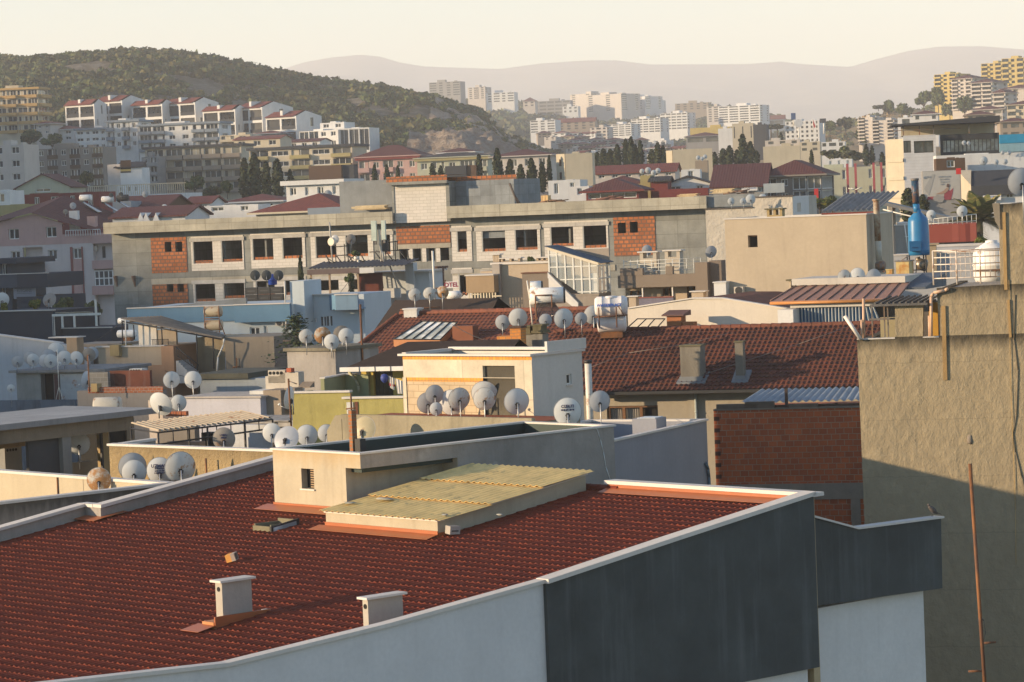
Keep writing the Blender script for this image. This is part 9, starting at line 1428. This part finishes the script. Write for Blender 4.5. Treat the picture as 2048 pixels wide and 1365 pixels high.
    b=Bld('dark_roof_house','cream house with a dark mansard roof and a sunlit gable below the blue building','house',1942,373,255,-10,drop=9); W=b.w(2070); s=b.S; z=b.zt; q=MB(); q.box(0,W,-.1,.1,s(1990,373)[1]-.75,z+.0); q.prism([(0,0),(W,0),(W,3),(0,3)],z,[z,z,z+1.3,z+1.3]); b.part(q,'mansard_roof',FW['d']); hs=[b.rect(1948,377,1956,394),b.rect(1968,376,1989,390),b.rect(2012,374,2026,396)]; mb=MB(); mb.wall(0,.3,1,0,W,b.zb,z-.7,hs,.25,0); b.part(mb,'wall',FW['w']); [b.win((h[0],h[1],h[2],h[3]),.9,nx=2) for h in hs]; q=MB(); q.prism([(-.9,2.4),(-.003,-.05),(-.003,3),(-.9,3)],b.zb,[z+1.1,z+.1,z+1.4,z+1.4]); b.part(q,'lit_gable',FW['c']); r=b.rect(1966,391,2002,401,-.2); q=MB(); q.box(r[0],r[2],-.2,-.15,r[1],r[3]); o=b.part(q,'banner',paint('sign white',(.7,.68,.66))); words('BANIVADA',.2,paint('sign blue',(.02,.12,.4)),o,((r[0]+r[2])/2+.2,-.21,(r[1]+r[3])/2-b.zb+.08),(R(90),0,0)); r=b.rect(1912,337,1922,349,-.1); q=MB(); q.box(r[0],r[2],-.3,-.1,r[1],r[3]); b.part(q,'red_sign',paint('flag red',(.5,.02,.02)))
    for u,v,w,Y,l in ((1967,322,17,276,'largest grey dish above the dark mansard roof'),(1992,325,11,276,'dish right of the largest one above the dark mansard roof'),(2010,324,11,276,'pinkish dish above the dark mansard roof'),(1928,286,9,283,'cream dish on the tan post below the dark glazed wing'),(1937,287,8,283,'tiny dish beside the tan post below the dark glazed wing'),(2005,306,8,284,'small white dish under the blue building, left of two'),(2018,306,9,284,'small white dish under the blue building, right of two'),(1284,343,10,345,'small dish, leftmost above the yellow pier house'),(1296,341,12,346,'middle dish right of the yellow pier house'),(1307,346,11,345,'front dish of the trio right of the yellow pier house'),(1316,342,11,346,'highest dish right of the yellow pier house'),(1396,316,9,398,'grey dish on the small tan box, left of three'),(1404,318,8,398,'dark dish on the small tan box, middle of three'),(1410,314,9,398,'white dish on the small tan box, right of three')): dish(u,v,w,Y,l,'w',4,12,.5)
    o=thing('street_lamp','tall street lamp with four arms before the pale striped building','street lamp',P(1712,420,330)); k=330/FPX; q=MB(); q.tube((0,0,0),(0,0,44*k),.07,6); q.build('post',iron,o); q=MB(); [q.tube((0,0,40*k),(x*k,y,43.5*k),.05,5) for x,y in ((-14,0),(14,0),(-7,.6),(8,-.6))]; q.build('arm',pvc,o)
def distant():
    M=dict(merge=True,dn=8); T='white tower blocks on the ridge'
    for l,u0,v0,u1,vb,Y,yaw,ns,pat,w,D,rf in [('grey flats behind the quarry end of the hill, left of three',858,166,920,195,2300,-15,6,'swws','g',14,'f'),('tall grey flats with roof huts behind the hill end, middle of three',935,176,970,200,2350,-20,6,'wsw','r',14,'f'),('white flats behind the hill end, right of three',972,187,1028,207,2300,-12,4,'wsws','w',14,'f'),('long low grey flats left of the sunlit tower blocks',1062,204,1140,232,2400,-10,4,'sssss','g',16,'f'),('small house with red roof left of the long low grey flats',1046,204,1070,215,2350,-10,2,'ww','r',12,'h'),('white house under the long low grey flats',1125,214,1156,228,2300,-10,2,'www','w',12,'f'),('first sunlit tower block on the ridge from the left',1140,190,1182,222,2450,-38,8,'w.w','r',26,'f'),('second sunlit tower block on the ridge',1172,192,1242,226,2420,-38,8,'w.w.','r',26,'f'),('third tower block on the ridge, mostly in shade',1241,196,1290,222,2450,-36,8,'.w','w',26,'f'),('lowest tower block on the ridge at the right',1291,202,1320,220,2480,-20,6,'ww','w',16,'f'),
      ('stepped balcony flats, lowest left part of the long row',1211,250,1262,275,1750,-22,6,'ssss','w',16,'f'),('stepped balcony flats, middle part of the long row',1262,239,1320,268,1800,-22,6,'sssss','w',16,'f'),('stepped balcony flats, highest right part of the long row',1320,228,1374,262,1850,-22,6,'sssss','w',16,'f'),('pale blue flats with stacked balconies left of the small roofs',1060,242,1110,268,1700,-14,5,'sws','w',14,'f'),('long ochre roofed school building below the wooded ridge',1115,246,1190,262,1750,-8,3,'wwwww','t',12,'x'),('cream house right of the long ochre school',1180,256,1214,282,1650,-18,4,'wsw','r',12,'f'),
      ('grey flats on the skyline above the wooded gap',1350,208,1416,222,2300,-8,3,'wwwww','t',14,'f'),('pale tall flats with dark windows left of the curved balcony tower',1413,214,1440,246,1900,-18,7,'ws','r',14,'f'),('broad balcony tower with white bands above the mall',1436,214,1519,248,1850,-24,7,'ssss','w',18,'f'),('distant grey hall right of the balcony tower',1520,240,1570,256,1900,-6,1,'s','b',14,'x'),
      ('dark mall with brown hip roof behind the conifers',1372,275,1446,292,950,-6,1,'ss','g',14,'h'),('pale mall hall with three tall dark windows',1464,248,1506,290,900,-8,1,'n.n.n','c',14,'f'),('anthracite mall cube before the pale hall',1506,250,1533,286,880,-8,1,'','d',12,'f'),('white mall wall with small red sign',1436,258,1466,288,930,-8,1,'','w',8,'f'),('yellow painted mall roof structure',1380,257,1464,268,980,-8,1,'','y',10,'f'),('white hotel with many small windows and a blue roof sign',1570,244,1638,288,1000,-14,5,'wwwwwwn','w',14,'f'),('small white houses right of the hotel, below the quarry bank',1640,285,1690,312,750,-8,2,'wsw','w',10,'f'),('grey white house left of the hotel under the pines',1530,282,1600,305,700,-8,2,'www','r',9,'f'),('tan house in front of the white hotel',1598,285,1640,306,690,-8,2,'ww','c',9,'f'),
      ('beige flats with sunlit side on the right hill, left of two',1716,236,1745,290,900,-30,8,'b.','r',12,'f'),('beige flats with stacked balconies on the right hill, right of two',1744,242,1788,290,890,-24,7,'b.b','r',12,'f'),('white house with dark roof above the terrace canopy',1826,231,1876,258,800,-10,2,'w.w','w',10,'h'),('low white flat roofed house left of the dark roofed one',1795,236,1828,256,820,-10,1,'w','w',9,'f'),
      ('yellow sunlit flats on the hilltop, left group',1868,150,1912,208,1250,-34,7,'bwb','y',14,'f'),('pink white flats with curved balconies beside the yellow ones',1903,160,1944,222,1180,-34,8,'bwb','r',14,'h'),('white flats with shaded right side before the pink ones',1942,168,1984,226,1150,-34,7,'bb','r',14,'h'),('yellow sunlit flats on the highest skyline at the right',1962,128,2003,172,1350,-26,5,'bwb','y',14,'f'),('tallest yellow flats with antennas at the right edge',2003,118,2062,172,1320,-26,5,'bwbw','y',14,'f'),('white flats with maroon roof under the tallest yellow ones',2002,180,2060,214,1100,-26,4,'bw.','r',12,'h'),('shaded flats with red roof behind the cream terrace house',1986,188,2010,224,1080,-30,4,'b','r',12,'h'),('cream sunlit house with terraces at the right edge',2014,212,2070,262,850,-20,4,'bwb','c',12,'h'),('white house with brown pitched roof below the pink flats',1944,222,2005,258,880,-18,3,'bws','r',12,'h'),('low brown roofed villa above the dark canopy',1932,232,1986,258,760,-8,2,'wsw','t',12,'h'),('brown roofed villa behind the blue building',2000,246,2060,280,700,-6,2,'wsw','t',12,'h')]:
        apt(l,u0,v0,u1,vb,Y,yaw,ns,pat,w,None,rf,8 if rf!='f' else 5,D,'s.w' if yaw<-15 else '',True,'distant_building','m' if rf=='h' else 'r','distant buildings',dn=14 if Y>1200 else 5)
    pos=['left of the balcony flats','behind the rock slope','above the cypress row','below the ochre school','beside the brown mall']; cl={'w':'white','r':'rose','c':'cream','t':'tan','g':'grey'}; g=random.Random(5); n=0; seen={}
    for v in (268,275,282,290,298,306):
        u=1075+(v-268)*1.9
        while u<1400:
            w=g.uniform(18,34); 
            if not(u+w>1205 and v<277) and not(1372<u+w and v<296):
                Y=1650-(v-268)*22; c=g.choice('wwrrctg'); rf=g.choice('hhhfx'); hh=g.uniform(5,10); n+=1
                l='%s %s house %s'%({'h':'hip roofed','f':'flat roofed','x':'pitched roofed'}[rf],cl[c],pos[int(min(4,(u-1075)/65))]); k=seen[l]=seen.get(l,0)+1
                apt(l+(', %s of its kind from the back'%['','second','third','fourth','fifth','sixth','seventh','eighth','ninth'][min(8,k-1)] if k>1 else ', first of its kind from the back'),u,v,u+w,v+hh,Y,g.uniform(-25,5),2,'ww' if w<26 else 'wsw',c,None,rf,g.uniform(3,6),10,'',True,'small_house',g.choice('rrm'),'small houses below the ridge',dn=4)
            u+=w+g.uniform(2,12)
    for u,v,vb,nm,l,cat in ((1598,247,285,'round_sign','white round sign on a tall white mast before the hotel','sign'),(1648,240,262,'billboard','distant dark billboard on a post at the right of the hotel','billboard'),(1587,234,246,'roof_sign','blue roof sign with an orange mark on the hotel','sign'),(1626,238,258,'flag_pole','distant red flag drooping on a pole by the hotel','flag')):
        Y=990; k=Y/FPX; o=thing(nm,l,cat,P(u,vb,Y)); H=(vb-v)*k; q=MB(); q.tube((0,0,-1),(0,0,H),.25 if nm!='flag_pole' else .12,6); q.build('post',pvc,o); q=MB()
        if nm=='round_sign': q.lathe([(1.4,0),(1.4,.4)],18,(0,-.3,H),(0,-1,0))
        elif nm=='flag_pole': q.face([(0,-.1,H),(.9,-.1,H-2.6),(.3,-.1,H-3.2),(0,-.1,H-1)])
        else: q.box(-8*k if nm=='billboard' else -4.5*k,4.5*k,-.4,0,H-1,H+(.4 if nm=='billboard' else 1.2))
        q.build('panel',{'round_sign':FW['w'],'billboard':FW['d'],'roof_sign':paint('sign navy',(.02,.07,.2)),'flag_pole':paint('flag red',(.5,.02,.02))}[nm],o)
def wires():
    for i,(a,c,l) in enumerate((((330,742,150),(520,690,175),'thin cable sagging from the terrace stair to the grey wall'),((440,752,140),(560,716,150),'thin cable running low to the cement hut'),((560,640,200),(700,560,206),'cable rising from the blue house to the terrace canopy'),((905,650,140),(1120,618,128),'cable running over the hip roof to the solar heater'),((1480,600,150),(1690,560,142),'cable crossing before the beige block'),((20,690,165),(250,640,168),'cable from the bluish wall to the corrugated canopy'))):
        A,B=P(*a),P(*c); o=thing('overhead_cable',l,'cable',A,0,'overhead cables'); q=MB(); q.path([(B-A)*f-Vector((0,0,1.1*math.sin(math.pi*f))) for f in np.linspace(0,1,11)],.016,4); q.build('wire',PAL['darkframe'],o)
wires(); far_left(); pink_house(); far_right(); distant()
def haze():
    mb=MB(); mb.box(-2600,2600,-345,10420,-4,560); m=bpy.data.materials.new('haze air'); m.use_nodes=True; n=m.node_tree.nodes; l=m.node_tree.links; n.remove(n['Principled BSDF']); v=n.new('ShaderNodeVolumePrincipled'); v.inputs['Color'].default_value=(.985,.98,1.,1); v.inputs['Density'].default_value=HAZE; v.inputs['Anisotropy'].default_value=.0
    l.new(v.outputs[0],n['Material Output'].inputs['Volume']); o=mb.build('haze',m); tag(o,kind='stuff')
HAZE=1.8e-4
haze()
_seen={}
for _o in SC.objects:
    if _o.parent is None and 'label' in _o:
        _n=len(_o['label'].split())
        if _n>16 or _n<4: print('LABEL LEN',_n,_o['label'])
        _seen.setdefault(_o['label'],[]).append(_o.name)
for _k,_v in _seen.items():
    if len(_v)>1: print('DUP',_k,_v)
